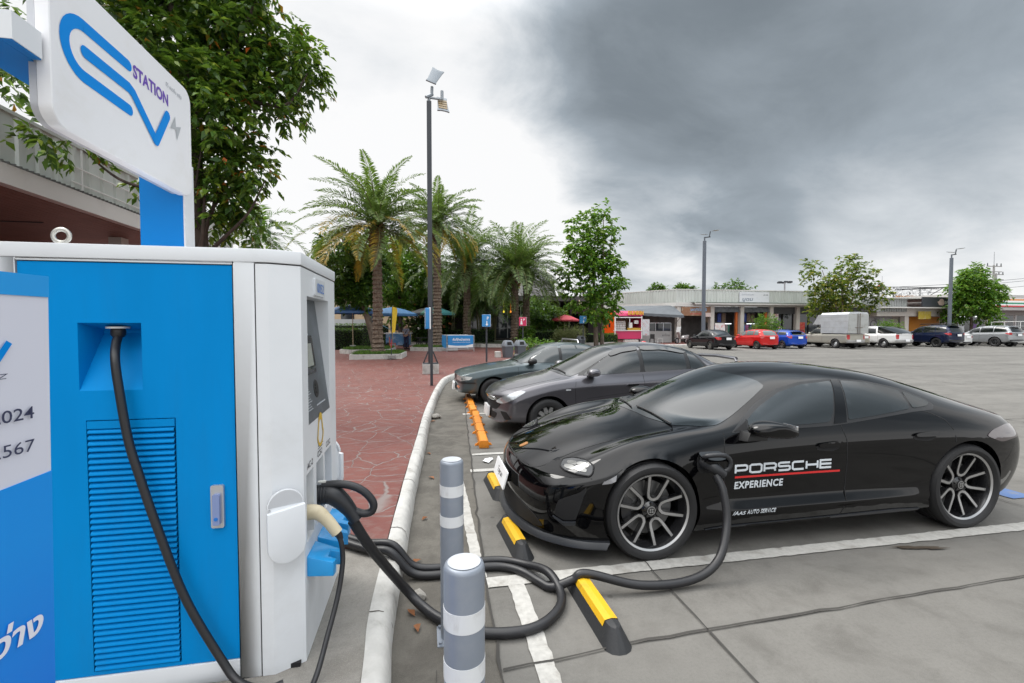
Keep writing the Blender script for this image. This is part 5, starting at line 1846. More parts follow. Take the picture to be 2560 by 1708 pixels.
# local x runs away from the camera, the printed side faces -Y
MBN = frame((0, 0, 0), (1, 0, 0), z=(0, -1, 0))
BW, BH = .80, 1.707
def bann(name, poly, m, off=.0):
	b = MB()
	b.prism(poly, off - .0015, off, MBN)
	return b.build(name, m, BN if off == 0 else BNS, smooth=0)
BNW = mat('banner_white', (.66, .67, .76), rough=.45)
BNS = bann('banner_sheet', [(-BW, .04), (0, .04), (0, BH), (-BW, BH)], BNW)
bann('blue_header', [(-BW, 1.658), (0, 1.658), (0, BH), (-BW, BH)], mat('banner_cyan', (.008, .31, .76), rough=.4), .002)
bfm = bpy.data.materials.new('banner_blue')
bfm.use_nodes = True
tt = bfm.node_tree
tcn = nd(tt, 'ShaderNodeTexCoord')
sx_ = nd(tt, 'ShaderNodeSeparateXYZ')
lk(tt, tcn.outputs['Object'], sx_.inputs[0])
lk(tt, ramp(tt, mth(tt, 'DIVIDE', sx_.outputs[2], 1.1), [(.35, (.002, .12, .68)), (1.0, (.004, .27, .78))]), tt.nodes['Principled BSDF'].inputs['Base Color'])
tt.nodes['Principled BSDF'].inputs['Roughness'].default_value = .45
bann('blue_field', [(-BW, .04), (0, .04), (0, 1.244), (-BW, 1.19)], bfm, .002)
b = MB()
b.box(-BW - .02, .02, -.10, .10, 0, .05)
b.build('banner_base', SILVER, BN, smooth=0, bevel=.01)
b = MB()
b.cyl((-BW / 2, .03, .05), (-BW / 2, .03, BH), .010, .010, 10)
b.build('banner_pole', SILVER, BN, smooth=40)
NAVY = mat('banner_navy', (.035, .04, .09), rough=.5)
def bt(s, x, z, hgt, w=None, m=NAVY, **k):
	return flat_text('banner_lettering', s, MBN @ T(x, z, .004), m, BNS, hgt, w, align='RIGHT', **k)
bt('31 ธ.ค. 2024', -.043, 1.380, .0285, .24, bold=.006)
bt('31 ธ.ค. 2567', -.043, 1.305, .0285, .24)
bt('PluZ', -.097, 1.476, .012, .06, shear=.2)
WPR = mat('banner_print_white', (.78, .78, .86), rough=.45)
bt('เช็คที่ว่าง', -.030, .875, .052, .26, WPR, bold=.03, shear=.2)
b = MB()
a, f = ribbon2d([(-.15, 1.54), (-.125, 1.505), (-.092, 1.555)], .014)
b.add([MBN @ Vector((x, y, .004)) for x, y in a], f)
b.build('banner_logo', EVB, BNS, smooth=0)
# ------------------------------------------------------------------ buildings
SHEET = mat('metal_sheet', (.52, .54, .51), rough=.5, metal=.15, var=.04, vs=1.5, dirt=(.40, .41, .385), ds=1.2, da=.5, stretch=(1, 1, .25))
FASC = mat('fascia_white', (.60, .585, .56), rough=.6, dirt=(.42, .40, .37), ds=1.5, da=.4)
SOFF = mat('soffit_brown', (.23, .125, .10), rough=.6, var=.10, vs=3)
WALLG = mat('wall_grey', (.36, .35, .34), rough=.8, var=.06, vs=1)
WALLD = mat('wall_dark', (.045, .047, .05), rough=.7)
COLM = mat('column_cream', (.56, .53, .49), rough=.7, dirt=(.36, .33, .30), ds=2, da=.4)
SHOPG = mat('shop_glass', (.025, .03, .035), rough=.06, spec=.6)
FRAMEG = mat('frame_grey', (.30, .31, .33), rough=.5)
def corrug(mb, a, b, z0, z1, pitch=.25, depth=.03, n=None):
	"""standing-seam sheet between two plan points; ribs point to the right of a->b"""
	a, b = Vector((*a, 0)), Vector((*b, 0))
	d = (b - a)
	L = d.length
	d.normalize()
	nn = Vector((d.y, -d.x, 0))
	k = max(1, int(L / pitch))
	pts = []
	for i in range(k):
		s0 = L * i / k
		p = L / k
		for f, h in ((0, 0), (.70, 0), (.76, 1), (.94, 1), (1.0, 0)):
			if f == 1.0 and i < k - 1:
				continue
			pts.append(a + d * (s0 + p * f) + nn * (depth * h))
	m = len(pts)
	mb.add([(p.x, p.y, z0) for p in pts] + [(p.x, p.y, z1) for p in pts], [(i, i + 1, m + i + 1, m + i) for i in range(m - 1)])
LBD = wthing('shop_building', 'long low building on the left with pale ribbed metal fascia and brown soffit', 'building', (-9, 6, .15))
b = MB()
corrug(b, (-7.0, -12), (-7.0, 18.5), 4.48, 5.36, .42, .045)
corrug(b, (-7.0, 18.5), (-14, 18.5), 4.48, 5.36, .42, .045)
b.build('metal_fascia', SHEET, LBD, smooth=0)
b = MB()
b.box(-14, -6.93, -12, 18.55, 5.36, 5.42)
b.build('roof', SHEET, LBD, smooth=0)
b = MB()
b.box(-7.02, -6.84, -12, 18.6, 4.10, 4.44)
b.box(-14, -7.02, 18.45, 18.6, 4.10, 4.44)
b.build('fascia_beam', FASC, LBD, smooth=0)
b = MB()
corrug(b, (-6.85, -12), (-6.85, 18.6), 4.44, 4.475, .12, .05)
b.build('drip_edge', mat('drip_dark', (.10, .10, .095), rough=.6), LBD, smooth=0)
b = MB()
for i in range(40):
	x = -13.9 + i * .17
	b.box(x, x + .158, -12, 18.44, 4.115, 4.13)
b.box(-14, -7.03, -12, 18.44, 4.132, 4.15)
b.build('soffit', SOFF, LBD, smooth=0)
b = MB()
b.box(-12.2, -12.0, -12, 17.5, .15, 4.11)
b.build('shop_wall', WALLD, LBD, smooth=0)
for y in (-2, 3.2, 8.6, 14.0, 17.2):
	b = MB()
	b.box(-8.3, -8.0, y, y + .3, .15, 4.11)
	b.build('column', COLM, LBD, smooth=0)
b = MB()
for (y0, z) in ((10.6, 4.93), (10.6, 4.62)):
	b.tube([(-6.90, y0, z), (-6.90, 18.3, z - .02)], .018, 6)
for y in (10.9, 12.8, 14.6, 16.4):
	b.tube([(-6.90, y, 4.5), (-6.90, y, 5.32)], .02, 6)
b.build('fascia_pipes', mat('pipe_white', (.66, .66, .64), rough=.5), LBD, smooth=40)
for y in (8.3, 9.4):
	b = MB()
	b.lathe([(0, 0), (.07, 0), (.08, .01), (.0, .01)], 18, T(-9.3, y, 4.098))
	b.build('downlight', mat('downlight_lit', (1, .98, .92), emit=2.5), LBD, smooth=0)
b = MB()
b.box(-10.0, -8.6, 12.3, 12.34, 4.095, 4.112)
b.build('vent_slot', WALLD, LBD, smooth=0)
# ---- shops across the car park
SB = wthing('shop_row', 'long row of shops with pale ribbed fascia behind the far parked cars', 'building', (35, 42, .15))
CX, CY = 23.6, 40.0
LX, LY = CX - .477 * 22, CY + .879 * 22
b = MB()
corrug(b, (LX, LY), (CX, CY), 3.98, 5.2, .33, .04)
corrug(b, (CX, CY), (45.2, CY), 3.98, 5.2, .33, .04)
b.build('metal_fascia', SHEET, SB, smooth=0)
b = MB()
b.prism([(LX, LY), (CX - .02, CY - .06), (45.3, CY - .06), (45.3, CY + 14), (LX + 4, CY + 24)], 5.2, 5.28)
b.build('roof', FASC, SB, smooth=0)
b = MB()
b.box(CX + 1.4, 45.2, CY - .95, CY - .85, 3.78, 3.92)
b.build('canopy_edge', FASC, SB, smooth=0)
b = MB()
corrug(b, (CX + 1.4, CY - .96), (45.2, CY - .96), 3.92, 3.99, .12, .05)
b.quad((CX + 1.4, CY - .9, 3.93), (45.2, CY - .9, 3.93), (45.2, CY - .02, 4.05), (CX + 1.4, CY - .02, 4.05))
b.quad((CX - .1, CY - .3, 3.80), (45.2, CY - .84, 3.80), (45.2, CY + 3, 3.80), (CX, CY + 3, 3.80))
b.build('canopy_sheet', mat('canopy_green', (.16, .19, .165), rough=.6), SB, smooth=0)
b = MB()
b.prism([(CX - .3, CY - .3), (CX + 21.6, CY - .5), (CX + 21.6, CY - .28), (CX - .2, CY - .06)], 3.62, 3.97)
d_ = Vector((LX - CX, LY - CY)).normalized()
nx = Vector((-d_.y, d_.x))
b.add([(CX + nx.x * .1, CY + nx.y * .1 - .2, 3.62), (LX + nx.x * .1, LY + nx.y * .1, 3.62), (LX + nx.x * .1, LY + nx.y * .1, 3.97), (CX + nx.x * .1, CY + nx.y * .1 - .2, 3.97)], [(0, 1, 2, 3)])
b.build('fascia_beam', FASC, SB, smooth=0)
b = MB()
b.box(CX + .3, 45.2, CY + 4.2, CY + 4.4, .15, 3.8)
b.add([(CX + .3, CY + 4.3, .15), (LX + 3.5, LY + 2, .15), (LX + 3.5, LY + 2, 3.8), (CX + .3, CY + 4.3, 3.8)], [(0, 1, 2, 3)])
b.build('back_wall', mat('shop_back', (.16, .155, .15), rough=.8, var=.2, vs=1.5), SB, smooth=0)
for x in (23.75, 27.3, 30.55, 33.85, 36.9, 40.4):
	b = MB()
	b.box(x - .2, x + .2, CY - .2, CY + .2, .15, 3.66)
	b.build('column', COLM, SB, smooth=0)
for (x0, x1) in ((27.5, 30.35), (30.75, 33.65)):
	b = MB()
	n = 9
	for i in range(n):
		xa, xb_ = x0 + (x1 - x0) * i / n, x0 + (x1 - x0) * (i + 1) / n
		b.quad((xa, CY - .14, 3.12 - .05 * (i % 2)), (xb_, CY - .14, 3.12 - .05 * ((i + 1) % 2)), (xb_, CY + .02, 3.60), (xa, CY + .02, 3.60))
	b.build('rolled_blind', mat('blind_grey', (.13, .14, .15), rough=.8, var=.3, vs=3), SB, smooth=0)
for x in (30.2, 33.5):
	b = MB()
	b.box(x - .14, x + .06, CY + .1, CY + .3, .15, 3.1)
	b.build('orange_post', mat('post_orange', (.55, .13, .025), rough=.6), SB, smooth=0)
b = MB()
b.box(34.1, 45.2, CY + .02, CY + .1, 2.95, 3.62)
b.build('shopfront_header', mat('header_dark', (.07, .072, .078), rough=.6), SB, smooth=0)
for i, x in enumerate((34.1, 35.4, 37.15, 38.4, 39.6, 40.7, 42.0, 43.3)):
	w = MB()
	w.box(x, x + 1.1, CY + .12, CY + .14, .3, 2.93)
	wo = w.build('shop_window', SHOPG, SB, smooth=0)
	w = MB()
	w.box(x - .05, x, CY + .08, CY + .16, .15, 2.94)
	w.build('frame', DARK, wo, smooth=0)
# posters and menu boards on the shopfront
for (x, w_, z0, z1, m, nm) in ((34.1, .7, 2.35, 3.05, mat('poster_pale', (.62, .58, .58), rough=.5, dirt=(.55, .03, .03), ds=5, da=.9), 'shop_sign'), (36.95, .95, .8, 2.1, mat('poster_red', (.50, .035, .03), rough=.5, dirt=(.62, .33, .08), ds=3.5, da=.9), 'poster'), (42.0, .9, .8, 2.3, mat('poster_red', (.5, .03, .03)), 'poster')):
	b = MB()
	b.box(x, x + w_, CY + .02, CY + .05, z0, z1)
	tag(b.build(nm, m, None, smooth=0), {34.1: 'pale square sign with red print beside the fast food window', 36.95: 'red poster in the window right of the nearer round shrub', 42.0: 'red poster in the shop window behind the box truck'}[x], 'poster')
# banner over the corner shop
BB = wthing('shop_banner', 'printed banner with blue Thai letters over the corner shop', 'sign', (25.3, CY - .25, 3.0))
b = MB()
b.box(23.95, 27.0, CY - .30, CY - .26, 2.72, 3.58)
b.build('banner_sheet', mat('banner_print', (.26, .13, .07), rough=.6, dirt=(.42, .36, .28), ds=1.8, da=.9), BB, smooth=0)
MBB = frame((0, CY - .302, 0), (1, 0, 0), z=(0, -1, 0))
flat_text('banner_lettering', 'มหาชัยโอทาริ', MBB @ T(24.9, 3.18, .004), mat('letter_lightblue', (.25, .48, .75), rough=.5), BB, .26, 1.7, bold=.03)
flat_text('banner_lettering', 'ขนมไทยของฝาก', MBB @ T(24.9, 2.85, .004), mat('letter_red', (.55, .05, .05), rough=.5), BB, .14, 1.2, bold=.02)
b = MB()
b.box(26.2, 27.0, CY - .36, CY - .32, 2.62, 3.0)
b.build('small_board', mat('board_pink', (.62, .50, .46), rough=.5), BB, smooth=0)
# goods in the open bays: racks with hanging clothes
gcols = [(.05, .08, .30), (.40, .05, .05), (.42, .32, .04), (.03, .03, .035), (.38, .36, .34), (.05, .20, .14), (.30, .10, .22), (.45, .20, .05), (.10, .22, .42), (.22, .16, .11)]
GM = [mat('goods_%s' % n, c, rough=.7, var=.3, vs=8) for n, c in zip('navy red mustard black pale green plum orange blue brown'.split(), gcols)]
rr = random.Random(4)
for gi, (x0, x1, y, z0, z1, lb) in enumerate(((27.6, 30.0, CY + 1.0, 1.05, 1.85, 'clothes rack with mixed garments in the left open shop bay'), (27.6, 30.0, CY + 1.6, 2.15, 3.05, 'high row of dark jackets hanging in the left open shop bay'), (30.9, 33.3, CY + .8, .95, 1.85, 'clothes rack with blue and yellow garments in the right open shop bay'), (30.9, 33.3, CY + 1.5, 2.15, 3.05, 'high row of grey shirts hanging in the right open shop bay'))):
	t = wthing('clothes_rack', lb, 'clothes rack', ((x0 + x1) / 2, y, .15), 'racks of clothes in the open shops')
	b = MB()
	b.tube([(x0, y, z1 + .03), (x1, y, z1 + .03)], .02, 6)
	for x in (x0, x1):
		b.tube([(x, y, .15), (x, y, z1 + .03)], .02, 6)
	b.build('rack_frame', FRAMEG, t, smooth=0)
	n = 5 if z1 > 2 else 13
	for i in range(n):
		w_ = (x1 - x0) / n
		xa = x0 + w_ * i + w_ * .08
		g_ = MB()
		h0 = z0 + rr.uniform(-.1, .15)
		wd = w_ * .84
		g_.prism([(xa, h0), (xa + wd, h0), (xa + wd, z1 - .1), (xa + wd * .62, z1), (xa + wd * .38, z1), (xa, z1 - .1)], -.05, .05, frame((0, y, 0), (1, 0, 0), z=(0, -1, 0)))
		m = rr.choice([GM[3], GM[3], GM[0], GM[4], GM[9]]) if z1 > 2 else rr.choice(GM)
		g_.build('garment', m, t, smooth=0)
for gi in range(7):
	x = 27.8 + gi * .85 + (0 if gi < 3 else .5)
	t = wthing('goods_crate', ['brown crate of packets below the left clothes rack', 'white crate of packets below the left clothes rack', 'dark crate at the foot of the shop pillar', 'pale crate of goods under the blue garments', 'mustard crate in the right shop bay', 'blue crate in the right shop bay', 'brown crate by the orange post of the right shop bay'][gi], 'crate', (x, CY + .3, .15), 'crates of goods before the shops')
	b = MB()
	b.box(x - .3, x + .3, CY + .05, CY + .55, .15, .15 + .55)
	b.build('crate', [GM[9], GM[4], GM[3], GM[4], GM[2], GM[8], GM[9]][gi], t, smooth=0, bevel=.01)
	for k in range(4):
		b = MB()
		b.box(x - .27 + .135 * k, x - .15 + .135 * k, CY + .08, CY + .5, .70, .76 + .08 * rr.random())
		b.build('packet', rr.choice(GM), t, smooth=0)
for (x0, x1, z) in ((29.2, 29.95, 1.93), (31.7, 33.0, 1.93)):
	b = MB()
	b.box(x0, x1, CY + .6, CY + .66, z, z + .05)
	tag(b.build('tube_lamp', mat('tube_lit', (.9, .95, 1.0), emit=3.0), None, smooth=0), 'lit tube lamp over the %s clothes rack' % ('left' if x0 < 30 else 'right'), 'lamp')
# white sign board on the fascia
WS = wthing('roof_sign', 'wide white sign board mounted on the ribbed fascia', 'sign', (31.9, CY - .1, 4.1))
b = MB()
b.box(30.26, 33.55, CY - .16, CY - .06, 4.06, 5.08)
b.build('sign_board', mat('board_white', (.60, .61, .63), rough=.5, dirt=(.45, .47, .52), ds=2.2, da=.6), WS, smooth=0)
MWS = frame((0, CY - .161, 0), (1, 0, 0), z=(0, -1, 0))
flat_text('sign_lettering', 'บูตบ', MWS @ T(30.55, 4.22, .004), mat('letter_grey', (.22, .25, .30), rough=.5), WS, .32, 1.2, bold=.03, shear=.15)
flat_text('sign_lettering', 'A  ก ห', MWS @ T(32.9, 4.72, .004), INK, WS, .18, .5, bold=.02)
flat_text('sign_lettering', 'อาหารตามสั่ง', MWS @ T(30.5, 4.75, .004), mat('letter_grey', (.22, .25, .30)), WS, .12, 1.3)
# awning left of the corner
AW = wthing('awning', 'dark grey sloping awning beside the corner column', 'awning', (21, 40.5, 2.8))
b = MB()
b.add([(17.6, 39.7, 3.05), (23.3, 38.2, 2.72), (23.4, 40.4, 3.72), (19.4, 43.6, 3.75)], [(0, 1, 2, 3)])
n = 20
vs, fs = [], []
for i in range(n + 1):
	t_ = i / n
	x, y, z = 17.6 + 5.7 * t_, 39.7 - 1.5 * t_, 3.05 - .33 * t_
	vs += [(x, y, z), (x + .0, y - .02, z - .22 - .05 * (i % 2))]
b.add(vs, [(2 * i, 2 * i + 1, 2 * i + 3, 2 * i + 2) for i in range(n)])
b.build('awning_cloth', mat('awning_grey', (.10, .112, .125), rough=.75, var=.1, vs=2), AW, smooth=0)
b = MB()
b.tube([(23.2, 38.3, 2.74), (23.5, 40.1, 1.9)], .03, 6)
b.tube([(18.5, 39.6, 2.9), (19.0, 42, 2.0)], .03, 6)
b.build('awning_arm', FRAMEG, AW, smooth=40)
# food counter under the awning
FC = wthing('food_counter', 'white food stall counter with a glass front beneath the dark awning', 'counter', (21.8, 40.6, .15))
b = MB()
b.box(20.0, 23.3, 40.3, 40.9, .15, 1.25)
b.build('counter', mat('counter_white', (.46, .46, .45), rough=.5), FC, smooth=0)
b = MB()
b.box(20.1, 23.2, 40.32, 40.36, 1.25, 2.0)
b.build('glass_front', SHOPG, FC, smooth=0)
b = MB()
for x in (20.1, 21.6, 22.4, 23.2):
	b.box(x - .02, x + .02, 40.28, 40.32, 1.25, 2.02)
b.box(20.1, 23.2, 40.28, 40.32, 2.0, 2.04)
b.build('counter_frame', SILVER, FC, smooth=0)
flat_text('counter_lettering', 'ชาไทย', frame((0, 40.298, 0), (1, 0, 0), z=(0, -1, 0)) @ T(22.3, .75, .002), INK, FC, .2, .8)
# ---- second block, dark sign, convenience store
S2 = wthing('shop_block', 'grey shop block with dark sign panel right of the pale shop row', 'building', (52, 42, .15))
b = MB()
corrug(b, (43.0, CY + 3), (45.3, CY - 1.2), 3.2, 4.55, .30, .05)
corrug(b, (45.3, CY - 1.2), (48.9, CY - 1.2), 3.2, 4.55, .30, .05)
b.build('metal_fascia', mat('sheet_grey', (.33, .34, .335), rough=.5, metal=.2), S2, smooth=0)
b = MB()
b.box(45.25, 57.2, CY - 1.6, CY + 6, 4.55, 4.64)
b.box(45.5, 57.2, CY - 2.0, CY - .2, 3.55, 3.66)
b.build('roof', FASC, S2, smooth=0)
b = MB()
b.box(45.3, 57.2, CY + .4, CY + .6, .15, 3.6)
b.box(45.5, 57.0, CY - 1.0, CY + .5, 2.75, 3.55)
b.build('wall', COLM, S2, smooth=0)
for (x0, x1, m, nm) in ((44.0, 45.9, mat('wall_orange', (.56, .22, .015), rough=.6), 'orange_wall'), (51.2, 55.2, mat('wall_orange', (.56, .22, .015)), 'orange_shutter')):
	b = MB()
	b.box(x0, x1, CY + .32, CY + .38, .15, 2.72)
	b.build(nm, m, S2, smooth=0)
b = MB()
b.box(45.9, 49.0, CY + .3, CY + .36, .15, 2.9)
b.box(49.9, 51.1, CY + .3, CY + .36, .15, 2.7)
b.build('mural_wall', mat('mural_grey', (.34, .345, .35), rough=.7, dirt=(.04, .045, .06), ds=.9, da=.95), S2, smooth=0)
b = MB()
for (cx, cz, r_) in ((46.6, 1.9, .42), (50.5, 1.6, .35)):
	ringp = [(r_ + .03 * math.cos(a), .02 * math.sin(a)) for a in np.linspace(0, 2 * math.pi, 7)[:-1]]
	b.lathe(ringp, 24, frame((cx, CY + .28, cz), (1, 0, 0), z=(0, -1, 0)), closed=True)
b.build('mural_wheel', WALLD, S2, smooth=0)
for x in (49.1, 55.3):
	b = MB()
	b.box(x, x + .5, CY - .9, CY - .4, .15, 3.55)
	b.build('column', COLM if x < 50 else FRAMEG, S2, smooth=0)
DS = wthing('shop_sign', 'dark sign panel with a toast shape and white Thai letters', 'sign', (53, CY - 1.7, 3.7))
b = MB()
b.box(50.2, 56.9, CY - 1.75, CY - 1.62, 3.72, 4.72)
b.build('sign_board', mat('sign_charcoal', (.048, .052, .062), rough=.45), DS, smooth=0)
MDS = frame((0, CY - 1.751, 0), (1, 0, 0), z=(0, -1, 0))
flat_text('sign_lettering', 'เคาะปัง', MDS @ T(53.0, 4.05, .004), PLATE, DS, .34, 1.9, bold=.03)
flat_text('sign_lettering', 'TOAST AND MILK BAR', MDS @ T(53.0, 3.86, .004), PLATE, DS, .08, 1.7)
b = MB()
b.add([MDS @ Vector((x, y, .004)) for x, y in ((52.3, 3.9), (52.75, 3.85), (52.95, 4.0), (52.9, 4.4), (52.7, 4.55), (52.4, 4.5), (52.28, 4.3), (52.05, 4.25), (52.15, 4.1))], [tuple(range(9))])
b.build('toast_logo', mat('logo_pink', (.62, .45, .42), rough=.5), DS, smooth=0)
b = MB()
b.box(50.3, 51.9, CY - 1.3, CY - 1.26, 2.45, 3.25)
tag(b.build('price_banner', mat('banner_yellow', (.55, .42, .06), rough=.6, dirt=(.65, .58, .40), ds=3, da=.8), None, smooth=0), 'yellow banner hanging below the dark toast sign', 'banner')
CV = wthing('convenience_store', 'grey shop with orange green and red striped fascia at the right edge', 'building', (64, 42, .15))
b = MB()
b.box(57.3, 78, CY + 1.0, CY + 8, .15, 5.3)
b.box(57.3, 78, CY - 1.0, CY + 1.0, 3.45, 3.75)
b.build('wall', WALLG, CV, smooth=0)
for (z0, z1, c, nm) in ((4.62, 4.84, (.60, .25, .10), 'orange'), (4.84, 4.90, (.7, .7, .7), 'white'), (4.42, 4.62, (.66, .66, .64), 'white'), (4.22, 4.42, (.02, .22, .12), 'green'), (4.08, 4.22, (.66, .66, .64), 'white'), (3.92, 4.08, (.50, .03, .04), 'red')):
	b = MB()
	b.box(62.6, 78, CY + .7, CY + .98, z0, z1)
	b.build(nm + '_stripe', mat('stripe_' + nm, c, rough=.45), CV, smooth=0)
for x in np.arange(58.6, 77, 2.1):
	b = MB()
	b.box(x, x + 1.7, CY + .93, CY + .99, .5, 2.9)
	wo = b.build('shop_window', SHOPG, CV, smooth=0)
	b = MB()
	b.box(x - .08, x, CY + .9, CY + 1.0, .15, 2.95)
	b.build('frame', PLATE, wo, smooth=0)
b = MB()
b.box(58.5, 60.9, CY + .6, CY + .7, 2.75, 2.83)
b.build('strip_light', mat('tube_lit', (.9, .95, 1.0)), CV, smooth=0)
# purple and white boards leaning by the entrance
for (x, c, lb) in ((57.6, (.50, .53, .56), 'pale advertising board by the convenience store door'), (59.3, (.09, .04, .16), 'purple advertising board by the convenience store door')):
	b = MB()
	b.box(x, x + .9, CY + .2, CY + .26, .15, 2.1)
	tag(b.build('advert_board', mat('advert_%d' % int(x), c, rough=.5), None, smooth=0), lb, 'board')
# ---- food hall roof sign behind
FH = wthing('food_hall', 'food hall with dark sloping roof and white Thai letters on a lattice', 'building', (55, 52, .15))
b = MB()
b.add([(42, 50, 5.75), (68.5, 49.2, 6.95), (68.5, 62, 7.3), (42, 62, 6.2)], [(0, 1, 2, 3)])
b.add([(42, 50, 5.6), (68.5, 49.2, 6.8), (68.5, 62, 7.15), (42, 62, 6.05)], [(3, 2, 1, 0)])
b.add([(42, 50, 5.75), (68.5, 49.2, 6.95), (68.5, 49.2, 6.8), (42, 50, 5.6)], [(3, 2, 1, 0)])
b.build('roof', WALLD, FH, smooth=0)
b = MB()
b.box(43, 66, 53, 53.2, .15, 5.6)
b.build('wall', WALLG, FH, smooth=0)
b = MB()
rr = random.Random(9)
for i in range(150):                                     # lattice of small loops
	x = rr.uniform(56.5, 67.4)
	z = rr.uniform(5.45, 6.72)
	if x > 65 and z < 5.45 + (x - 65) * .55:
		continue
	r_ = rr.uniform(.07, .15)
	ringp = [(r_ + .022, -.02), (r_ + .022, .02), (r_ - .012, .02), (r_ - .012, -.02)]
	b.lathe(ringp, 10, frame((x, 49.35, z), (1, 0, 0), z=(0, -1, 0)), closed=True)
b.build('lattice', mat('lattice_white', (.42, .43, .44), rough=.6), FH, smooth=0)
b = MB()
for (x0, z0, x1, z1) in ((56, 6.78, 68.3, 6.88), (56, 5.4, 65.2, 5.4), (56, 5.4, 56, 6.8), (60.2, 5.4, 60.2, 6.8), (64.4, 5.4, 64.4, 6.85), (65.2, 5.4, 68.3, 6.88), (57.5, 6.8, 59.3, 5.0)):
	b.tube([(x0, 49.45, z0), (x1, 49.45, z1)], .05, 6)
b.build('truss', WALLD, FH, smooth=0)
MFH = frame((0, 49.2, 0), (1, 0, 0), z=(0, -1, 0))
flat_text('roof_lettering', 'ศูนย์อาหาร', MFH @ T(57.4, 5.85, .004), mat('letter_white', (.74, .74, .74), rough=.5), FH, .62, 6.2, bold=.045, thick=.05)
flat_text('roof_lettering', 'FOOD CENTER', MFH @ T(60.2, 5.45, .004), mat('letter_orange', (.62, .25, .03), rough=.5), FH, .24, 3.4, bold=.03, thick=.04)
b = MB()
a, f = ribbon2d(arc(57.7, 6.2, .75, 20, 160, 14), .16)
b.add([MFH @ Vector((x, y, .02)) for x, y in a], f)
b.build('red_arch', mat('arch_red', (.50, .04, .04), rough=.5), FH, smooth=0)
# ---- donut kiosk trailer
KI = wthing('kiosk_trailer', 'orange and pink food trailer with big yellow DUNKIN letters', 'kiosk', (18.2, 40.6, .15))
ORK = mat('kiosk_orange', (.70, .085, .006), rough=.4, coat=.3)
PNK = mat('kiosk_pink', (.56, .028, .12), rough=.4, coat=.3)
kx0, kx1, ky0, ky1 = 16.9, 19.55, 39.0, 42.0
b = MB()
prof = [(ky0, 2.62), (ky0 + .06, 2.85), (ky0 + .25, 3.02), (ky0 + .6, 3.10), (ky1 - .6, 3.10), (ky1 - .2, 2.98), (ky1, 2.7), (ky1, .55), (ky0 + .02, .55)]
M = frame((0, 0, 0), (0, 1, 0), z=(1, 0, 0))
b.prism(prof, kx0, kx0 + .06, M)
b.build('end_wall', ORK, KI, smooth=0)
b = MB()
b.prism(prof, kx1 - .06, kx1, M)
b.build('end_wall', PNK, KI, smooth=0)
b = MB()
rp_ = prof[:7]
m_ = len(rp_)
b.add([(x, y, z + .02) for x in (kx0 - .02, kx1 + .02) for y, z in rp_], [(i, i + 1, m_ + i + 1, m_ + i) for i in range(m_ - 1)])
b.build('roof', PNK, KI, smooth=40)
b = MB()
b.box(kx0 + .06, kx1 - .06, ky0, ky0 + .06, .55, 1.28)
b.build('front_panel', PNK, KI, smooth=0)
b = MB()
b.box(kx0 + .06, kx1 - .06, ky1 - .3, ky1 - .2, .6, 2.7)
b.build('back_panel', mat('kiosk_inside', (.30, .24, .16), rough=.7), KI, smooth=0)
b = MB()
b.box(kx0 - .02, kx1 + .02, ky0 - .12, ky0 + .3, 1.28, 1.34)
b.box(kx0 - .02, kx0 + .07, ky0 - .03, ky0 + .05, .55, 2.62)
b.box(kx1 - .07, kx1 + .02, ky0 - .03, ky0 + .05, .55, 2.62)
b.box(kx0 + 1.42, kx0 + 1.47, ky0 - .01, ky0 + .05, 1.34, 2.5)
b.box(kx0, kx1, ky0 - .05, ky0 + .02, 2.47, 2.55)
b.build('white_trim', PLATE, KI, smooth=0)
for (k, x0, x1) in ((0, kx0 + .12, kx0 + 1.25),):
	for j in range(5):
		s = MB()
		s.box(x0, x1, ky0 + .4 + .02 * j, ky0 + .9, 1.38 + .17 * j, 1.42 + .17 * j)
		so = s.build('display_shelf', PLATE, KI, smooth=0)
		for q in range(7):
			s = MB()
			s.box(x0 + .03 + q * .16, x0 + .15 + q * .16, ky0 + .45, ky0 + .7, 1.425 + .17 * j, 1.52 + .17 * j)
			s.build('box', mat('box_pale', (.55, .50, .48), rough=.6), so, smooth=0)
b = MB()
b.box(kx0 + 1.3, kx1 - .15, ky0 - .05, ky0 + .25, 1.34, 1.56)
b.build('donut_tray', mat('tray_yellow', (.50, .30, .03), rough=.5, dirt=(.30, .12, .03), ds=9, da=.7), KI, smooth=0)
b = MB()
b.box(kx0 + 1.55, kx0 + 1.85, ky0 + .3, ky0 + .5, 1.56, 2.05)
b.box(kx0 + 2.05, kx0 + 2.45, ky0 + .3, ky0 + .5, 1.95, 2.25)
b.build('cup_stack', PLATE, KI, smooth=0)
b = MB()
b.box(kx0 - .012, kx0 + .0, ky0 + .8, ky0 + 1.7, .62, 2.35)
dk = b.build('door', ORK, KI, smooth=0)
b = MB()
b.box(kx0 - .02, kx0 - .011, ky0 + 1.0, ky0 + 1.4, 1.6, 2.0)
b.build('door_window', SHOPG, dk, smooth=0)
b = MB()
b.box(kx0 - .02, kx0 - .012, ky0 + .74, ky0 + 1.76, 2.35, 2.39)
b.build('door_trim', DARK, dk, smooth=0)
MK = frame((0, ky0 - .06, 0), (1, 0, 0), z=(0, -1, 0))
flat_text('trailer_lettering', 'DUNKIN', MK @ T(18.15, 2.78, 0), mat('letter_gold', (.72, .36, .04), rough=.4), KI, .34, 1.5, bold=.055, thick=.05)
flat_text('trailer_lettering', 'DUNKIN', MK @ T(18.16, 2.765, -.01), mat('letter_maroon', (.30, .03, .04), rough=.5), KI, .34, 1.5, bold=.085, thick=.03)
for (x, y) in ((17.4, 40.4), (19.1, 40.4)):
	b = MB()
	tyre_geo(b, .28, .18, .16, frame((x, y, .43), (0, 1, 0), z=(1, 0, 0)), 24, False)
	b.build('wheel', RUBBER, KI, smooth=40)
b = MB()
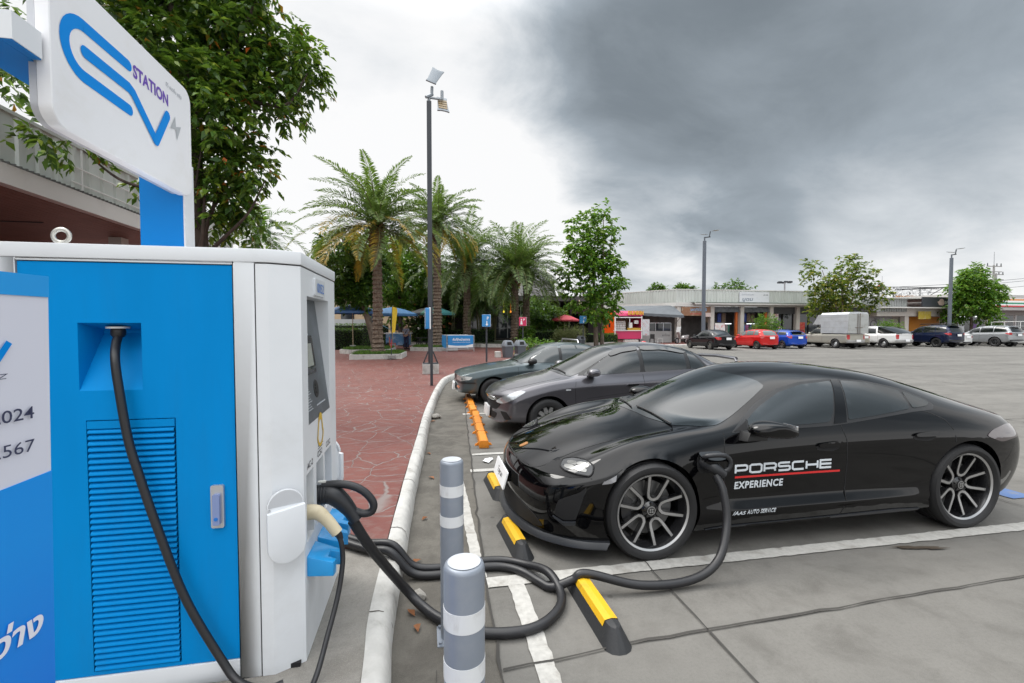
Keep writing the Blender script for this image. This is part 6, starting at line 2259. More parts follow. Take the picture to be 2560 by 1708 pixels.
b.box(17.7, 19.0, ky0 - .45, ky0 - .05, .15, .48)
tag(b.build('concrete_step', mat('step_white', (.55, .53, .50), rough=.8), None, smooth=0), 'white concrete step in front of the pink trailer counter', 'step')
b = MB()
b.box(19.62, 20.3, 39.0, 39.05, .85, 2.35)
bm_ = tag(b.build('menu_board', mat('menu_pale', (.55, .58, .60), rough=.5, dirt=(.45, .05, .06), ds=5, da=.8), None, smooth=0), 'tall menu board at the right end of the pink trailer', 'menu board')
b = MB()
b.box(25.6, 26.6, 36.9, 36.95, .6, 2.0)
tag(b.build('menu_board', mat('menu_red', (.62, .60, .58), rough=.5, dirt=(.50, .03, .03), ds=3, da=.95), None, smooth=0), 'white board with red pictures left of the tall far lamp pole', 'menu board')
# ---- cafe behind the palms
CF = wthing('cafe', 'dark cafe with tall framed glass behind the date palms', 'building', (9, 46, .35))
b = MB()
b.box(1.5, 17.5, 44.5, 52, .15, .5)
b.box(1.5, 17.5, 51, 52, .5, 4.2)
b.box(16.9, 17.5, 46, 51, .5, 4.2)
b.build('wall', mat('cafe_dark', (.03, .027, .025), rough=.7), CF, smooth=0)
b = MB()
b.box(.8, 18.2, 43.6, 52.4, 4.2, 4.7)
b.build('roof', mat('cafe_roof', (.055, .052, .05), rough=.6), CF, smooth=0)
b = MB()
b.box(9.5, 13.0, 45.5, 49, 4.7, 6.4)
b.build('roof_box', mat('cafe_grey', (.33, .32, .31), rough=.7), CF, smooth=0)
for x in np.arange(4.0, 12.5, 1.35):
	b = MB()
	b.box(x, x + 1.28, 45.0, 45.03, .55, 3.7)
	wo = b.build('glass_pane', SHOPG, CF, smooth=0)
	b = MB()
	b.box(x - .05, x + .03, 44.94, 45.05, .5, 3.75)
	b.box(x, x + 1.3, 44.94, 45.05, 3.7, 3.78)
	b.box(x, x + 1.3, 44.95, 45.05, 1.5, 1.56)
	b.build('frame', mat('frame_pale', (.26, .28, .29), rough=.5), wo, smooth=0)
for (x, c) in ((7.6, (.9, .75, .05)), (8.3, (.9, .30, .03)), (9.0, (.75, .7, .1))):
	b = MB()
	b.lathe([(0, -.12), (.06, -.10), (.08, 0), (.05, .1), (0, .12)], 12, T(x, 44.6, 3.15))
	b.cyl((x, 44.6, 3.2), (x, 44.6, 4.2), .01, .01, 5)
	b.build('pendant_lamp', mat('pendant_%d' % int(x * 10), c, emit=1.2), CF, smooth=40)
for x in (12.6, 13.9, 15.1):
	b = MB()
	b.tube([(x, 43.8, .4), (x + .55, 43.8, 4.2)], .08, 8)
	b.build('slanted_post', DARK, CF, smooth=40)
b = MB()
for z in np.arange(3.0, 4.2, .13):
	b.box(14.2, 17.4, 43.75, 43.85, z, z + .07)
b.build('slat_screen', mat('slat_wood', (.09, .055, .04), rough=.7), CF, smooth=0)
b = MB()
for z in (.75, 1.05, 1.32):
	b.box(11.8, 15.4, 42.9, 42.98, z, z + .07)
for x in np.arange(11.8, 15.6, .6):
	b.box(x, x + .07, 42.88, 43.0, .35, 1.4)
tag(b.build('wooden_railing', mat('rail_wood', (.10, .085, .075), rough=.7), None, smooth=0), 'weathered wooden railing by the cafe terrace', 'railing')
flat_text('cafe_lettering', 'Inyon', frame((0, 43.5, 0), (1, 0, 0), z=(0, -1, 0)) @ T(15.0, 3.75, 0), mat('letter_cream', (.66, .52, .40), rough=.5), CF, .62, 1.75, bold=.0, thick=.05)
# pale house behind the lawn umbrellas
HS = wthing('house', 'beige house wall behind the lawn umbrellas', 'house', (-6, 46, .15))
b = MB()
b.box(-9, -1.2, 46, 52, .15, 4.6)
b.build('wall', mat('house_beige', (.50, .39, .26), rough=.8, var=.06, vs=1), HS, smooth=0)
b = MB()
b.prism([(-9.6, 4.6), (-.6, 4.6), (-2.0, 6.0), (-8.2, 6.0)], -52.5, -45.4, frame((0, 0, 0), (1, 0, 0), z=(0, -1, 0)))
b.build('roof', mat('house_roof', (.13, .16, .15), rough=.7), HS, smooth=0)
for x in (-8, -5.6, -3.4):
	b = MB()
	b.box(x, x + 1.2, 45.93, 46.02, 1.3, 2.9)
	b.build('window', SHOPG, HS, smooth=0)
WT = wthing('garden_wall', 'low pale wall beyond the left hedge', 'wall', (-12, 40, .15))
b = MB()
b.box(-22, -5, 40, 40.3, .15, 2.3)
b.build('wall_face', mat('wall_pale', (.46, .47, .48), rough=.8), WT, smooth=0)
# ------------------------------------------------------------------ lamp poles, wires
POLE = mat('pole_charcoal', (.035, .040, .048), rough=.5)
LEDM = mat('lamp_louvre', (.30, .22, .12), rough=.35)
LAMPG = mat('lamp_grey_body', (.26, .285, .31), rough=.45, metal=.3)
def flood_head(parent, M, name='lamp_head'):
	b = MB()
	b.prism([(-.17, -.32), (.17, -.32), (.15, -.22), (.18, .20), (.20, .32), (.06, .29), (-.06, .29), (-.20, .32), (-.18, .20), (-.15, -.22)], 0, .05, M)
	h = b.build(name, LAMPG, parent, smooth=30, bevel=.01)
	for k in range(4):
		b = MB()
		b.box(-.145, .145, -.17 + .105 * k, -.10 + .105 * k, -.02, .0, M)
		b.build('led_bar', LEDM, h, smooth=0)
	return h
def lamp_pole(x, y, z0, H, label, rz=0, base=True, w=.155):
	t = thing('lamp_pole', label, 'lamp pole', (x, y, z0), rz)
	b = MB()
	b.box(-w / 2, w / 2, -w / 2, w / 2, .05, H - .55)
	b.build('pole', POLE, t, smooth=0, bevel=.012)
	b = MB()
	b.cyl((0, 0, H - .55), (0, 0, H - .40), .05, .05, 10)
	b.tube([(-.10, -.10, H - .46), (.12, .05, H - .28)], .05, 6)
	b.tube([(.02, 0, H - .42), (.45, -.12, H - .50)], .04, 6)
	b.tube([(.09, .02, H - .30), (.10, .02, H - .05)], .05, 6)
	b.tube([(.42, -.11, H - .50), (.42, -.11, H - .22)], .05, 6)
	b.build('bracket', LAMPG, t, smooth=40)
	flood_head(t, frame((.18, -.10, H + .22), (.95, .12, -.25), y=(.38, .35, .85)))
	flood_head(t, frame((.44, -.06, H - .62), (.98, -.05, -.12), y=(.06, -.45, -.88)))
	if base:
		b = MB()
		b.box(-.27, .27, -.27, .27, 0, .33)
		b.build('concrete_base', KERB, t, smooth=0, bevel=.015)
		b = MB()
		for k in range(4):
			a = R(90 * k)
			MM = RZ(a)
			b.tube([MM @ Vector((w / 2 + .16, 0, .34)), MM @ Vector((w / 2, 0, .74))], .022, 6)
		b.box(-.26, .26, -.26, .26, .33, .345)
		b.build('gusset', POLE, t, smooth=0)
	return t
lamp_pole(.145, 15.45, .15, 9.5, 'tall charcoal lamp pole on a white base by the near kerb')
def far_lamp(x, y, H, label):
	t = thing('lamp_pole', label, 'lamp pole', (x, y, .15))
	b = MB()
	b.tube([(0, 0, 0), (0, 0, H)], .16, 10, True, [.17, .15])
	b.cyl((0, 0, H), (0, 0, H + .35), .06, .06, 8)
	b.build('pole', mat('pole_grey', (.10, .115, .14), rough=.5), t, smooth=40)
	b = MB()
	b.tube([(0, 0, H + .3), (.55, 0, H + .38)], .05, 6)
	b.tube([(.45, 0, H + .38), (.55, 0, H + .85)], .05, 6)
	b.build('bracket', POLE, t, smooth=40)
	flood_head(t, frame((-.05, 0, H + .55), (1, 0, 0), z=(0, -.2, 1)))
	flood_head(t, frame((1.1, 0, H + .95), (0, 1, 0), z=(-.12, 0, 1)))
	return t
far_lamp(23.95, 36.2, 9.0, 'tall far lamp pole rising behind the black saloon')
far_lamp(51.1, 36.4, 8.3, 'far lamp pole at the right between the two sport utility cars')
MT = thing('floodlight_mast', 'thin distant mast with a ring of floodlights above the shop roofs', 'mast', (62, 70, 0))
b = MB()
b.tube([(0, 0, 0), (0, 0, 9.4)], .12, 8)
b.build('mast', FRAMEG, MT, smooth=40)
for k in range(6):
	b = MB()
	a = k * 1.047
	b.box(math.cos(a) * .9 - .3, math.cos(a) * .9 + .3, math.sin(a) * .9 - .15, math.sin(a) * .9 + .15, 9.25, 9.55)
	b.build('floodlight', POLE, MT, smooth=0)
UPM = mat('concrete_pole', (.28, .275, .265), rough=.8)
tops = []
for i, (x, y, h, lb) in enumerate(((143.5, 92, 15.2, 'right concrete power pole with crossarms behind the right tree'), (136.5, 88, 16.6, 'left concrete power pole with crossarms behind the right tree'), (108.5, 92, 11.5, 'distant power pole above the lattice sign'))):
	t = thing('power_pole', lb, 'power pole', (x, y, 0), 0, 'concrete power poles')
	b = MB()
	b.tube([(0, 0, 0), (0, 0, h)], .25, 8, True, [.32, .2])
	b.build('pole', UPM, t, smooth=40)
	if i < 2:
		for z in (h - .4, h - 1.7):
			b = MB()
			b.box(-2.2, 2.4, -.1, .1, z, z + .18)
			b.build('crossarm', UPM, t, smooth=0)
		for xx in (-2, 0.9, 2.2):
			b = MB()
			b.cyl((xx, 0, h - .25), (xx, 0, h + .45), .12, .08, 8)
			b.build('insulator', POLE, t, smooth=40)
		if i == 1:
			b = MB()
			b.cyl((0, 0, h), (0, 0, h + 3.2), .07, .05, 6)
			b.build('spike', FRAMEG, t, smooth=0)
	else:
		b = MB()
		b.tube([(0, 0, h - .6), (-2.6, 0, h - .6), (-2.6, 0, h - 2.6)], .08, 6)
		b.cyl((0, 0, h), (0, 0, h + 2.3), .05, .04, 6)
		b.build('bracket', FRAMEG, t, smooth=0)
for k, (z0, z1, sag, y) in enumerate(((15.3, 10.6, .8, 90), (14.8, 10.1, .9, 90.5), (13.4, 9.2, 1.0, 91), (10.2, 7.4, .8, 89), (9.3, 6.9, .8, 89.5))):
	pts = []
	for i in range(25):
		t_ = i / 24
		x = 175 - 75 * t_
		pts.append((x, y, z0 * 1.08 + (z1 - z0 * 1.08) * t_ - sag * 4 * t_ * (1 - t_)))
	b = MB()
	b.tube(pts, .045, 4)
	tag(b.build('power_line', POLE, None, smooth=0), ['highest power line sagging behind the right lamp pole', 'second highest power line sagging behind the right lamp pole', 'middle power line sagging behind the right lamp pole', 'second lowest power line near the lattice sign', 'lowest power line near the lattice sign'][k], 'wire', 'power lines')
# ------------------------------------------------------------------ trees and plants
def quad_mesh(name, V, F, mats, mi=None, parent=None, smooth=False):
	me = bpy.data.meshes.new(name)
	V = np.asarray(V, dtype=np.float32)
	F = np.asarray(F, dtype=np.int32)
	me.vertices.add(len(V))
	me.vertices.foreach_set('co', V.ravel())
	me.loops.add(F.size)
	me.loops.foreach_set('vertex_index', F.ravel())
	me.polygons.add(len(F))
	me.polygons.foreach_set('loop_start', np.arange(0, F.size, F.shape[1], dtype=np.int32))
	for m in (mats if isinstance(mats, (list, tuple)) else [mats]):
		me.materials.append(m)
	if mi is not None:
		me.polygons.foreach_set('material_index', np.asarray(mi, dtype=np.int32))
	if smooth:
		me.polygons.foreach_set('use_smooth', np.ones(len(F), dtype=bool))
	me.update(calc_edges=True)
	o = bpy.data.objects.new(name, me)
	COL.objects.link(o)
	if parent is not None:
		o.parent = parent
		if parent in WORLD:
			o.location = -WORLD[parent]
	return o
def unit(a):
	return a / np.maximum(np.linalg.norm(a, axis=-1, keepdims=True), 1e-9)
def leaf_quads(P, D, U, L, W, fold=.25):
	"""folded leaf blades: P base, D direction, U approximate upward normal"""
	S = unit(np.cross(D, U))
	N = np.cross(S, D)
	L = np.asarray(L)[:, None]
	W = np.asarray(W)[:, None]
	a = P
	b = P + D * L * .45 + S * W * .5 + N * W * fold
	c = P + D * L - N * W * .15
	d = P + D * L * .45 - S * W * .5 + N * W * fold
	V = np.stack([a, b, c, d], 1).reshape(-1, 3)
	F = np.arange(len(P) * 4).reshape(-1, 4)
	return V, F
def crown_leaves(clumps, n, seed, size=.10, aspect=.42, droop=.5, sprig=.32, per=9, shell=.55):
	"""clumps: (x, y, z, r); n sprigs in all; every sprig carries `per` leaves along a drooping twig"""
	rg = np.random.default_rng(seed)
	C = np.array(clumps, dtype=float)
	w = C[:, 3] ** 2
	k = rg.choice(len(C), n, p=w / w.sum())
	u = unit(rg.normal(size=(n, 3)))
	rad = (shell + (1 - shell) * rg.random(n) ** .6) * C[k, 3] * (1 + .22 * rg.normal(size=n)).clip(.5, 1.5)
	base = C[k, :3] + u * rad[:, None] * np.array([1, 1, .85])
	dirn = unit(u * .9 + rg.normal(size=(n, 3)) * .45 + np.array([0, 0, -.25 * droop]))
	s = rg.random((n, per)) * .95 + .05
	L = sprig * (.7 + .6 * rg.random(n))
	pos = base[:, None, :] + dirn[:, None, :] * (s * L[:, None])[..., None]
	pos[..., 2] -= droop * (s ** 2) * L[:, None] * .6
	side = unit(np.cross(dirn, np.array([0, 0, 1.0])))
	sg = np.where(rg.random((n, per)) < .5, -1, 1)[..., None]
	ld = unit(dirn[:, None, :] * .55 + side[:, None, :] * sg * .8 + rg.normal(size=(n, per, 3)) * .28 + np.array([0, 0, -droop * .55]))
	P = pos.reshape(-1, 3)
	D = ld.reshape(-1, 3)
	U = unit(rg.normal(size=P.shape) * .35 + np.array([0, 0, 1.0]))
	l = size * (.65 + .7 * rg.random(len(P)))
	return leaf_quads(P, D, U, l, l * aspect)
BARK = mat('bark_dark', (.062, .045, .036), rough=.9, bump=.9, bs=16, var=.35, vs=9, stretch=(1, 1, .35))
BARK2 = mat('bark_grey', (.15, .115, .09), rough=.9, bump=.8, bs=18, var=.35, vs=8, stretch=(1, 1, .4))
LEAF_BIG = leaf_mat('leaf_glossy', [(0, (.022, .058, .012)), (.35, (.042, .105, .017)), (.70, (.09, .18, .025)), (.88, (.18, .27, .035)), (.982, (.25, .31, .035)), (.99, (.55, .12, .02)), (1, (.50, .10, .02))], .30, .35)
LEAF_FRESH = leaf_mat('leaf_fresh', [(0, (.034, .095, .014)), (.4, (.075, .19, .022)), (.8, (.13, .27, .03)), (1, (.22, .29, .04))], .38, .42)
LEAF_MID = leaf_mat('leaf_mid', [(0, (.020, .060, .012)), (.5, (.045, .12, .018)), (.85, (.085, .19, .026)), (1, (.15, .24, .03))], .3, .45)
LEAF_DARK = leaf_mat('leaf_dark', [(0, (.010, .030, .009)), (.6, (.024, .065, .013)), (1, (.055, .12, .02))], .22, .45)
LEAF_YEL = leaf_mat('leaf_yellowing', [(0, (.04, .075, .012)), (.5, (.085, .13, .02)), (.8, (.20, .20, .03)), (1, (.33, .26, .04))], .38, .45)
def limbs(paths, m, parent, name='trunk', n=8):
	b = MB()
	for pts, r0, r1 in paths:
		P = catmull(pts, 5)
		rs = [r0 + (r1 - r0) * i / (len(P) - 1) for i in range(len(P))]
		b.tube(P, r0, n, True, rs)
	return b.build(name, m, parent, smooth=60)
def broad_tree(label, base, trunk, clumps, n, seed, m, group=None, bark=BARK, name='broadleaf_tree', **k):
	t = wthing(name, label, 'tree', base, group)
	limbs(trunk, bark, t)
	V, F = crown_leaves(clumps, n, seed, **k)
	quad_mesh('crown', V, F, m, None, t)
	return t
# the large tree behind the sign
rg = random.Random(3)
BIG = [(-7.16, 7.53, .51), (-6.4, 7.92, .67), (-5.62, 7.72, .83), (-4.82, 7.68, .92), (-3.98, 7.86, .86), (-3.27, 7.71, .71), (-2.68, 7.86, .48), (-2.38, 7.43, .4), (-3.64, 7.13, .79), (-2.99, 6.97, .64), (-2.39, 6.79, .57), (-2.08, 6.98, .37), (-4.28, 6.98, .7), (-4.83, 7.08, .61), (-3.29, 6.31, .64), (-2.7, 6.13, .48), (-3.87, 6.18, .63), (-4.3, 6.22, .55), (-3.6, 5.5, .56), (-4.17, 5.46, .47), (-3.31, 5.05, .56), (-3.76, 4.79, .63), (-4.19, 4.61, .47), (-3.17, 4.67, .32), (-3.62, 4.25, .48), (-4.06, 3.91, .4), (-3.33, 3.94, .36), (-7.31, 6.59, .29), (-7.39, 6.11, .33), (-6.95, 6.41, .29), (-6.54, 5.13, .2), (-6.16, 4.86, .28), (-5.83, 4.96, .22), (-5.57, 4.68, .2), (-5.6, 8.75, .9), (-4.59, 8.83, 1.0), (-3.54, 8.83, .86), (-6.56, 8.68, .74), (-5.32, 6.42, .46), (-5.97, 6.95, .52)]
cl = [(-4.5 + (x + 4.5) * (.88 if x > -4.5 else 1), 10 + rg.gauss(0, .5), z, r * .8) for x, z, r in BIG]
tr = [([(-4.42, 10, .1), (-4.40, 10, 1.7), (-4.38, 10, 3.3), (-4.42, 10, 4.6), (-4.40, 10, 5.9), (-4.5, 10, 6.9), (-4.7, 10, 7.6), (-4.95, 10, 8.6)], .23, .05),
	  ([(-4.38, 10, 3.2), (-4.15, 9.9, 3.8), (-3.76, 9.7, 4.7), (-3.55, 9.6, 5.6)], .055, .015), ([(-4.36, 10, 3.0), (-3.9, 9.8, 3.4), (-3.34, 9.6, 3.9), (-3.0, 9.5, 4.5)], .045, .012),
	  ([(-4.40, 10, 5.9), (-3.95, 10, 6.7), (-3.5, 9.9, 7.4), (-3.2, 9.8, 8.0)], .11, .025), ([(-4.1, 10, 6.4), (-3.4, 10, 6.2), (-2.7, 9.9, 6.15), (-2.3, 9.9, 6.8)], .06, .012),
	  ([(-4.40, 10, 5.2), (-3.9, 9.9, 5.6), (-3.4, 9.8, 6.0)], .06, .015), ([(-4.38, 10, 4.2), (-5.0, 9.8, 4.3), (-5.55, 9.7, 4.45), (-6.05, 9.6, 4.9)], .05, .012),
	  ([(-4.42, 10, 5.8), (-5.1, 9.9, 6.5), (-5.9, 9.8, 7.2), (-6.6, 9.7, 7.9)], .09, .02), ([(-4.5, 10, 6.6), (-4.2, 10.2, 7.4), (-3.9, 10.3, 8.3)], .07, .02),
	  ([(-4.40, 9.8, 3.1), (-4.32, 9.6, 3.9), (-4.15, 9.5, 4.6), (-4.05, 9.5, 5.2)], .04, .012), ([(-4.36, 9.85, 3.0), (-4.18, 9.7, 3.5), (-4.08, 9.6, 4.4)], .05, .02), ([(-6.0, 9.7, 7.3), (-6.8, 9.7, 6.9), (-7.2, 9.7, 6.4)], .03, .01)]
broad_tree('large glossy leaved tree rising behind the EV sign', (-4.42, 10, .15), tr, cl, 2200, 11, LEAF_BIG, size=.17, aspect=.46, droop=.8, sprig=.34, per=10, shell=.35)
# slender bright green tree left of the food trailer
R1 = [(13.57, 10.16, .72), (11.71, 9.21, .80), (10.34, 8.86, .5), (14.53, 9.03, .5), (11.11, 7.44, 1.2), (13.28, 7.51, 1.25), (14.55, 6.36, .8), (10.5, 5.68, 1.1), (12.67, 5.14, 1.6), (14.25, 4.57, 1.05), (10.82, 3.94, 1.2), (12.68, 3.07, 1.3), (14.4, 3.39, .65), (9.89, 6.83, .65), (12.3, 6.3, 1.2), (12.9, 8.6, .6)]
cl = [(12.25 + (x - 12.75) * .74, 32 + rg.gauss(0, .6), z, r * .85) for x, z, r in R1]
tr = [([(12.4, 32, .2), (12.3, 32, 3), (12.1, 32, 6), (11.9, 32, 8.6)], .19, .04), ([(12.9, 32.1, .2), (12.85, 32, 3), (12.9, 32, 6), (12.9, 32, 9.6)], .17, .03), ([(12.1, 32, 5), (11.4, 32, 7), (11.4, 32, 9)], .07, .02), ([(12.9, 32, 5), (13.4, 32, 7), (13.6, 32, 8.8)], .06, .02), ([(12.2, 32, 4), (11.2, 31.8, 5.2), (10.6, 31.8, 6)], .06, .02)]
broad_tree('slender bright green tree left of the orange food trailer', (13, 32, .35), tr, cl, 900, 12, LEAF_FRESH, bark=BARK2, size=.30, aspect=.6, droop=.5, sprig=.45, per=8, shell=.5)
R2 = [(35.29, 7.14, .62), (37.41, 7.38, .58), (38.71, 7.05, .52), (39.82, 6.71, .62), (34.48, 5.87, .6), (36.17, 5.9, .7), (37.88, 6.12, .7), (40.07, 5.61, .72), (35.36, 4.63, .85), (37.05, 4.83, .9), (39.24, 4.31, .9), (40.55, 4.51, .6), (35.81, 3.55, .8), (37.52, 3.57, .8), (39.7, 3.58, .62)]
cl = [(x, 35.6 + rg.gauss(0, .5), z, r) for x, z, r in R2]
tr = [([(37.7, 35.6, .2), (37.7, 35.6, 2.2), (37.6, 35.6, 4.5), (37.4, 35.6, 7)], .14, .03), ([(37.7, 35.6, 2.2), (36.6, 35.6, 4.2), (35.4, 35.6, 6.8)], .07, .02), ([(37.7, 35.6, 2.4), (38.8, 35.6, 4.2), (39.8, 35.6, 6.5)], .07, .02), ([(37.6, 35.6, 3.6), (38.3, 35.6, 5.5), (38.7, 35.6, 7)], .05, .015), ([(36.8, 35.6, 3.8), (35.2, 35.6, 4.4), (34.5, 35.6, 5.8)], .04, .015)]
broad_tree('open crowned yellowing tree behind the box truck', (37.7, 35.6, .15), tr, cl, 520, 13, LEAF_YEL, bark=BARK2, size=.34, aspect=.55, droop=.4, sprig=.6, per=8, shell=.5)
R3 = [(54.52, 7.34, .6), (53.07, 6.61, .95), (55.06, 6.45, .95), (52.14, 5.43, .95), (54.12, 5.26, 1.3), (56.11, 5.49, .9), (52.69, 4.08, 1.05), (55.18, 3.91, 1.1), (57.15, 4.91, .7), (53.23, 2.91, .85), (54.74, 2.53, .8)]
cl = [(54.6 + (x - 54.6) * .75, 36.5 + rg.gauss(0, .6), z, r * .85) for x, z, r in R3]
broad_tree('dense rounded green tree behind the silver sport utility car', (54, 36.5, .15), [([(54, 36.5, .2), (54, 36.5, 3), (54.2, 36.5, 6.6)], .16, .03), ([(54, 36.5, 2.4), (52.8, 36.5, 4.5)], .07, .02), ([(54, 36.5, 2.6), (55.6, 36.5, 4.6)], .07, .02)], cl, 1250, 14, LEAF_FRESH, size=.32, aspect=.5, droop=.6, sprig=.6, per=8, shell=.5)
TL = [(-4.9, 6.0, .95), (-4.0, 6.2, 1.0), (-4.5, 5.0, 1.15), (-3.3, 5.4, 1.05), (-4.9, 4.1, .9), (-3.8, 4.0, 1.0), (-5.6, 5.3, .6)]
broad_tree('dense green tree with dark trunk left of the tallest date palm', (-3.2, 29, .15), [([(-3.0, 29, .15), (-3.5, 29, 2.2), (-4.3, 29, 4.2), (-4.9, 29, 7)], .24, .06), ([(-4.2, 29, 4), (-3.5, 29, 5.5)], .1, .03), ([(-4.0, 29, 3.4), (-5.4, 29, 5)], .09, .03)], [(x, 29 + rg.gauss(0, .7), z, r) for x, z, r in TL], 1300, 15, LEAF_MID, bark=BARK2, size=.26, aspect=.5, droop=.5, sprig=.5, per=9, shell=.45)
TM = [(-3.18, 7.83, 1.5), (-1.66, 7.25, 1.5), (-3.2, 5.34, 1.6), (-1.68, 4.74, 1.6), (-2.61, 3.47, 1.3), (-.75, 6.01, 1.35), (.3, 4.2, 1.2)]
broad_tree('bushy mid green tree behind the blue umbrellas', (-2, 37, .15), [([(-2, 37, .15), (-2, 37, 3), (-2.2, 37, 7)], .2, .05)], [(x, 37 + rg.gauss(0, .8), z, r) for x, z, r in TM], 1100, 16, LEAF_FRESH, size=.34, aspect=.5, droop=.5, sprig=.6, per=8, shell=.45)
TN = [(.58, 6.0, 1.9), (2.42, 6.41, 1.7), (4.29, 6.07, 1.8), (2.78, 4.18, 1.6), (1.2, 4.0, 1.4)]
broad_tree('dark leafy tree behind the lamp pole', (2, 43, .15), [([(2, 43, .15), (2, 43, 3), (2.4, 43, 6)], .22, .06)], [(x, 43 + rg.gauss(0, .8), z, r) for x, z, r in TN], 1100, 17, LEAF_DARK, size=.36, aspect=.5, droop=.5, sprig=.6, per=8, shell=.4)
TO = [(6.58, 6.49, 1.8), (5.81, 4.59, 1.6), (8.91, 6.16, 1.6), (11.28, 6.59, 1.6), (12.09, 4.86, 1.3), (10.0, 8.0, 1.3), (7.6, 8.0, 1.2)]
broad_tree('dark leafy tree over the cafe roof', (9, 48, .15), [([(9, 53, .15), (9, 53, 3), (9.2, 53, 7)], .22, .06)], [(x, 53 + rg.gauss(0, .6), z + .6, r) for x, z, r in TO], 1000, 18, LEAF_MID, size=.36, aspect=.5, droop=.5, sprig=.6, per=8, shell=.4)
for (lb, y, L_, s) in (('small distant treetop over the left end of the shop roof', 70, [(37.5, 7.7, .8), (38.9, 7.5, .6), (37.9, 6.6, .8)], 21), ('wispy distant treetop over the shop roof', 70, [(41.9, 7.7, .8), (43.3, 7.8, .6), (42.5, 6.8, .8)], 22), ('larger distant treetop above the white roof sign', 70, [(51.6, 8.2, 1.5), (49.35, 7.8, 1.0), (54.7, 7.7, 1.0), (52, 6.6, 1.5)], 23)):
	x = L_[0][0]
	broad_tree(lb, (x, y, .15), [([(x, y, .1), (x, y, 4), (x, y, 7)], .2, .06)], [(a, y + rg.gauss(0, .5), z, r) for a, z, r in L_], 260, s, LEAF_MID, 'treetops beyond the shops', size=.45, aspect=.5, droop=.4, sprig=.8, per=8, shell=.3)
# ---- palms
def palm_crown(seed, nf, L, m_list, old=0.0, leaf=.46, width=.066, pairs=60, el=(-14, 82), droop=1.0):
	rg = np.random.default_rng(seed)
	Vs, Fs, Ms = [], [], []
	off = 0
	for i in range(nf):
		f = (i + .5) / nf
		az = i * 2.39996 + rg.normal() * .15
		e0 = math.radians(el[0] + (el[1] - el[0]) * (f ** 1.25)) + rg.normal() * .07
		LL = L * (.78 + .28 * rg.random()) * (1 - .18 * f)
		n = pairs
		s = np.linspace(.02, 1, n)
		h = np.array([math.cos(az), math.sin(az), 0])
		ang = e0 - droop * (1.12 - .22 * f) * s ** 1.45 - .1 * s
		ds = LL / n
		hx = np.cumsum(np.cos(ang)) * ds
		hz = np.cumsum(np.sin(ang)) * ds
		side_bend = rg.normal() * .12
		sv = np.array([-h[1], h[0], 0])
		Pc = h[None] * hx[:, None] + np.array([0, 0, 1.0])[None] * hz[:, None] + sv[None] * (side_bend * LL * s ** 2)[:, None]
		Tn = unit(np.gradient(Pc, axis=0))
		Sd = unit(np.cross(Tn, np.array([0, 0, 1.0])))
		Up = np.cross(Sd, Tn)
		ll = leaf * np.clip(np.sin(np.pi * np.clip(s * .86 + .14, 0, 1)) ** .55, .25, 1) * (L / 3.6)
		ll[s < .14] *= .35
		for sg in (-1, 1):
			D = unit(Tn * .62 + Sd * sg * .78 + Up * (.30 + .12 * rg.normal(size=(n, 1))) + rg.normal(size=(n, 3)) * .07)
			tip = Pc + D * ll[:, None]
			tip[:, 2] -= ll * .22
			wv = unit(np.cross(D, Up)) * width
			mid = Pc + D * ll[:, None] * .5
			V = np.stack([Pc - wv * .2, mid - wv * .5, tip, mid + wv * .5], 1).reshape(-1, 3)
			Vs.append(V)
			Fs.append(np.arange(len(V)).reshape(-1, 4) + off)
			yel = (1 if (rg.random() < old and f < .42) else 0)
			mm = np.zeros(n, int)
			if yel:
				mm[s > .35] = 1
			Ms.append(mm)
			off += len(V)
		w2 = Sd * (.03 * (1 - s) + .006)[:, None]
		V = np.stack([Pc - w2, Pc + w2], 1).reshape(-1, 3)
		Vs.append(V)
		q = np.arange(n - 1)
		Fs.append(np.stack([2 * q, 2 * q + 1, 2 * q + 3, 2 * q + 2], 1) + off)
		Ms.append(np.full(n - 1, 2))
		off += len(V)
	return np.concatenate(Vs), np.concatenate(Fs), np.concatenate(Ms)
FROND = leaf_mat('frond_greygreen', [(0, (.042, .080, .026)), (.5, (.095, .150, .045)), (1, (.18, .235, .075))], .28, .45)
FRONDY = leaf_mat('frond_yellow', [(0, (.16, .15, .03)), (.5, (.34, .22, .03)), (1, (.45, .27, .03))], .30, .5)
RACH = mat('frond_stalk', (.13, .13, .045), rough=.6)
PTRUNK = mat('palm_trunk', (.135, .098, .072), rough=.95, var=.45, vs=12, bump=.7, bs=22, dirt=(.28, .25, .21), ds=9, da=.55)
PBOOT = mat('palm_boot', (.12, .055, .030), rough=.9, var=.5, vs=10)
def palm_trunk(H, r, lean=0.0, seed=0):
	"""scaly trunk with a swollen collar of cut stalks under the crown"""
	rg = random.Random(seed)
	b = MB()
	n, rows = 14, int(H / .11)
	vs = []
	for i in range(rows + 1):
		z = H * i / rows
		t = i / rows
		rr = r * (1.15 - .25 * t) + .16 * math.exp(-z / .35)
		if z > H - 1.1:
			rr += .15 * math.sin(min(1, (z - H + 1.1) / 1.1) * math.pi) ** 1.0
		for k in range(n):
			a = 2 * math.pi * (k + .5 * (i % 2)) / n
			q = rr * (1 + (.16 if (i % 2) == 0 else -.08) * (.2 + 1.5 * rg.random()))
			vs.append((q * math.cos(a) + lean * t * t, q * math.sin(a), z - .05 * (i % 2 == 0)))
	fs = []
	for i in range(rows):
		for k in range(n):
			k2 = (k + 1) % n
			if i % 2 == 0:
				fs += [(i * n + k, i * n + k2, (i + 1) * n + k), (i * n + k2, (i + 1) * n + k2, (i + 1) * n + k)]
			else:
				fs += [(i * n + k, i * n + k2, (i + 1) * n + k2), (i * n + k, (i + 1) * n + k2, (i + 1) * n + k)]
	b.add(vs, fs)
	return b
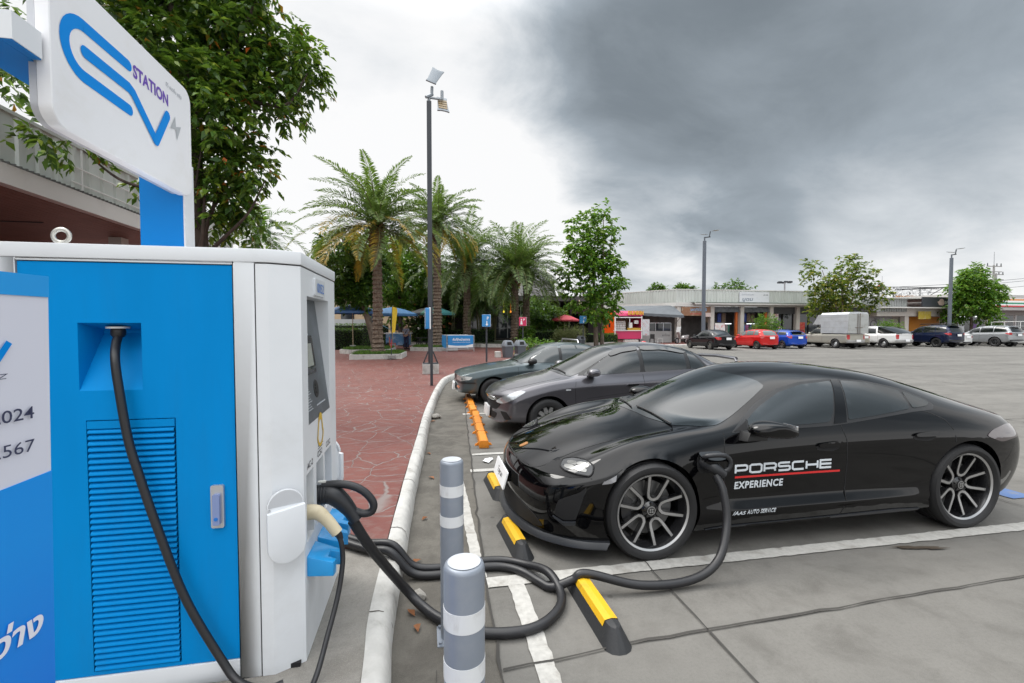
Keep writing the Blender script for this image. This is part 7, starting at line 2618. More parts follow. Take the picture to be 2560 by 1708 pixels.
def boots(H, r, seed):
	rg = random.Random(seed)
	b = MB()
	for i in range(70):
		a = i * 2.4
		z = H - 1.15 + 1.2 * (i / 70)
		d = Vector((math.cos(a), math.sin(a), 0))
		p = Vector((0, 0, z)) + d * (r * .95)
		M = frame(p, (-d.y, d.x, 0), z=(d.x * .75, d.y * .75, .66))
		w, l = .055, .20 + .12 * rg.random()
		b.prism([(-w, -.02), (w, -.02), (w, .02), (-w, .02)], 0, l, M)
	return b
def date_palm(label, base, H, r, crown, seed, rz=0.0, lean=0.0):
	t = thing('date_palm', label, 'palm', base, rz, 'date palms on the paved square')
	palm_trunk(H, r, lean, seed).build('trunk', PTRUNK, t, smooth=0)
	bo = boots(H, r * 1.05, seed).build('cut_stalks', PBOOT, t, smooth=0)
	bo.location.x = lean * .9
	V, F, Mi = crown
	o = quad_mesh('crown', V, F, [FROND, FRONDY, RACH], Mi, t)
	o.location = (lean, 0, H)
	return t
cA = palm_crown(31, 66, 4.7, None, old=.6)
cB = palm_crown(32, 58, 4.2, None, old=.18)
cC = palm_crown(33, 68, 5.9, None, old=.0)
date_palm('tallest date palm with yellowing lower fronds in the near white planter', (-2.35, 23.5, .3), 6.35, .215, cA, 1, R(20))
date_palm('date palm half hidden behind the near lamp pole', (.75, 30.5, .3), 8.0, .25, cB, 2, R(140))
date_palm('date palm in the hedge left of the big grey green palm', (3.15, 35.5, .37), 5.9, .26, cC, 3, R(75))
date_palm('big full grey green date palm in front of the cafe glass', (6.75, 34.5, .37), 5.5, .27, cC, 4, R(200))
date_palm('date palm just right of the big grey green one', (8.15, 36.8, .37), 5.9, .27, cB, 5, R(300))
# coconut palm by the left building
t = thing('coconut_palm', 'coconut palm with long arching fronds at the end of the left building', 'palm', (-9.1, 27.3, .15))
b = MB()
b.tube(catmull([(0, 0, 0), (.1, 0, 2.5), (.05, 0, 5), (0, 0, 6.6)], 6), .16, 10, True, [.2 - .06 * i / 18 for i in range(19)])
b.build('trunk', BARK2, t, smooth=50)
V, F, Mi = palm_crown(41, 22, 3.5, None, old=0, leaf=.8, width=.07, pairs=40, el=(-30, 75), droop=1.25)
o = quad_mesh('crown', V, F, [LEAF_MID, FRONDY, RACH], Mi, t)
o.location = (0, 0, 6.6)
# clumping palms before the cafe
def areca(label, base, seed, stems, first=None):
	rg = random.Random(seed)
	t = thing('clump_palm', label, 'palm', base, rg.uniform(0, 6), 'slim clumping palms around the cafe')
	b = MB()
	tops = []
	for i in range(stems):
		a = rg.uniform(0, 6.28)
		d = rg.uniform(.1, .5)
		h = rg.uniform(2.2, 4.4)
		k = rg.uniform(.15, .75)
		p = [(d * math.cos(a), d * math.sin(a), 0), (d * 1.2 * math.cos(a), d * 1.2 * math.sin(a), h * .5), ((d + k) * math.cos(a), (d + k) * math.sin(a), h)]
		b.tube(catmull(p, 5), .05, 6, True, [.055 - .015 * q / 10 for q in range(11)])
		tops.append(p[-1])
	b.build('trunk', mat('cane_stem', (.13, .125, .065), rough=.7, var=.3, vs=10), t, smooth=40)
	Vs, Fs, Ms, off = [], [], [], 0
	for i, tp in enumerate(tops):
		V, F, Mi = palm_crown(seed * 17 + i, 9, 1.9, None, leaf=.75, width=.06, pairs=20, el=(5, 80), droop=1.3)
		Vs.append(V + np.array(tp))
		Fs.append(F + off)
		Ms.append(Mi)
		off += len(V)
	quad_mesh('crown', np.concatenate(Vs), np.concatenate(Fs), [LEAF_MID, FRONDY, RACH], np.concatenate(Ms), t)
	return t
A1 = areca('clumping palm right of the lamp pole', (2.1, 38.5, .37), 5, 7)
A2 = areca('clumping palm between the hedge palm and the cafe glass', (4.9, 39.5, .37), 6, 7)
for i, (src, x, y, s, lb) in enumerate(((A1, 3.6, 41.5, 1.1, 'clumping palm deep behind the hedge, left of the cafe glass'), (A2, .6, 40.5, 1.15, 'clumping palm left of the lamp pole base'), (A1, 6.3, 42.5, .95, 'clumping palm against the cafe glass panes'), (A2, 10.4, 41.5, .85, 'clumping palm at the right end of the cafe glass'), (A1, -1.0, 42.5, 1.2, 'clumping palm beside the orange flowering shrub'))):
	c = copy_tree(src)
	c.location = (x, y, .3)
	c.rotation_euler = (0, 0, 1.3 * i + .7)
	c.scale = (s, s, s)
	c['label'] = lb
# shrubs
def shrub(name, label, clumps, n, seed, m, size=.16, group=None, extra=None, **k):
	x, y = clumps[0][0], clumps[0][1]
	t = wthing(name, label, 'shrub', (x, y, .15), group)
	limbs([([(x, y, .1), (x + .05, y, .6), (x, y, clumps[0][2])], .05, .02)], BARK2, t, 'stem')
	V, F = crown_leaves(clumps, n, seed, size=size, **k)
	quad_mesh('foliage', V, F, m, None, t)
	return t
sh = shrub('flowering_shrub', 'leafy shrub with orange flowers behind the green umbrella', [(-.3, 38, 2.6, .9), (.6, 38, 2.3, 1.0), (1.3, 38.2, 2.9, .7), (-.7, 38.2, 1.7, .8), (.5, 38, 1.4, .9), (.1, 38, 3.3, .5)], 420, 51, LEAF_DARK, .36, droop=.2, sprig=.5, per=8)
V, F = crown_leaves([(-.3, 37.4, 2.9, .8), (.6, 37.4, 2.6, .9), (1.2, 37.5, 2.2, .6)], 22, 52, size=.22, aspect=.9, sprig=.2, per=5)
quad_mesh('flowers', V, F, mat('flower_orange', (.55, .20, .09), rough=.6), None, sh)
shrub('shrub', 'broad leaved shrub by the cafe terrace left of the pale grass bush', [(10.2, 40, 2.9, 1.1), (11.4, 40, 2.6, 1.0), (9.6, 40.2, 2.0, .9), (11.0, 40, 1.6, 1.0)], 420, 53, LEAF_MID, .34, droop=.5, sprig=.6, per=8)
shrub('grass_bush', 'pale fluffy grass bush by the bright green tree', [(11.2, 35.2, .9, .55), (12.0, 35.2, .95, .55), (10.6, 35.3, .75, .45)], 420, 54, leaf_mat('leaf_straw', [(0, (.13, .14, .06)), (.6, (.24, .24, .12)), (1, (.36, .34, .2))], .3, .6), .22, aspect=.12, droop=-.6, sprig=.4, per=9, shell=.2)
for i, (x, y, r, h, lb) in enumerate(((31.05, 37.2, 1.0, 2.75, 'round clipped shrub between the red and blue cars'), (44.8, 37.2, .95, 2.25, 'round clipped shrub left of the navy sport utility car'))):
	shrub('clipped_shrub', lb, [(x, y, h - r, r), (x, y, h - r - .4, r * 1.05), (x, y, .7, r * .95)], 1500, 61 + i, LEAF_FRESH, .12, 'round clipped shrubs by the far kerb', droop=.1, sprig=.12, per=8, shell=.93)
shrub('shrub', 'low yellow green shrub beside the grey bins', [(5.3, 24.3, .55, .45), (6.0, 24.6, .5, .4), (6.8, 25.2, .45, .4)], 320, 65, LEAF_FRESH, .13, droop=.2, sprig=.25, per=8)
shrub('shrub', 'leafy shrub at the foot of the two palms', [(7.5, 34.2, .9, .5), (7.6, 34.2, 1.4, .4)], 150, 66, LEAF_FRESH, .2, droop=.4, sprig=.35, per=8)
def hedge(label, pts, w, h, seed, m=LEAF_DARK, dens=260):
	"""clipped hedge along a plan polyline"""
	rg = np.random.default_rng(seed)
	x0, y0 = pts[0]
	t = wthing('hedge', label, 'hedge', (x0, y0, .15), 'clipped hedges')
	core = MB()
	Ps, Us = [], []
	for (a, b_) in zip(pts[:-1], pts[1:]):
		A, B = np.array(a), np.array(b_)
		d = (B - A)
		L = np.linalg.norm(d)
		d = d / L
		nrm = np.array([d[1], -d[0]])
		M = frame((A[0], A[1], .15), (d[0], d[1], 0), z=(0, 0, 1))
		core.box(0, L, -w * .45, w * .45, 0, h * .96, M)
		n = int(dens * L * (h + w))
		q = rg.random(n)
		s = rg.random(n) * L
		onf = q < (2 * h) / (2 * h + w)
		sd = np.where(rg.random(n) < .75, 1, -1)
		z = np.where(onf, rg.random(n) * h, h + rg.normal(size=n) * .02)
		off = np.where(onf, sd * w * .5, (rg.random(n) - .5) * w) + rg.normal(size=n) * .02
		P = np.stack([A[0] + d[0] * s + nrm[0] * off, A[1] + d[1] * s + nrm[1] * off, .15 + z], 1)
		U = np.where(onf[:, None], np.stack([nrm[0] * sd, nrm[1] * sd, np.zeros(n)], 1), np.array([0, 0, 1.0]))
		Ps.append(P)
		Us.append(U)
	P = np.concatenate(Ps)
	U = np.concatenate(Us)
	D = unit(U * .5 + rg.normal(size=P.shape) * .7 + np.array([0, 0, .3]))
	l = .10 * (.6 + .8 * rg.random(len(P)))
	V, F = leaf_quads(P, D, unit(rg.normal(size=P.shape)), l, l * .6)
	core.build('stems', mat('hedge_core', (.008, .014, .006), rough=.95), t, smooth=0)
	quad_mesh('foliage', V, F, m, None, t)
	return t
hedge('long dark clipped hedge behind the blue banner frame', [(-1.0, 39.5), (2.0, 38.2), (5.6, 37.6)], .9, 1.2, 71)
hedge('dark clipped hedge right of the big grey green palm', [(8.6, 37.6), (11.0, 37.3)], .9, 1.1, 72)
hedge('yellow green hedge in front of the orange food trailer', [(13.0, 35.0), (15.6, 36.2)], .9, .9, 73, LEAF_MID)
hedge('tall dark hedge behind the left umbrella bucket', [(-9, 32), (-4.3, 32.6)], 1.0, 1.35, 74)
hedge('long low hedge far behind the umbrellas', [(-12, 38), (-3.0, 38)], .9, 1.7, 75, LEAF_MID, 150)
# ---- planters with grass
GRASS = leaf_mat('grass_blade', [(0, (.03, .085, .012)), (.6, (.07, .16, .02)), (1, (.14, .22, .035))], .3, .5)
def planter(label, poly, h, seed, bed=True, group='white kerbed planters'):
	t = wthing('planter', label, 'planter', (*poly[0], .15), group)
	b = MB()
	n = len(poly)
	cx, cy = sum(p[0] for p in poly) / n, sum(p[1] for p in poly) / n
	inn = [(x + (cx - x) / max(.01, math.hypot(cx - x, cy - y)) * .16, y + (cy - y) / max(.01, math.hypot(cx - x, cy - y)) * .16) for x, y in poly]
	vs = [(x, y, .15) for x, y in poly] + [(x, y, .15 + h) for x, y in poly] + [(x, y, .15 + h) for x, y in inn] + [(x, y, .15) for x, y in inn]
	fs = [(k * n + i, k * n + (i + 1) % n, (k + 1) * n + (i + 1) % n, (k + 1) * n + i) for k in range(3) for i in range(n)]
	b.add(vs, fs)
	b.build('kerb_ring', KERB, t, smooth=0)
	s = MB()
	s.add([(x, y, .13 + h) for x, y in inn], [tuple(range(n))])
	s.build('soil', mat('soil_green', (.04, .055, .022), rough=.95, var=.3, vs=5), t, smooth=0)
	return inn
def grass(label, poly, z, n, seed):
	rg = np.random.default_rng(seed)
	P = np.array(poly)
	lo, hi = P.min(0), P.max(0)
	pts = lo + rg.random((n * 2, 2)) * (hi - lo)
	ins = np.zeros(len(pts), bool)
	j = len(P) - 1
	for i in range(len(P)):
		c = (P[i, 1] > pts[:, 1]) != (P[j, 1] > pts[:, 1])
		with np.errstate(divide='ignore', invalid='ignore'):
			xi = (P[j, 0] - P[i, 0]) * (pts[:, 1] - P[i, 1]) / (P[j, 1] - P[i, 1]) + P[i, 0]
		ins ^= c & (pts[:, 0] < xi)
		j = i
	pts = pts[ins][:n]
	B = np.concatenate([pts, np.full((len(pts), 1), z)], 1)
	D = unit(rg.normal(size=B.shape) * .4 + np.array([0, 0, 1.0]))
	l = .13 * (.5 + rg.random(len(B)))
	V, F = leaf_quads(B, D, unit(rg.normal(size=B.shape)), l, np.full(len(B), .028))
	o = quad_mesh('grass', V, F, GRASS)
	stuff(o, label, 'grass')
p1 = [(-3.55, 22.35), (-1.15, 22.55), (-1.0, 24.8), (-3.5, 24.7)]
i1 = planter('white kerbed square planter around the tallest date palm', p1, .24, 1)
grass('short green grass around the foot of the tallest date palm', i1, .37, 5200, 81)
p2 = [(-4.9, 27.6), (-4.3, 26.9), (-2.0, 27.4), (-1.9, 30.2), (-4.6, 30.0)]
i2 = planter('white kerbed planter around the dark leaning trunk', p2, .24, 2)
grass('short green grass under the dark leaning trunk', i2, .37, 3500, 82)
p3 = [(-1.0, 29.6), (.3, 28.9), (2.0, 29.4), (1.8, 32), (-.8, 32)]
i3 = planter('white kerbed planter behind the near lamp pole', p3, .24, 3)
grass('short green grass in the planter behind the near lamp pole', i3, .37, 3500, 83)
p4 = [(2.2, 35.6), (4.0, 33.6), (6.2, 32.8), (9.5, 33.8), (12.6, 34.0), (15.5, 35.6), (15.8, 39.5), (9, 41), (-2.5, 41), (-2.2, 38.6), (-.6, 37.8), (.8, 37.0)]
planter('long raised white kerbed bed with palms and hedges', p4, .26, 4)
mb_ = MB()
mb_.lathe([(.60, 0), (.50, .12), (.34, .24), (.22, .34), (0, .36)], 20)
mb_.build('root_mound', mat('root_brown', (.07, .048, .032), rough=.95, bump=.8, bs=14, var=.4, vs=9), [o for o in COL.objects if o.name == 'date_palm'][0], smooth=50)
# ------------------------------------------------------------------ small things on the square
def umbrella(label, x, y, h, r, cols, group='sun umbrellas on the square'):
	t = thing('sun_umbrella', label, 'umbrella', (x, y, .15), .3, group)
	b = MB()
	n = 8
	vs = [(0, 0, h)]
	for k in range(n):
		a = 2 * math.pi * k / n
		vs.append((r * .5 * math.cos(a), r * .5 * math.sin(a), h - .16))
	for k in range(n):
		a = 2 * math.pi * k / n
		vs.append((r * math.cos(a), r * math.sin(a), h - .46))
	for k in range(n):
		a = 2 * math.pi * k / n
		vs.append((r * 1.0 * math.cos(a), r * 1.0 * math.sin(a), h - .60))
	for k in range(n):
		k2 = (k + 1) % n
		b.use(k % len(cols))
		for f in ((0, 1 + k, 1 + k2), (1 + k, 1 + n + k, 1 + n + k2, 1 + k2), (1 + n + k, 1 + 2 * n + k, 1 + 2 * n + k2, 1 + n + k2)):
			b.f.append(f)
			b.mi.append(b.cur)
	b.v = vs
	b.build('canopy', cols, t, smooth=0)
	b = MB()
	b.cyl((0, 0, .3), (0, 0, h + .05), .025, .025, 8)
	b.build('pole', mat('pole_wood', (.42, .33, .22), rough=.7), t, smooth=40)
	b = MB()
	for k in range(n):
		a = 2 * math.pi * k / n
		b.tube([(0, 0, h - .05), (r * .98 * math.cos(a), r * .98 * math.sin(a), h - .48)], .012, 4)
	b.build('ribs', FRAMEG, t, smooth=0)
	b = MB()
	b.lathe([(0, 0), (.16, 0), (.20, .36), (.17, .36), (.16, .30), (0, .30)], 16)
	b.build('bucket_base', mat('bucket_white', (.55, .55, .53), rough=.6, dirt=(.2, .25, .4), ds=6, da=.6), t, smooth=40)
	return t
UB = mat('umbrella_blue', (.05, .13, .30), rough=.7)
UB2 = mat('umbrella_blue_light', (.055, .17, .36), rough=.7)
umbrella('faded blue umbrella on a white bucket, leftmost', -4.55, 30.2, 2.95, 1.75, [UB])
umbrella('blue umbrella behind the tallest date palm trunk', -2.2, 31.5, 2.85, 1.75, [UB2])
umbrella('green and black panelled umbrella over the picnic table', .45, 33.0, 2.95, 1.75, [mat('umbrella_teal', (.04, .20, .21), rough=.7), mat('umbrella_black', (.03, .032, .034), rough=.7), mat('umbrella_green', (.06, .17, .13), rough=.7)])
umbrella('red umbrella on the cafe terrace', 12.2, 39.2, 2.6, 1.3, [mat('umbrella_red', (.45, .05, .07), rough=.7)])
t = thing('folded_umbrella', 'folded light blue umbrella before the grey mural wall', 'umbrella', (43.3, 38.6, .15))
b = MB()
b.lathe([(.03, .9), (.24, 1.15), (.17, 1.8), (.06, 2.6), (0, 2.75)], 10)
b.build('canopy', mat('umbrella_cyan', (.08, .30, .45), rough=.7), t, smooth=30)
b = MB()
b.cyl((0, 0, 0), (0, 0, 1.2), .03, .03, 8)
b.build('pole', FRAMEG, t, smooth=40)
def picnic(label, x, y, rz):
	t = thing('picnic_table', label, 'table', (x, y, .15), rz, 'dark tables and benches on the square')
	b = MB()
	b.box(-.95, .95, -.38, .38, .72, .77)
	b.build('table_top', BLACKP, t, smooth=0)
	for sy in (-.78, .78):
		b = MB()
		b.box(-.95, .95, sy - .14, sy + .14, .42, .46)
		b.build('bench_seat', BLACKP, t, smooth=0)
	for sx in (-.7, .7):
		b = MB()
		b.box(sx - .03, sx + .03, -.3, -.24, 0, .72)
		b.box(sx - .03, sx + .03, .24, .3, 0, .72)
		b.box(sx - .03, sx + .03, -.82, .82, .38, .42)
		b.box(sx - .03, sx + .03, -.82, -.76, 0, .38)
		b.box(sx - .03, sx + .03, .76, .82, 0, .38)
		b.build('leg_frame', BLACKP, t, smooth=0)
	return t
picnic('dark picnic table under the green umbrella', .2, 33.3, R(15))
c = picnic('dark picnic table right of the green umbrella', 1.9, 34.6, R(10))
# parking signs on black posts
SGB = mat('sign_panel_blue', (.02, .22, .52), rough=.4, coat=.3)
SGP = mat('sign_panel_pink', (.58, .03, .11), rough=.4, coat=.3)
def p_sign(label, x, y, ztop, w, h, m, rz=0.0, pic='wheel', postz=.15):
	t = thing('parking_sign', label, 'sign', (x, y, postz), rz, 'parking signs on black posts')
	b = MB()
	b.box(-.035, .035, -.035, .035, 0, ztop - h * .3)
	b.build('post', POLE, t, smooth=0)
	b = MB()
	b.prism(rrect(-w / 2, w / 2, ztop - h, ztop, .02), .04, .16, frame((0, 0, 0), (1, 0, 0), z=(0, -1, 0)))
	pn = b.build('panel', [m], t, smooth=30)
	b = MB()
	b.prism(rrect(-w / 2 - .01, w / 2 + .01, ztop - h - .01, ztop + .01, .02), .03, .06, frame((0, 0, 0), (1, 0, 0), z=(0, -1, 0)))
	b.build('panel_rim', PLATE, pn, smooth=0)
	M = frame((0, -.162, 0), (1, 0, 0), z=(0, -1, 0))
	flat_text('sign_letter', 'P', M @ T(w * .22, ztop - h * .42, .001), PLATE, pn, h * .26, w * .24, bold=.03, align='CENTER')
	b = MB()
	if pic == 'wheel':
		px, pz = w * .1, ztop - h * .82
		b.add([M @ Vector((px + .05 * math.cos(a) , pz + .05 * math.sin(a) + .0, .001)) for a in np.linspace(0, 6.0, 12)], [tuple(range(12))])
		b.box(px - .015, px + .015, .04, .17, -.001, .001, M @ T(0, pz, 0) @ T(0, 0, 0)) if False else b.add([M @ Vector(v) for v in ((px - .02, pz + .03, .0015), (px + .02, pz + .03, .0015), (px + .02, pz + .15, .0015), (px - .02, pz + .15, .0015))], [(0, 1, 2, 3)])
	else:
		px, pz = -w * .16, ztop - h * .85
		b.add([M @ Vector(v) for v in ((px - .07, pz, .001), (px + .07, pz, .001), (px + .03, pz + .24, .001), (px - .03, pz + .24, .001))], [(0, 1, 2, 3)])
		b.add([M @ Vector((px + .04 * math.cos(a), pz + .30 + .04 * math.sin(a), .001)) for a in np.linspace(0, 5.8, 11)], [tuple(range(11))])
	b.build('pictogram', PLATE, pn, smooth=0)
	return t
p_sign('blue parking sign seen edge on beside the near lamp pole', .14, 12.3, 2.06, .40, .55, SGB, R(-86))
p_sign('blue parking sign standing behind the old teal saloon', 2.62, 19.9, 2.08, .36, .52, SGB, R(-15))
p_sign('pink parking sign with a woman symbol', 5.65, 26.4, 2.10, .42, .50, SGP, R(-20), 'woman')
p_sign('blue parking sign left of the bright green tree', 11.1, 31.2, 2.3, .48, .52, SGB, R(-25))
def litter_bin(label, x, y, s=1.0):
	t = thing('litter_bin', label, 'bin', (x, y, .15), R(12), 'grey litter bins')
	g_ = mat('bin_grey', (.085, .09, .105), rough=.5)
	b = MB()
	b.prism(rrect(-.22 * s, .22 * s, -.22 * s, .22 * s, .05), 0, .001)
	vs = [(a * k, c * k, z) for z, k in ((0, .80), (.56 * s, 1.0)) for a, c in rrect(-.25 * s, .25 * s, -.24 * s, .24 * s, .05)]
	m = len(vs) // 2
	b.add(vs, [(i, (i + 1) % m, m + (i + 1) % m, m + i) for i in range(m)])
	b.build('bin_body', g_, t, smooth=30)
	l = MB()
	vs = [(a * k, c * k, z) for z, k in ((.56 * s, 1.1), (.62 * s, 1.1), (.80 * s, .80), (.86 * s, .62)) for a, c in rrect(-.25 * s, .25 * s, -.24 * s, .24 * s, .05)]
	l.add(vs, [(r_ * m + i, r_ * m + (i + 1) % m, (r_ + 1) * m + (i + 1) % m, (r_ + 1) * m + i) for r_ in range(3) for i in range(m)] + [tuple(range(3 * m, 4 * m))])
	lo = l.build('lid', mat('lid_grey', (.17, .185, .21), rough=.5), t, smooth=30)
	f = MB()
	f.add([(-.13 * s, -.268 * s, .63 * s), (.13 * s, -.268 * s, .63 * s), (.11 * s, -.217 * s, .79 * s), (-.11 * s, -.217 * s, .79 * s)], [(0, 1, 2, 3)])
	f.build('lid_opening', DARK, lo, smooth=0)
	return t
litter_bin('grey litter bin with swing lid beside the white block', 4.05, 22.6, 1.0)
litter_bin('grey litter bin with swing lid right of the other one', 4.75, 22.9, 1.0)
litter_bin('small grey litter bin near the hedge before the orange trailer', 11.35, 32.4, 1.0)
b = MB()
b.box(3.42, 3.72, 22.6, 22.9, .15, .45)
tag(b.build('concrete_block', KERB, None, smooth=0, bevel=.02), 'small white concrete block left of the grey bins', 'block')
# banner frame
t = thing('banner_stand', 'steel frame with blue Thai banners on the red paving', 'banner', (2.1, 28.3, .15), R(8))
AL = mat('steel_tube', (.5, .51, .52), rough=.35, metal=.7)
b = MB()
for x in (-.85, .85):
	for y in (-.0, 1.6):
		b.cyl((x, y, 0), (x, y, 1.02), .025, .025, 8)
for z in (.15, 1.0):
	b.cyl((-.85, 0, z), (.85, 0, z), .02, .02, 8)
	b.cyl((-.85, 1.6, z), (.85, 1.6, z), .02, .02, 8)
	b.cyl((-.85, 0, z), (-.85, 1.6, z), .02, .02, 8)
b.build('frame', AL, t, smooth=40)
BNB = mat('frame_banner_blue', (.015, .22, .55), rough=.5)
b = MB()
b.box(-.80, .80, -.035, -.030, .25, 1.0)
bb = b.build('banner_sheet', BNB, t, smooth=0)
b = MB()
b.box(-.885, -.88, .05, 1.55, .22, 1.0)
b.build('banner_sheet', BNB, t, smooth=0)
M = frame((0, -.0355, 0), (1, 0, 0), z=(0, -1, 0))
flat_text('banner_lettering', 'พื้นที่จำหน่ายอาหาร', M @ T(.05, .68, .001), PLATE, bb, .14, 1.1, bold=.03, shear=.15, align='CENTER')
flat_text('banner_lettering', 'กรุณาสั่งอาหารที่เคาน์เตอร์', M @ T(.05, .55, .001), PLATE, bb, .055, 1.1, align='CENTER')
b = MB()
b.add([M @ Vector(v) for v in ((-.79, .255, .001), (.79, .255, .001), (.79, .46, .001), (.3, .36, .001), (-.3, .36, .001), (-.79, .42, .001))], [(0, 1, 2, 3, 4, 5)])
b.build('white_wave', PLATE, bb, smooth=0)
# feather flag
t = thing('feather_flag', 'yellow feather flag on a black pole before the tallest date palm', 'flag', (-1.62, 22.2, .15))
b = MB()
b.tube([(0, 0, .05), (.02, 0, 1.2), (.06, 0, 2.55)], .016, 6)
b.build('pole', POLE, t, smooth=40)
b = MB()
b.prism([(.03, 1.25), (.18, 1.28), (.30, 2.3), (.26, 2.45), (.07, 2.5)], -.004, .004, frame((0, 0, 0), (1, 0, 0), z=(0, -1, 0)))
b.build('flag_cloth', mat('flag_yellow', (.60, .42, .02), rough=.6, dirt=(.12, .09, .05), ds=3, da=.6), t, smooth=0)
b = MB()
b.box(-.16, .2, -.12, .12, .06, .2)
b.box(-.32, .26, -.02, .02, 0, .04)
b.box(-.06, -.02, -.3, .3, .0, .04)
b.build('weight_base', mat('bag_grey', (.23, .22, .21), rough=.8), t, smooth=0, bevel=.012)
b = MB()
b.cyl((.0, 0, .55), (.01, 0, .95), .02, .02, 6)
b.build('red_sleeve', mat('sleeve_red', (.5, .03, .03), rough=.6), t, smooth=0)
# food cart
t = thing('food_cart', 'blue and white food cart with a slanted blue panel', 'cart', (-1.9, 33.0, .15), R(-8))
b = MB()
b.box(-.8, .8, -.4, .4, .25, 1.05)
cb = b.build('cart_body', mat('cart_blue', (.08, .22, .42), rough=.5, dirt=(.5, .55, .6), ds=2.5, da=.8), t, smooth=0)
b = MB()
b.add([(-1.2, -.45, 1.75), (.2, -.45, 1.0), (.2, -.35, 1.0), (-1.2, -.35, 1.75), (-1.2, -.45, 1.70), (.2, -.45, .95), (.2, -.35, .95), (-1.2, -.35, 1.70)], [(0, 1, 2, 3), (4, 7, 6, 5), (0, 4, 5, 1), (2, 6, 7, 3)])
b.build('slanted_panel', mat('panel_pale_blue', (.18, .40, .50), rough=.5), t, smooth=0)
b = MB()
b.box(-.9, .9, -.5, .5, 1.05, 1.10)
b.build('cart_top', PLATE, t, smooth=0)
for x in (-.6, .6):
	b = MB()
	b.lathe([(.22, -.04), (.22, .04)], 16, frame((x, -.42, .22), (1, 0, 0), z=(0, 1, 0)))
	b.build('wheel', RUBBER, t, smooth=40)
def chair(name, label, x, y, rz, m, back=True, s=1.0):
	t = thing(name, label, 'chair' if back else 'stool', (x, y, .15), rz)
	b = MB()
	b.box(-.2 * s, .2 * s, -.2 * s, .2 * s, .42, .45)
	b.build('seat', m, t, smooth=0, bevel=.01)
	for sx in (-1, 1):
		for sy in (-1, 1):
			b = MB()
			b.tube([(sx * .17 * s, sy * .17 * s, .43), (sx * .21 * s, sy * .21 * s, 0)], .022, 6)
			b.build('leg', m, t, smooth=40)
	if back:
		b = MB()
		b.box(-.2 * s, .2 * s, .18 * s, .21 * s, .45, .85)
		b.build('backrest', m, t, smooth=0, bevel=.01)
	return t
chair('plastic_chair', 'red orange plastic chair beside the dark leaning trunk', -2.2, 31.3, R(100), mat('plastic_red', (.55, .12, .05), rough=.45))
chair('plastic_stool', 'white plastic stool before the food counter', 21.2, 38.9, 0, mat('plastic_white', (.62, .62, .6), rough=.45), False, 1.2)
chair('folding_chair', 'black folding chair by the menu board of the pink trailer', 20.2, 38.3, R(160), BLACKP)
b = MB()
b.lathe([(0, 0), (.17, .02), (.25, .15), (.24, .30), (.15, .42), (0, .45)], 16, T(17.0, 33.6, .1))
tag(b.build('kerb_ball', mat('ball_red', (.50, .02, .03), rough=.35, coat=.5), None, smooth=60), 'red ball bollard on the kerb before the food counter', 'bollard')
# litter on the ground
rr = random.Random(12)
pb = MB()
for (cx, cy) in ((.76, 5.73), (.80, 5.80)):
	n = 9
	pts = [(cx + .06 * math.cos(6.283 * i / n) * rr.uniform(.6, 1.2), cy + .07 * math.sin(6.283 * i / n) * rr.uniform(.6, 1.2), .012 + rr.uniform(0, .02)) for i in range(n)]
	pb.add(pts + [(cx, cy, .03)], [(i, (i + 1) % n, n) for i in range(n)])
tag(pb.build('crumpled_paper', PLATE, None, smooth=0), 'crumpled white paper on the white line by the sports saloon nose', 'litter')
DL = mat('dead_leaf', (.22, .09, .035), rough=.8)
for i, (x, y, lb) in enumerate(((-.02, 4.1, 'brown dead leaf on the gutter beyond the bollards'), (-.10, 2.75, 'curled brown leaf by the broken kerb'), (-.06, 2.6, 'small brown leaf at the kerb foot'), (.12, 8.3, 'brown leaf at the kerb beside the orange stops'), (.02, 6.2, 'brown leaf in the gutter beside the first orange stop'), (.3, 11.2, 'brown leaf by the old teal saloon bumper'), (.05, 5.2, 'tiny brown leaf in the gutter'), (-.08, 3.35, 'tiny brown leaf near the rear bollard'))):
	b = MB()
	a = rr.uniform(0, 6)
	s = rr.uniform(.03, .055)
	M = T(x, y, .012) @ RZ(a)
	b.add([M @ Vector(v) for v in ((-s, 0, .0), (-.2 * s, .5 * s, .02), (s, 0, .006), (-.2 * s, -.5 * s, .016))], [(0, 1, 2, 3)])
	tag(b.build('dead_leaf', DL, None, smooth=0), lb, 'leaf', 'dead leaves along the gutter')
for i, (x, y, s, lb) in enumerate(((-.06, 2.90, .05, 'broken lump of concrete at the kerb foot'), (.17, 8.6, .085, 'pale stone lying in the gutter beside the kerb'))):
	b = bmesh.new()
	bmesh.ops.create_icosphere(b, subdivisions=2, radius=s)
	for v in b.verts:
		v.co *= 1 + rr.uniform(-.22, .22)
		v.co.z *= .6
	me = bpy.data.meshes.new('stone')
	b.to_mesh(me)
	b.free()
	me.materials.append(PAD)
	o = bpy.data.objects.new('stone', me)
	COL.objects.link(o)
	o.location = (x, y, s * .5)
	tag(o, lb, 'stone')
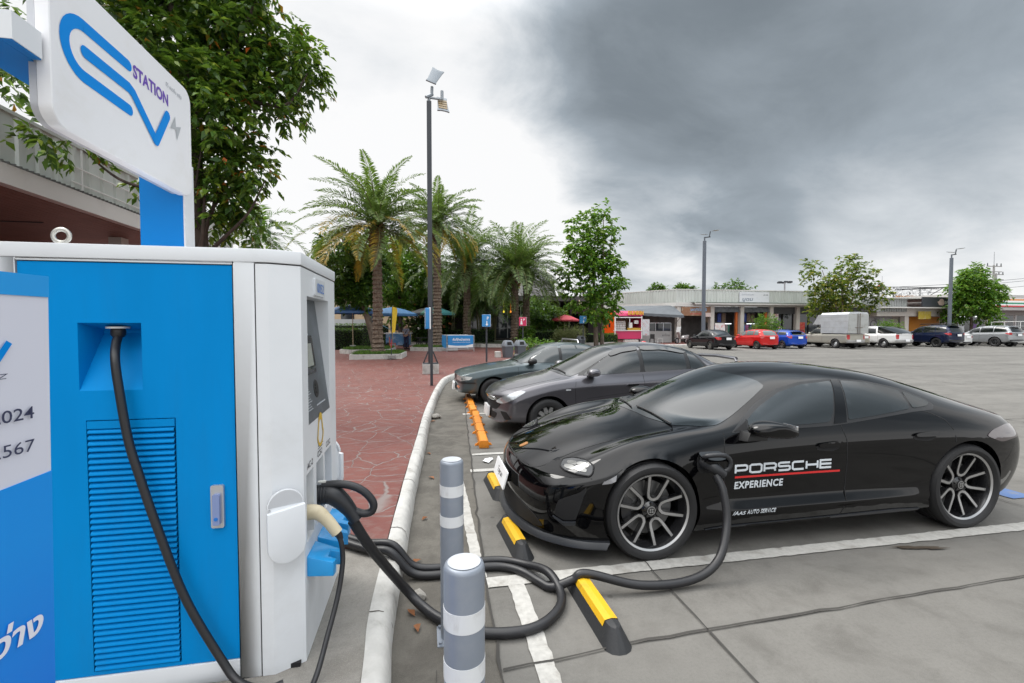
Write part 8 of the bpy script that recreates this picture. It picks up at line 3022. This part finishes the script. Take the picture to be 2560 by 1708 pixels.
# ------------------------------------------------------------------ people
def person(label, base, rz, H, skin, shirt, trousers, hair, arm='down'):
	"""one skinned body; hair and clothes are shells grown on the same skeleton"""
	t = thing('person', label, 'person', base, rz)
	s = H / 1.72
	def skin_mesh(name, nodes, edges, m, parent, lv=2):
		me = bpy.data.meshes.new(name)
		me.from_pydata([tuple(c * s for c in n_[0]) for n_ in nodes], edges, [])
		o = bpy.data.objects.new(name, me)
		COL.objects.link(o)
		md = o.modifiers.new('k', 'SKIN')
		for i, n_ in enumerate(nodes):
			v = me.skin_vertices[0].data[i]
			v.radius = (n_[1] * s, n_[2] * s if len(n_) > 2 else n_[1] * s)
			v.use_root = (i == 0)
		md2 = o.modifiers.new('s', 'SUBSURF')
		md2.levels = lv
		dg = bpy.context.evaluated_depsgraph_get()
		dg.update()
		nm = bpy.data.meshes.new_from_object(o.evaluated_get(dg))
		bpy.data.objects.remove(o)
		return mesh_obj(name, nm, m, parent, 0)
	nodes = [((0, 0, .95), .13, .10), ((0, 0, 1.12), .12, .09), ((0, 0, 1.36), .15, .095), ((0, 0, 1.47), .055, .05), ((0, -.01, 1.55), .062, .07), ((0, -.005, 1.66), .072, .085),
			 ((.17, 0, 1.38), .055), ((.22, .02, 1.14), .042), ((.22, -.06, .92), .034), ((.22, -.08, .82), .038, .02),
			 ((-.17, 0, 1.38), .055), ((-.22, .02, 1.14), .042), ((-.21, -.10, .94), .034), ((-.20, -.14, .85), .038, .02),
			 ((.09, 0, .86), .085), ((.10, -.01, .50), .058), ((.10, .02, .09), .042), ((.10, -.12, .04), .04, .03),
			 ((-.09, 0, .86), .085), ((-.10, -.03, .50), .058), ((-.10, .0, .09), .042), ((-.10, -.14, .04), .04, .03)]
	edges = [(0, 1), (1, 2), (2, 3), (3, 4), (4, 5), (2, 6), (6, 7), (7, 8), (8, 9), (2, 10), (10, 11), (11, 12), (12, 13), (0, 14), (14, 15), (15, 16), (16, 17), (0, 18), (18, 19), (19, 20), (20, 21)]
	body = skin_mesh('body', nodes, edges, skin, t)
	g_ = .018
	sh_ = [((0, 0, .93), .15, .12), ((0, 0, 1.12), .135, .11), ((0, 0, 1.36), .165, .115), ((.17, 0, 1.38), .072), ((.215, .015, 1.20), .062), ((-.17, 0, 1.38), .072), ((-.215, .015, 1.20), .062), ((0, 0, 1.44), .07, .065)]
	skin_mesh('shirt', sh_, [(0, 1), (1, 2), (2, 3), (3, 4), (2, 5), (5, 6), (2, 7)], shirt, t)
	tr_ = [((0, 0, .97), .145, .115), ((.095, 0, .84), .10), ((.10, -.01, .50), .078), ((.10, .02, .10), .07), ((-.095, 0, .84), .10), ((-.10, -.03, .50), .078), ((-.10, 0, .10), .07)]
	skin_mesh('trousers', tr_, [(0, 1), (1, 2), (2, 3), (0, 4), (4, 5), (5, 6)], trousers, t)
	hr = [((0, .02, 1.70), .085, .085), ((0, .05, 1.62), .075, .06)]
	skin_mesh('hair', hr, [(0, 1)], hair, t)
	for sg in (-1, 1):
		sh2 = MB()
		sh2.prism([(x * s, y * s) for x, y in rrect(-.05, .05, -.20, .08, .045)], 0, .06 * s, T(sg * .10 * s, 0, 0))
		sh2.build('shoe', DARK, t, smooth=30, bevel=.015)
	return t
SKIN = mat('skin_tan', (.34, .19, .12), rough=.5)
HAIR = mat('hair_black', (.012, .010, .009), rough=.5)
pp = person('person in a patterned shirt and navy trousers with a shoulder strap', (-1.35, 32.4, .15), R(160), 1.68, SKIN, mat('shirt_print', (.26, .27, .33), rough=.8, dirt=(.10, .06, .10), ds=14, da=.9), mat('trousers_navy', (.015, .02, .06), rough=.8), HAIR)
b = MB()
b.tube([(-.17, .02, 1.40), (-.02, .125, 1.18), (.15, .10, .95)], .02, 6)
b.build('shoulder_strap', DARK, pp, smooth=40)
person('person in a white shirt beyond the blue car', (33.5, 38.4, .15), R(-70), 1.68, SKIN, mat('shirt_white', (.62, .62, .63), rough=.8), mat('trousers_grey', (.08, .08, .09), rough=.8), HAIR)
# ------------------------------------------------------------------ cars parked before the shops, noses to the far kerb
LW, LRr = LAMPW, LAMPR
HALF = R(-90)
BLK2 = paint('black_paint', (.008, .008, .010), rough=.3)
GRP = 'cars parked in a row before the shops'
TAILV = (-.72, .68, -.05)
def sedan(w, H, L, wb, paint_m, **k):
	fo = k.pop('fo', .84)
	ro = L - wb - fo
	e = wb + ro
	d = dict(w=w, wb=wb, fo=fo, ro=ro, wr=.31, rr=.20, ww=.19, zb=.20, paint=paint_m,
			 top=[(-fo, .66), (-fo + .12, .75), (-.3, .87), (.3, .95), (.45, 1.0), (1.28, H - .06), (1.7, H), (2.2, H - .015), (2.55, H - .10), (wb + .42, 1.12), (wb + .6, 1.09), (e - .1, 1.07), (e, 1.0)],
			 belt=[(-fo, .60), (0, .84), (.5, .92), (1.5, .95), (wb, 1.0), (e, .95)], ax=(.42, 1.28, 2.45, wb + .42), win=(.72, wb + .18), pillars=(1.52, 2.35), s0=.55, s1=-.28, wt=.86, mirror=(.80, 1.0), tail=(.34, 1.0),
			 rear_win=[(-.56, 1.12), (.56, 1.12), (.48, H - .12), (-.48, H - .12)], plate=(e + .045, .82, .05), mirror_m=paint_m, handles=[(1.35, .80), (2.3, .83)],
			 seams=[[(.60, .92), (.58, .4)], [(1.53, .94), (1.52, .3)], [(2.35, .98), (2.42, .7)]],
			 lamps=[('tail_light', TAILV, [(e - .42, w * .49, .93), (e - .10, w * .47, .95), (e + .02, w * .36, .90), (e + .02, w * .36, .74), (e - .15, w * .47, .74)], LRr, .008),
					('headlight', (.8, .6, 0), [(-fo + .0, w * .30, .68), (-fo + .35, w * .45, .74), (-fo + .40, w * .46, .66), (-fo + .05, w * .34, .58)], LW, .008)],
			 panes=[('rear_bumper_insert', 'rear', [(-.6, .42), (.6, .42), (.5, .30), (-.5, .30)], BLACKP, .006)])
	d.update(k)
	return d
def hatch(w, H, L, wb, paint_m, **k):
	fo = k.pop('fo', .80)
	ro = L - wb - fo
	e = wb + ro
	zr = k.pop('zr', 1.0)
	d = dict(w=w, wb=wb, fo=fo, ro=ro, wr=.305, rr=.20, ww=.19, zb=.20, paint=paint_m,
			 top=[(-fo, .70), (-fo + .15, .82), (-.1, .95), (.15, 1.02), (.95, H - .10), (1.4, H - .01), (1.8, H), (e - .55, H - .06), (e - .40, H - .10), (e - .12, zr + .08), (e - .02, zr), (e, zr - .05)],
			 belt=[(-fo, .62), (0, .88), (.5, .94), (1.5, 1.0), (e, 1.04)], ax=(.12, .95, e - .42, e - .10), win=(.45, e - .45), pillars=(1.30, 2.15), s0=.50, s1=-.12, wt=.84, mirror=(.62, 1.02), tail=(.34, zr - .06),
			 rear_win=[(-.55, zr + .03), (.55, zr + .03), (.47, H - .14), (-.47, H - .14)], plate=(e + .05, .86, .05), mirror_m=paint_m, handles=[(1.15, .84), (2.1, .88)],
			 seams=[[(.48, .92), (.46, .4)], [(1.32, .96), (1.30, .3)], [(2.2, 1.0), (2.25, .75)]],
			 lamps=[('tail_light', TAILV, [(e - .40, w * .48, .98), (e - .10, w * .46, 1.06), (e + .02, w * .40, 1.0), (e + .02, w * .40, .78), (e - .12, w * .46, .82)], LRr, .008)],
			 panes=[('rear_bumper_insert', 'rear', [(-.6, .40), (.6, .40), (.5, .28), (-.5, .28)], BLACKP, .006)])
	d.update(k)
	return d
def suv(w, H, L, wb, paint_m, **k):
	fo = k.pop('fo', .90)
	ro = L - wb - fo
	e = wb + ro
	d = dict(w=w, wb=wb, fo=fo, ro=ro, wr=.385, rr=.235, ww=.25, zb=.34, paint=paint_m, ar=.47, sh=.16,
			 top=[(-fo, .95), (-fo + .15, 1.06), (0, 1.16), (.55, 1.20), (1.25, H - .10), (1.7, H), (3.0, H), (e - .40, H - .04), (e - .28, H - .10), (e - .02, 1.22), (e, 1.1)],
			 belt=[(-fo, .88), (0, 1.06), (.6, 1.12), (2, 1.16), (e, 1.24)], ax=(.52, 1.25, e - .34, e - .05), win=(.86, e - .30), pillars=(1.72, 2.68), s0=.48, s1=-.18, wt=.84, mirror=(1.0, 1.22), roofw=.76, tail=(.46, 1.14), nose=(.40, .92),
			 rear_win=[(-.62, 1.22), (.62, 1.22), (.55, H - .14), (-.55, H - .14)], plate=(e + .05, 1.0, .03), mirror_m=paint_m, handles=[(1.55, 1.02), (2.5, 1.05)],
			 seams=[[(.80, 1.1), (.78, .5)], [(1.74, 1.14), (1.72, .45)], [(2.7, 1.18), (2.68, .9)]],
			 lamps=[('tail_light', TAILV, [(e - .42, w * .49, 1.14), (e - .08, w * .47, 1.20), (e + .02, w * .38, 1.16), (e + .02, w * .38, 1.02), (e - .10, w * .47, 1.0)], LRr, .008)],
			 panes=[('rear_bumper_insert', 'rear', [(-.8, .62), (.8, .62), (.7, .46), (-.7, .46)], BLACKP, .006)])
	d.update(k)
	return d
def place(name, label, X, rearY, p, extra=None):
	car, S, me = build_car(name, label, 'car', (X, rearY + p['wb'], 0), HALF, GRP, p)
	if extra:
		extra(car, S, p)
	return car
def spoiler(z, y0, w, m):
	def f(car, S, p):
		e = p['wb'] + p['ro']
		b = MB()
		b.prism([(e - .52 + y0, -w), (e - .22 + y0, -w * .96), (e - .22 + y0, w * .96), (e - .52 + y0, w)], z, z + .045)
		b.build('roof_spoiler', m, car, smooth=30, bevel=.015)
	return f
place('saloon', 'black saloon with red tail lamps before the clothes shop', 21.2, 30.0, sedan(1.70, 1.50, 4.43, 2.60, BLK2, style='plain', spk=6, handle_m=CHROME, rim=mat('rim_dusty', (.22, .21, .19), rough=.5, metal=.5)))
RED = paint('red_paint', (.46, .012, .012), rough=.35)
place('hatchback', 'red hatchback between the black saloon and the blue hatchback', 25.05, 30.0, hatch(1.69, 1.53, 3.90, 2.50, RED, rim=mat('rim_bronze', (.16, .15, .13), rough=.4, metal=.6), glass=mat('pale_glass', (.10, .12, .12), rough=.05, spec=.7)))
BLU = paint('blue_paint', (.006, .055, .36), rough=.32, metal=.2)
place('hatchback', 'bright blue hatchback with a dark roof spoiler', 27.75, 30.5, hatch(1.82, 1.48, 4.3, 2.65, BLU, fo=.86), spoiler(1.40, .12, .60, BLACKP))
BEIGE = paint('beige_metallic', (.36, .345, .30), rough=.35, metal=.35)
def pickup(paint_m, dbl=False, **k):
	H = 1.74
	wb, fo, ro = 3.08, .88, 1.15
	e = wb + ro
	cab = 1.98 if dbl else 1.25
	d = dict(w=1.78, wb=wb, fo=fo, ro=ro, wr=.35, rr=.20, ww=.21, zb=.36, paint=paint_m, ar=.43, sh=.14,
			 top=[(-fo, .92), (-fo + .15, 1.02), (0, 1.10), (.42, 1.14), (1.0, H - .10), (1.35, H), (cab + .35, H - .01), (cab + .52, H - .10), (cab + .72, 1.20), (cab + .85, 1.165), (e, 1.16)],
			 belt=[(-fo, .86), (0, 1.0), (.5, 1.06), (cab + .6, 1.10), (e, 1.14)], ax=(.36, 1.0, cab + .40, cab + .70), extra=(cab + 1.0, cab + 1.5), win=(.66, cab + .46), pillars=(1.58,) if dbl else (), s0=.45, s1=-.10, wt=.83, mirror=(.80, 1.16), roofw=.76, tail=(.50, 1.10), nose=(.40, .90), pr=.03,
			 plate=(e + .05, .62, 0), mirror_m=paint_m, handles=[(1.36, .98)], rear_win=[],
			 seams=[[(.62, 1.05), (.60, .5)], [(cab + .66, 1.10), (cab + .66, .5)], [(e - .02 - .0, 1.1), (e - .02, 1.0)]],
			 lamps=[('tail_light', TAILV, [(e - .16, .88, 1.08), (e + .01, .82, 1.08), (e + .03, .76, 1.06), (e + .03, .76, .72), (e - .12, .87, .72)], LRr, .010)],
			 panes=[('bumper', 'rear', [(-.82, .66), (.82, .66), (.82, .50), (-.82, .50)], mat('bumper_silver', (.42, .42, .42), rough=.35, metal=.6), .05)], style='steel')
	d.update(k)
	return d
GALV = mat('galvanised_box', (.50, .52, .54), rough=.42, metal=.45, var=.08, vs=2, dirt=(.36, .36, .35), ds=2.2, da=.5, bump=.2, bs=4)
DOORG = mat('box_door_grey', (.40, .41, .40), rough=.5, metal=.3, dirt=(.24, .22, .19), ds=3, da=.6)
def box_body(car, S, p):
	e = p['wb'] + p['ro']
	x0, x1, z0, z1, w = 1.80, e - .02, 1.17, 2.78, .90
	b = MB()
	prof = [(-w, z0), (w, z0), (w, z1 - .16), (w - .12, z1 - .02), (0, z1 + .02), (-w + .12, z1 - .02), (-w, z1 - .16)]
	b.prism(prof, x0, x1, frame((0, 0, 0), (0, 1, 0), z=(1, 0, 0)))
	b.add([(x0, -w, 1.85), (x0, w, 1.85), (x0, w, z1 - .16), (x0, -w, z1 - .16), (x0 - .85, -w * .9, 1.85), (x0 - .85, w * .9, 1.85), (x0 - .25, w, z1 - .16), (x0 - .25, -w, z1 - .16)], [(4, 5, 6, 7), (0, 4, 7, 3), (5, 1, 2, 6), (7, 6, 2, 3), (0, 1, 5, 4)])
	bx = b.build('cargo_box', GALV, car, smooth=20)
	for sg in (-1, 1):
		b = MB()
		b.box(x1 + .004, x1 + .03, min(sg * .02, sg * (w - .05)), max(sg * .02, sg * (w - .05)), z0 + .03, z1 - .14)
		for z in (z0 + .25, z0 + .65, z0 + 1.05, z1 - .35):
			b.box(x1 + .03, x1 + .045, min(sg * .03, sg * (w - .06)), max(sg * .03, sg * (w - .06)), z, z + .02)
		d = b.build('box_door', DOORG, bx, smooth=0)
		b = MB()
		b.cyl((x1 + .06, sg * .10, z0), (x1 + .06, sg * .10, z1 - .1), .02, .02, 8)
		b.box(x1 + .05, x1 + .09, min(sg * .06, sg * .3), max(sg * .06, sg * .3), z0 + .42, z0 + .47)
		b.build('lock_bar', mat('lock_rust', (.16, .13, .11), rough=.7), d, smooth=0)
	b = MB()
	for z in (1.6, 2.05, 2.4):
		for sg in (-1, 1):
			b.box(x0 + .02, x1 - .02, sg * w - .004, sg * w + .004, z, z + .015)
	b.box(x1, x1 + .02, -w, -w + .05, z0, z1 - .14)
	b.box(x1, x1 + .02, w - .05, w, z0, z1 - .14)
	b.build('box_seams', DOORG, bx, smooth=0)
place('box_truck', 'beige pickup truck with a dented silver cargo box', 32.0, 30.0, pickup(BEIGE), box_body)
place('saloon', 'beige saloon squeezed between the box truck and the white pickup', 34.35, 31.5, sedan(1.70, 1.47, 4.5, 2.60, paint('champagne_paint', (.40, .37, .30), rough=.35, metal=.3), plate=(3.82, .84, .05)))
WHP = paint('white_paint', (.66, .665, .66), rough=.4)
def bed_cover(car, S, p):
	b = MB()
	e = p['wb'] + p['ro']
	b.prism([(2.55, 1.17), (e - .05, 1.17), (e - .3, 1.25), (3.2, 1.52), (2.55, 1.70)], -.80, .80, frame((0, 0, 0), (1, 0, 0), z=(0, -1, 0)))
	b.build('bed_cover', GLASS, car, smooth=20, bevel=.03)
place('pickup_truck', 'white pickup truck with dark sloping bed cover', 36.5, 30.0, pickup(WHP, True), bed_cover)
place('saloon', 'dark grey saloon half hidden right of the white pickup', 38.75, 31.6, sedan(1.72, 1.47, 4.5, 2.60, paint('dark_grey_paint', (.07, .068, .075), rough=.35, metal=.4)))
NAVY_P = paint('navy_paint', (.010, .016, .045), rough=.3, metal=.3)
def rack(car, S, p):
	b = MB()
	z = 1.86
	for y in (-.6, .6):
		b.tube([(1.3, y, z - .06), (1.45, y, z + .02), (3.0, y, z + .03), (3.2, y, z - .04)], .03, 6)
	for x in (1.6, 2.1, 2.6):
		b.tube([(x, -.62, z + .03), (x, .62, z + .03)], .022, 6)
	b.build('roof_rack', BLACKP, car, smooth=40)
	for sg in (-1, 1):
		for x in (0, p['wb']):
			f = MB()
			n = 14
			prof = [(x + .52 * math.cos(math.pi * k / n), .40 + .52 * math.sin(math.pi * k / n)) for k in range(n + 1)] + [(x + .45 * math.cos(math.pi * k / n), .40 + .45 * math.sin(math.pi * k / n)) for k in range(n, -1, -1)]
			W = p['w'] / 2
			f.prism(prof, sg * (W - .02) if sg > 0 else -(W + .05), sg * (W + .05) if sg > 0 else -(W - .02), frame((0, 0, 0), (1, 0, 0), z=(0, 1, 0)) @ Matrix.Scale(-1, 4, (0, 1, 0)) if False else Matrix(((1, 0, 0, 0), (0, 0, 1, 0), (0, 1, 0, 0), (0, 0, 0, 1))))
			f.build('fender_flare', NAVY_P, car, smooth=40, clean=True)
	b = MB()
	e = p['wb'] + p['ro']
	b.prism([(e - .50, -.66), (e - .10, -.60), (e - .10, .60), (e - .50, .66)], 1.76, 1.80)
	b.build('roof_spoiler', BLACKP, car, smooth=0, bevel=.012)
place('sport_utility_car', 'navy sport utility car with roof rack and black wheels', 41.7, 30.0, suv(1.84, 1.84, 4.7, 2.80, NAVY_P, spk=6, rim=BLACKP), rack)
place('saloon', 'white saloon between the navy and silver sport utility cars', 44.4, 31.2, sedan(1.70, 1.48, 4.43, 2.60, WHP))
SLV = paint('silver_paint', (.32, .335, .35), rough=.32, metal=.6)
place('sport_utility_car', 'silver sport utility car at the right end of the row', 47.75, 30.0, suv(1.82, 1.80, 4.78, 2.80, SLV, spk=6, style='twin', rim=CHROME), spoiler(1.70, .14, .62, SLV))
place('saloon', 'white saloon cut by the right edge of the photo', 50.6, 30.6, sedan(1.72, 1.48, 4.5, 2.60, WHP))
def canopy(car, S, p):
	e = p['wb'] + p['ro']
	b = MB()
	b.prism([(1.9, 2.02), (2.2, 2.16), (e, 2.18), (e, 2.12), (2.2, 2.10)], -.88, .88, frame((0, 0, 0), (1, 0, 0), z=(0, -1, 0)))
	b.build('canopy_roof', WHP, car, smooth=0)
	b = MB()
	for x in (2.0, 3.0, e - .05):
		for y in (-.84, .84):
			b.tube([(x, y, 1.15), (x, y, 2.12)], .025, 6)
	b.build('canopy_posts', WHP, car, smooth=0)
place('pickup_truck', 'white pickup with open canopy behind the silver sport utility car', 54.6, 33.6, pickup(WHP), canopy)
# scooter by the food counter
t = thing('motor_scooter', 'scooter with a pale windshield parked by the corner column', 'motorcycle', (22.6, 37.4, .15), R(200))
for x in (-.62, .62):
	b = MB()
	tyre_geo(b, .27, .10, .17, frame((x, 0, .27), (1, 0, 0), z=(0, -1, 0)), 24, False)
	w = b.build('wheel', RUBBER, t, smooth=40)
	b = MB()
	b.lathe([(0, -.02), (.17, -.02), (.17, .02), (0, .02)], 16, frame((x, 0, .27), (1, 0, 0), z=(0, -1, 0)))
	b.build('rim', SILVER, w, smooth=40)
b = MB()
b.prism([(-.75, .45), (.25, .40), (.38, .75), (.55, 1.05), (.45, 1.08), (.25, .62), (-.1, .55), (-.2, .75), (-.85, .78)], -.14, .14, frame((0, 0, 0), (1, 0, 0), z=(0, -1, 0)))
b.build('scooter_body', mat('scooter_silver', (.42, .40, .40), rough=.35, metal=.4), t, smooth=30, bevel=.03)
b = MB()
b.prism([(.42, 1.0), (.52, 1.0), (.40, 1.5), (.34, 1.5)], -.22, .22, frame((0, 0, 0), (1, 0, 0), z=(0, -1, 0)))
b.build('windshield', mat('shield_pale', (.45, .46, .47), rough=.1, coat=.5), t, smooth=0, bevel=.01)
b = MB()
b.tube([(.42, -.34, 1.08), (.46, 0, 1.05), (.42, .34, 1.08)], .02, 6)
b.build('handlebar', BLACKP, t, smooth=40)
b = MB()
b.box(-.75, -.12, -.13, .13, .78, .85)
b.build('saddle', BLACKP, t, smooth=0, bevel=.03)
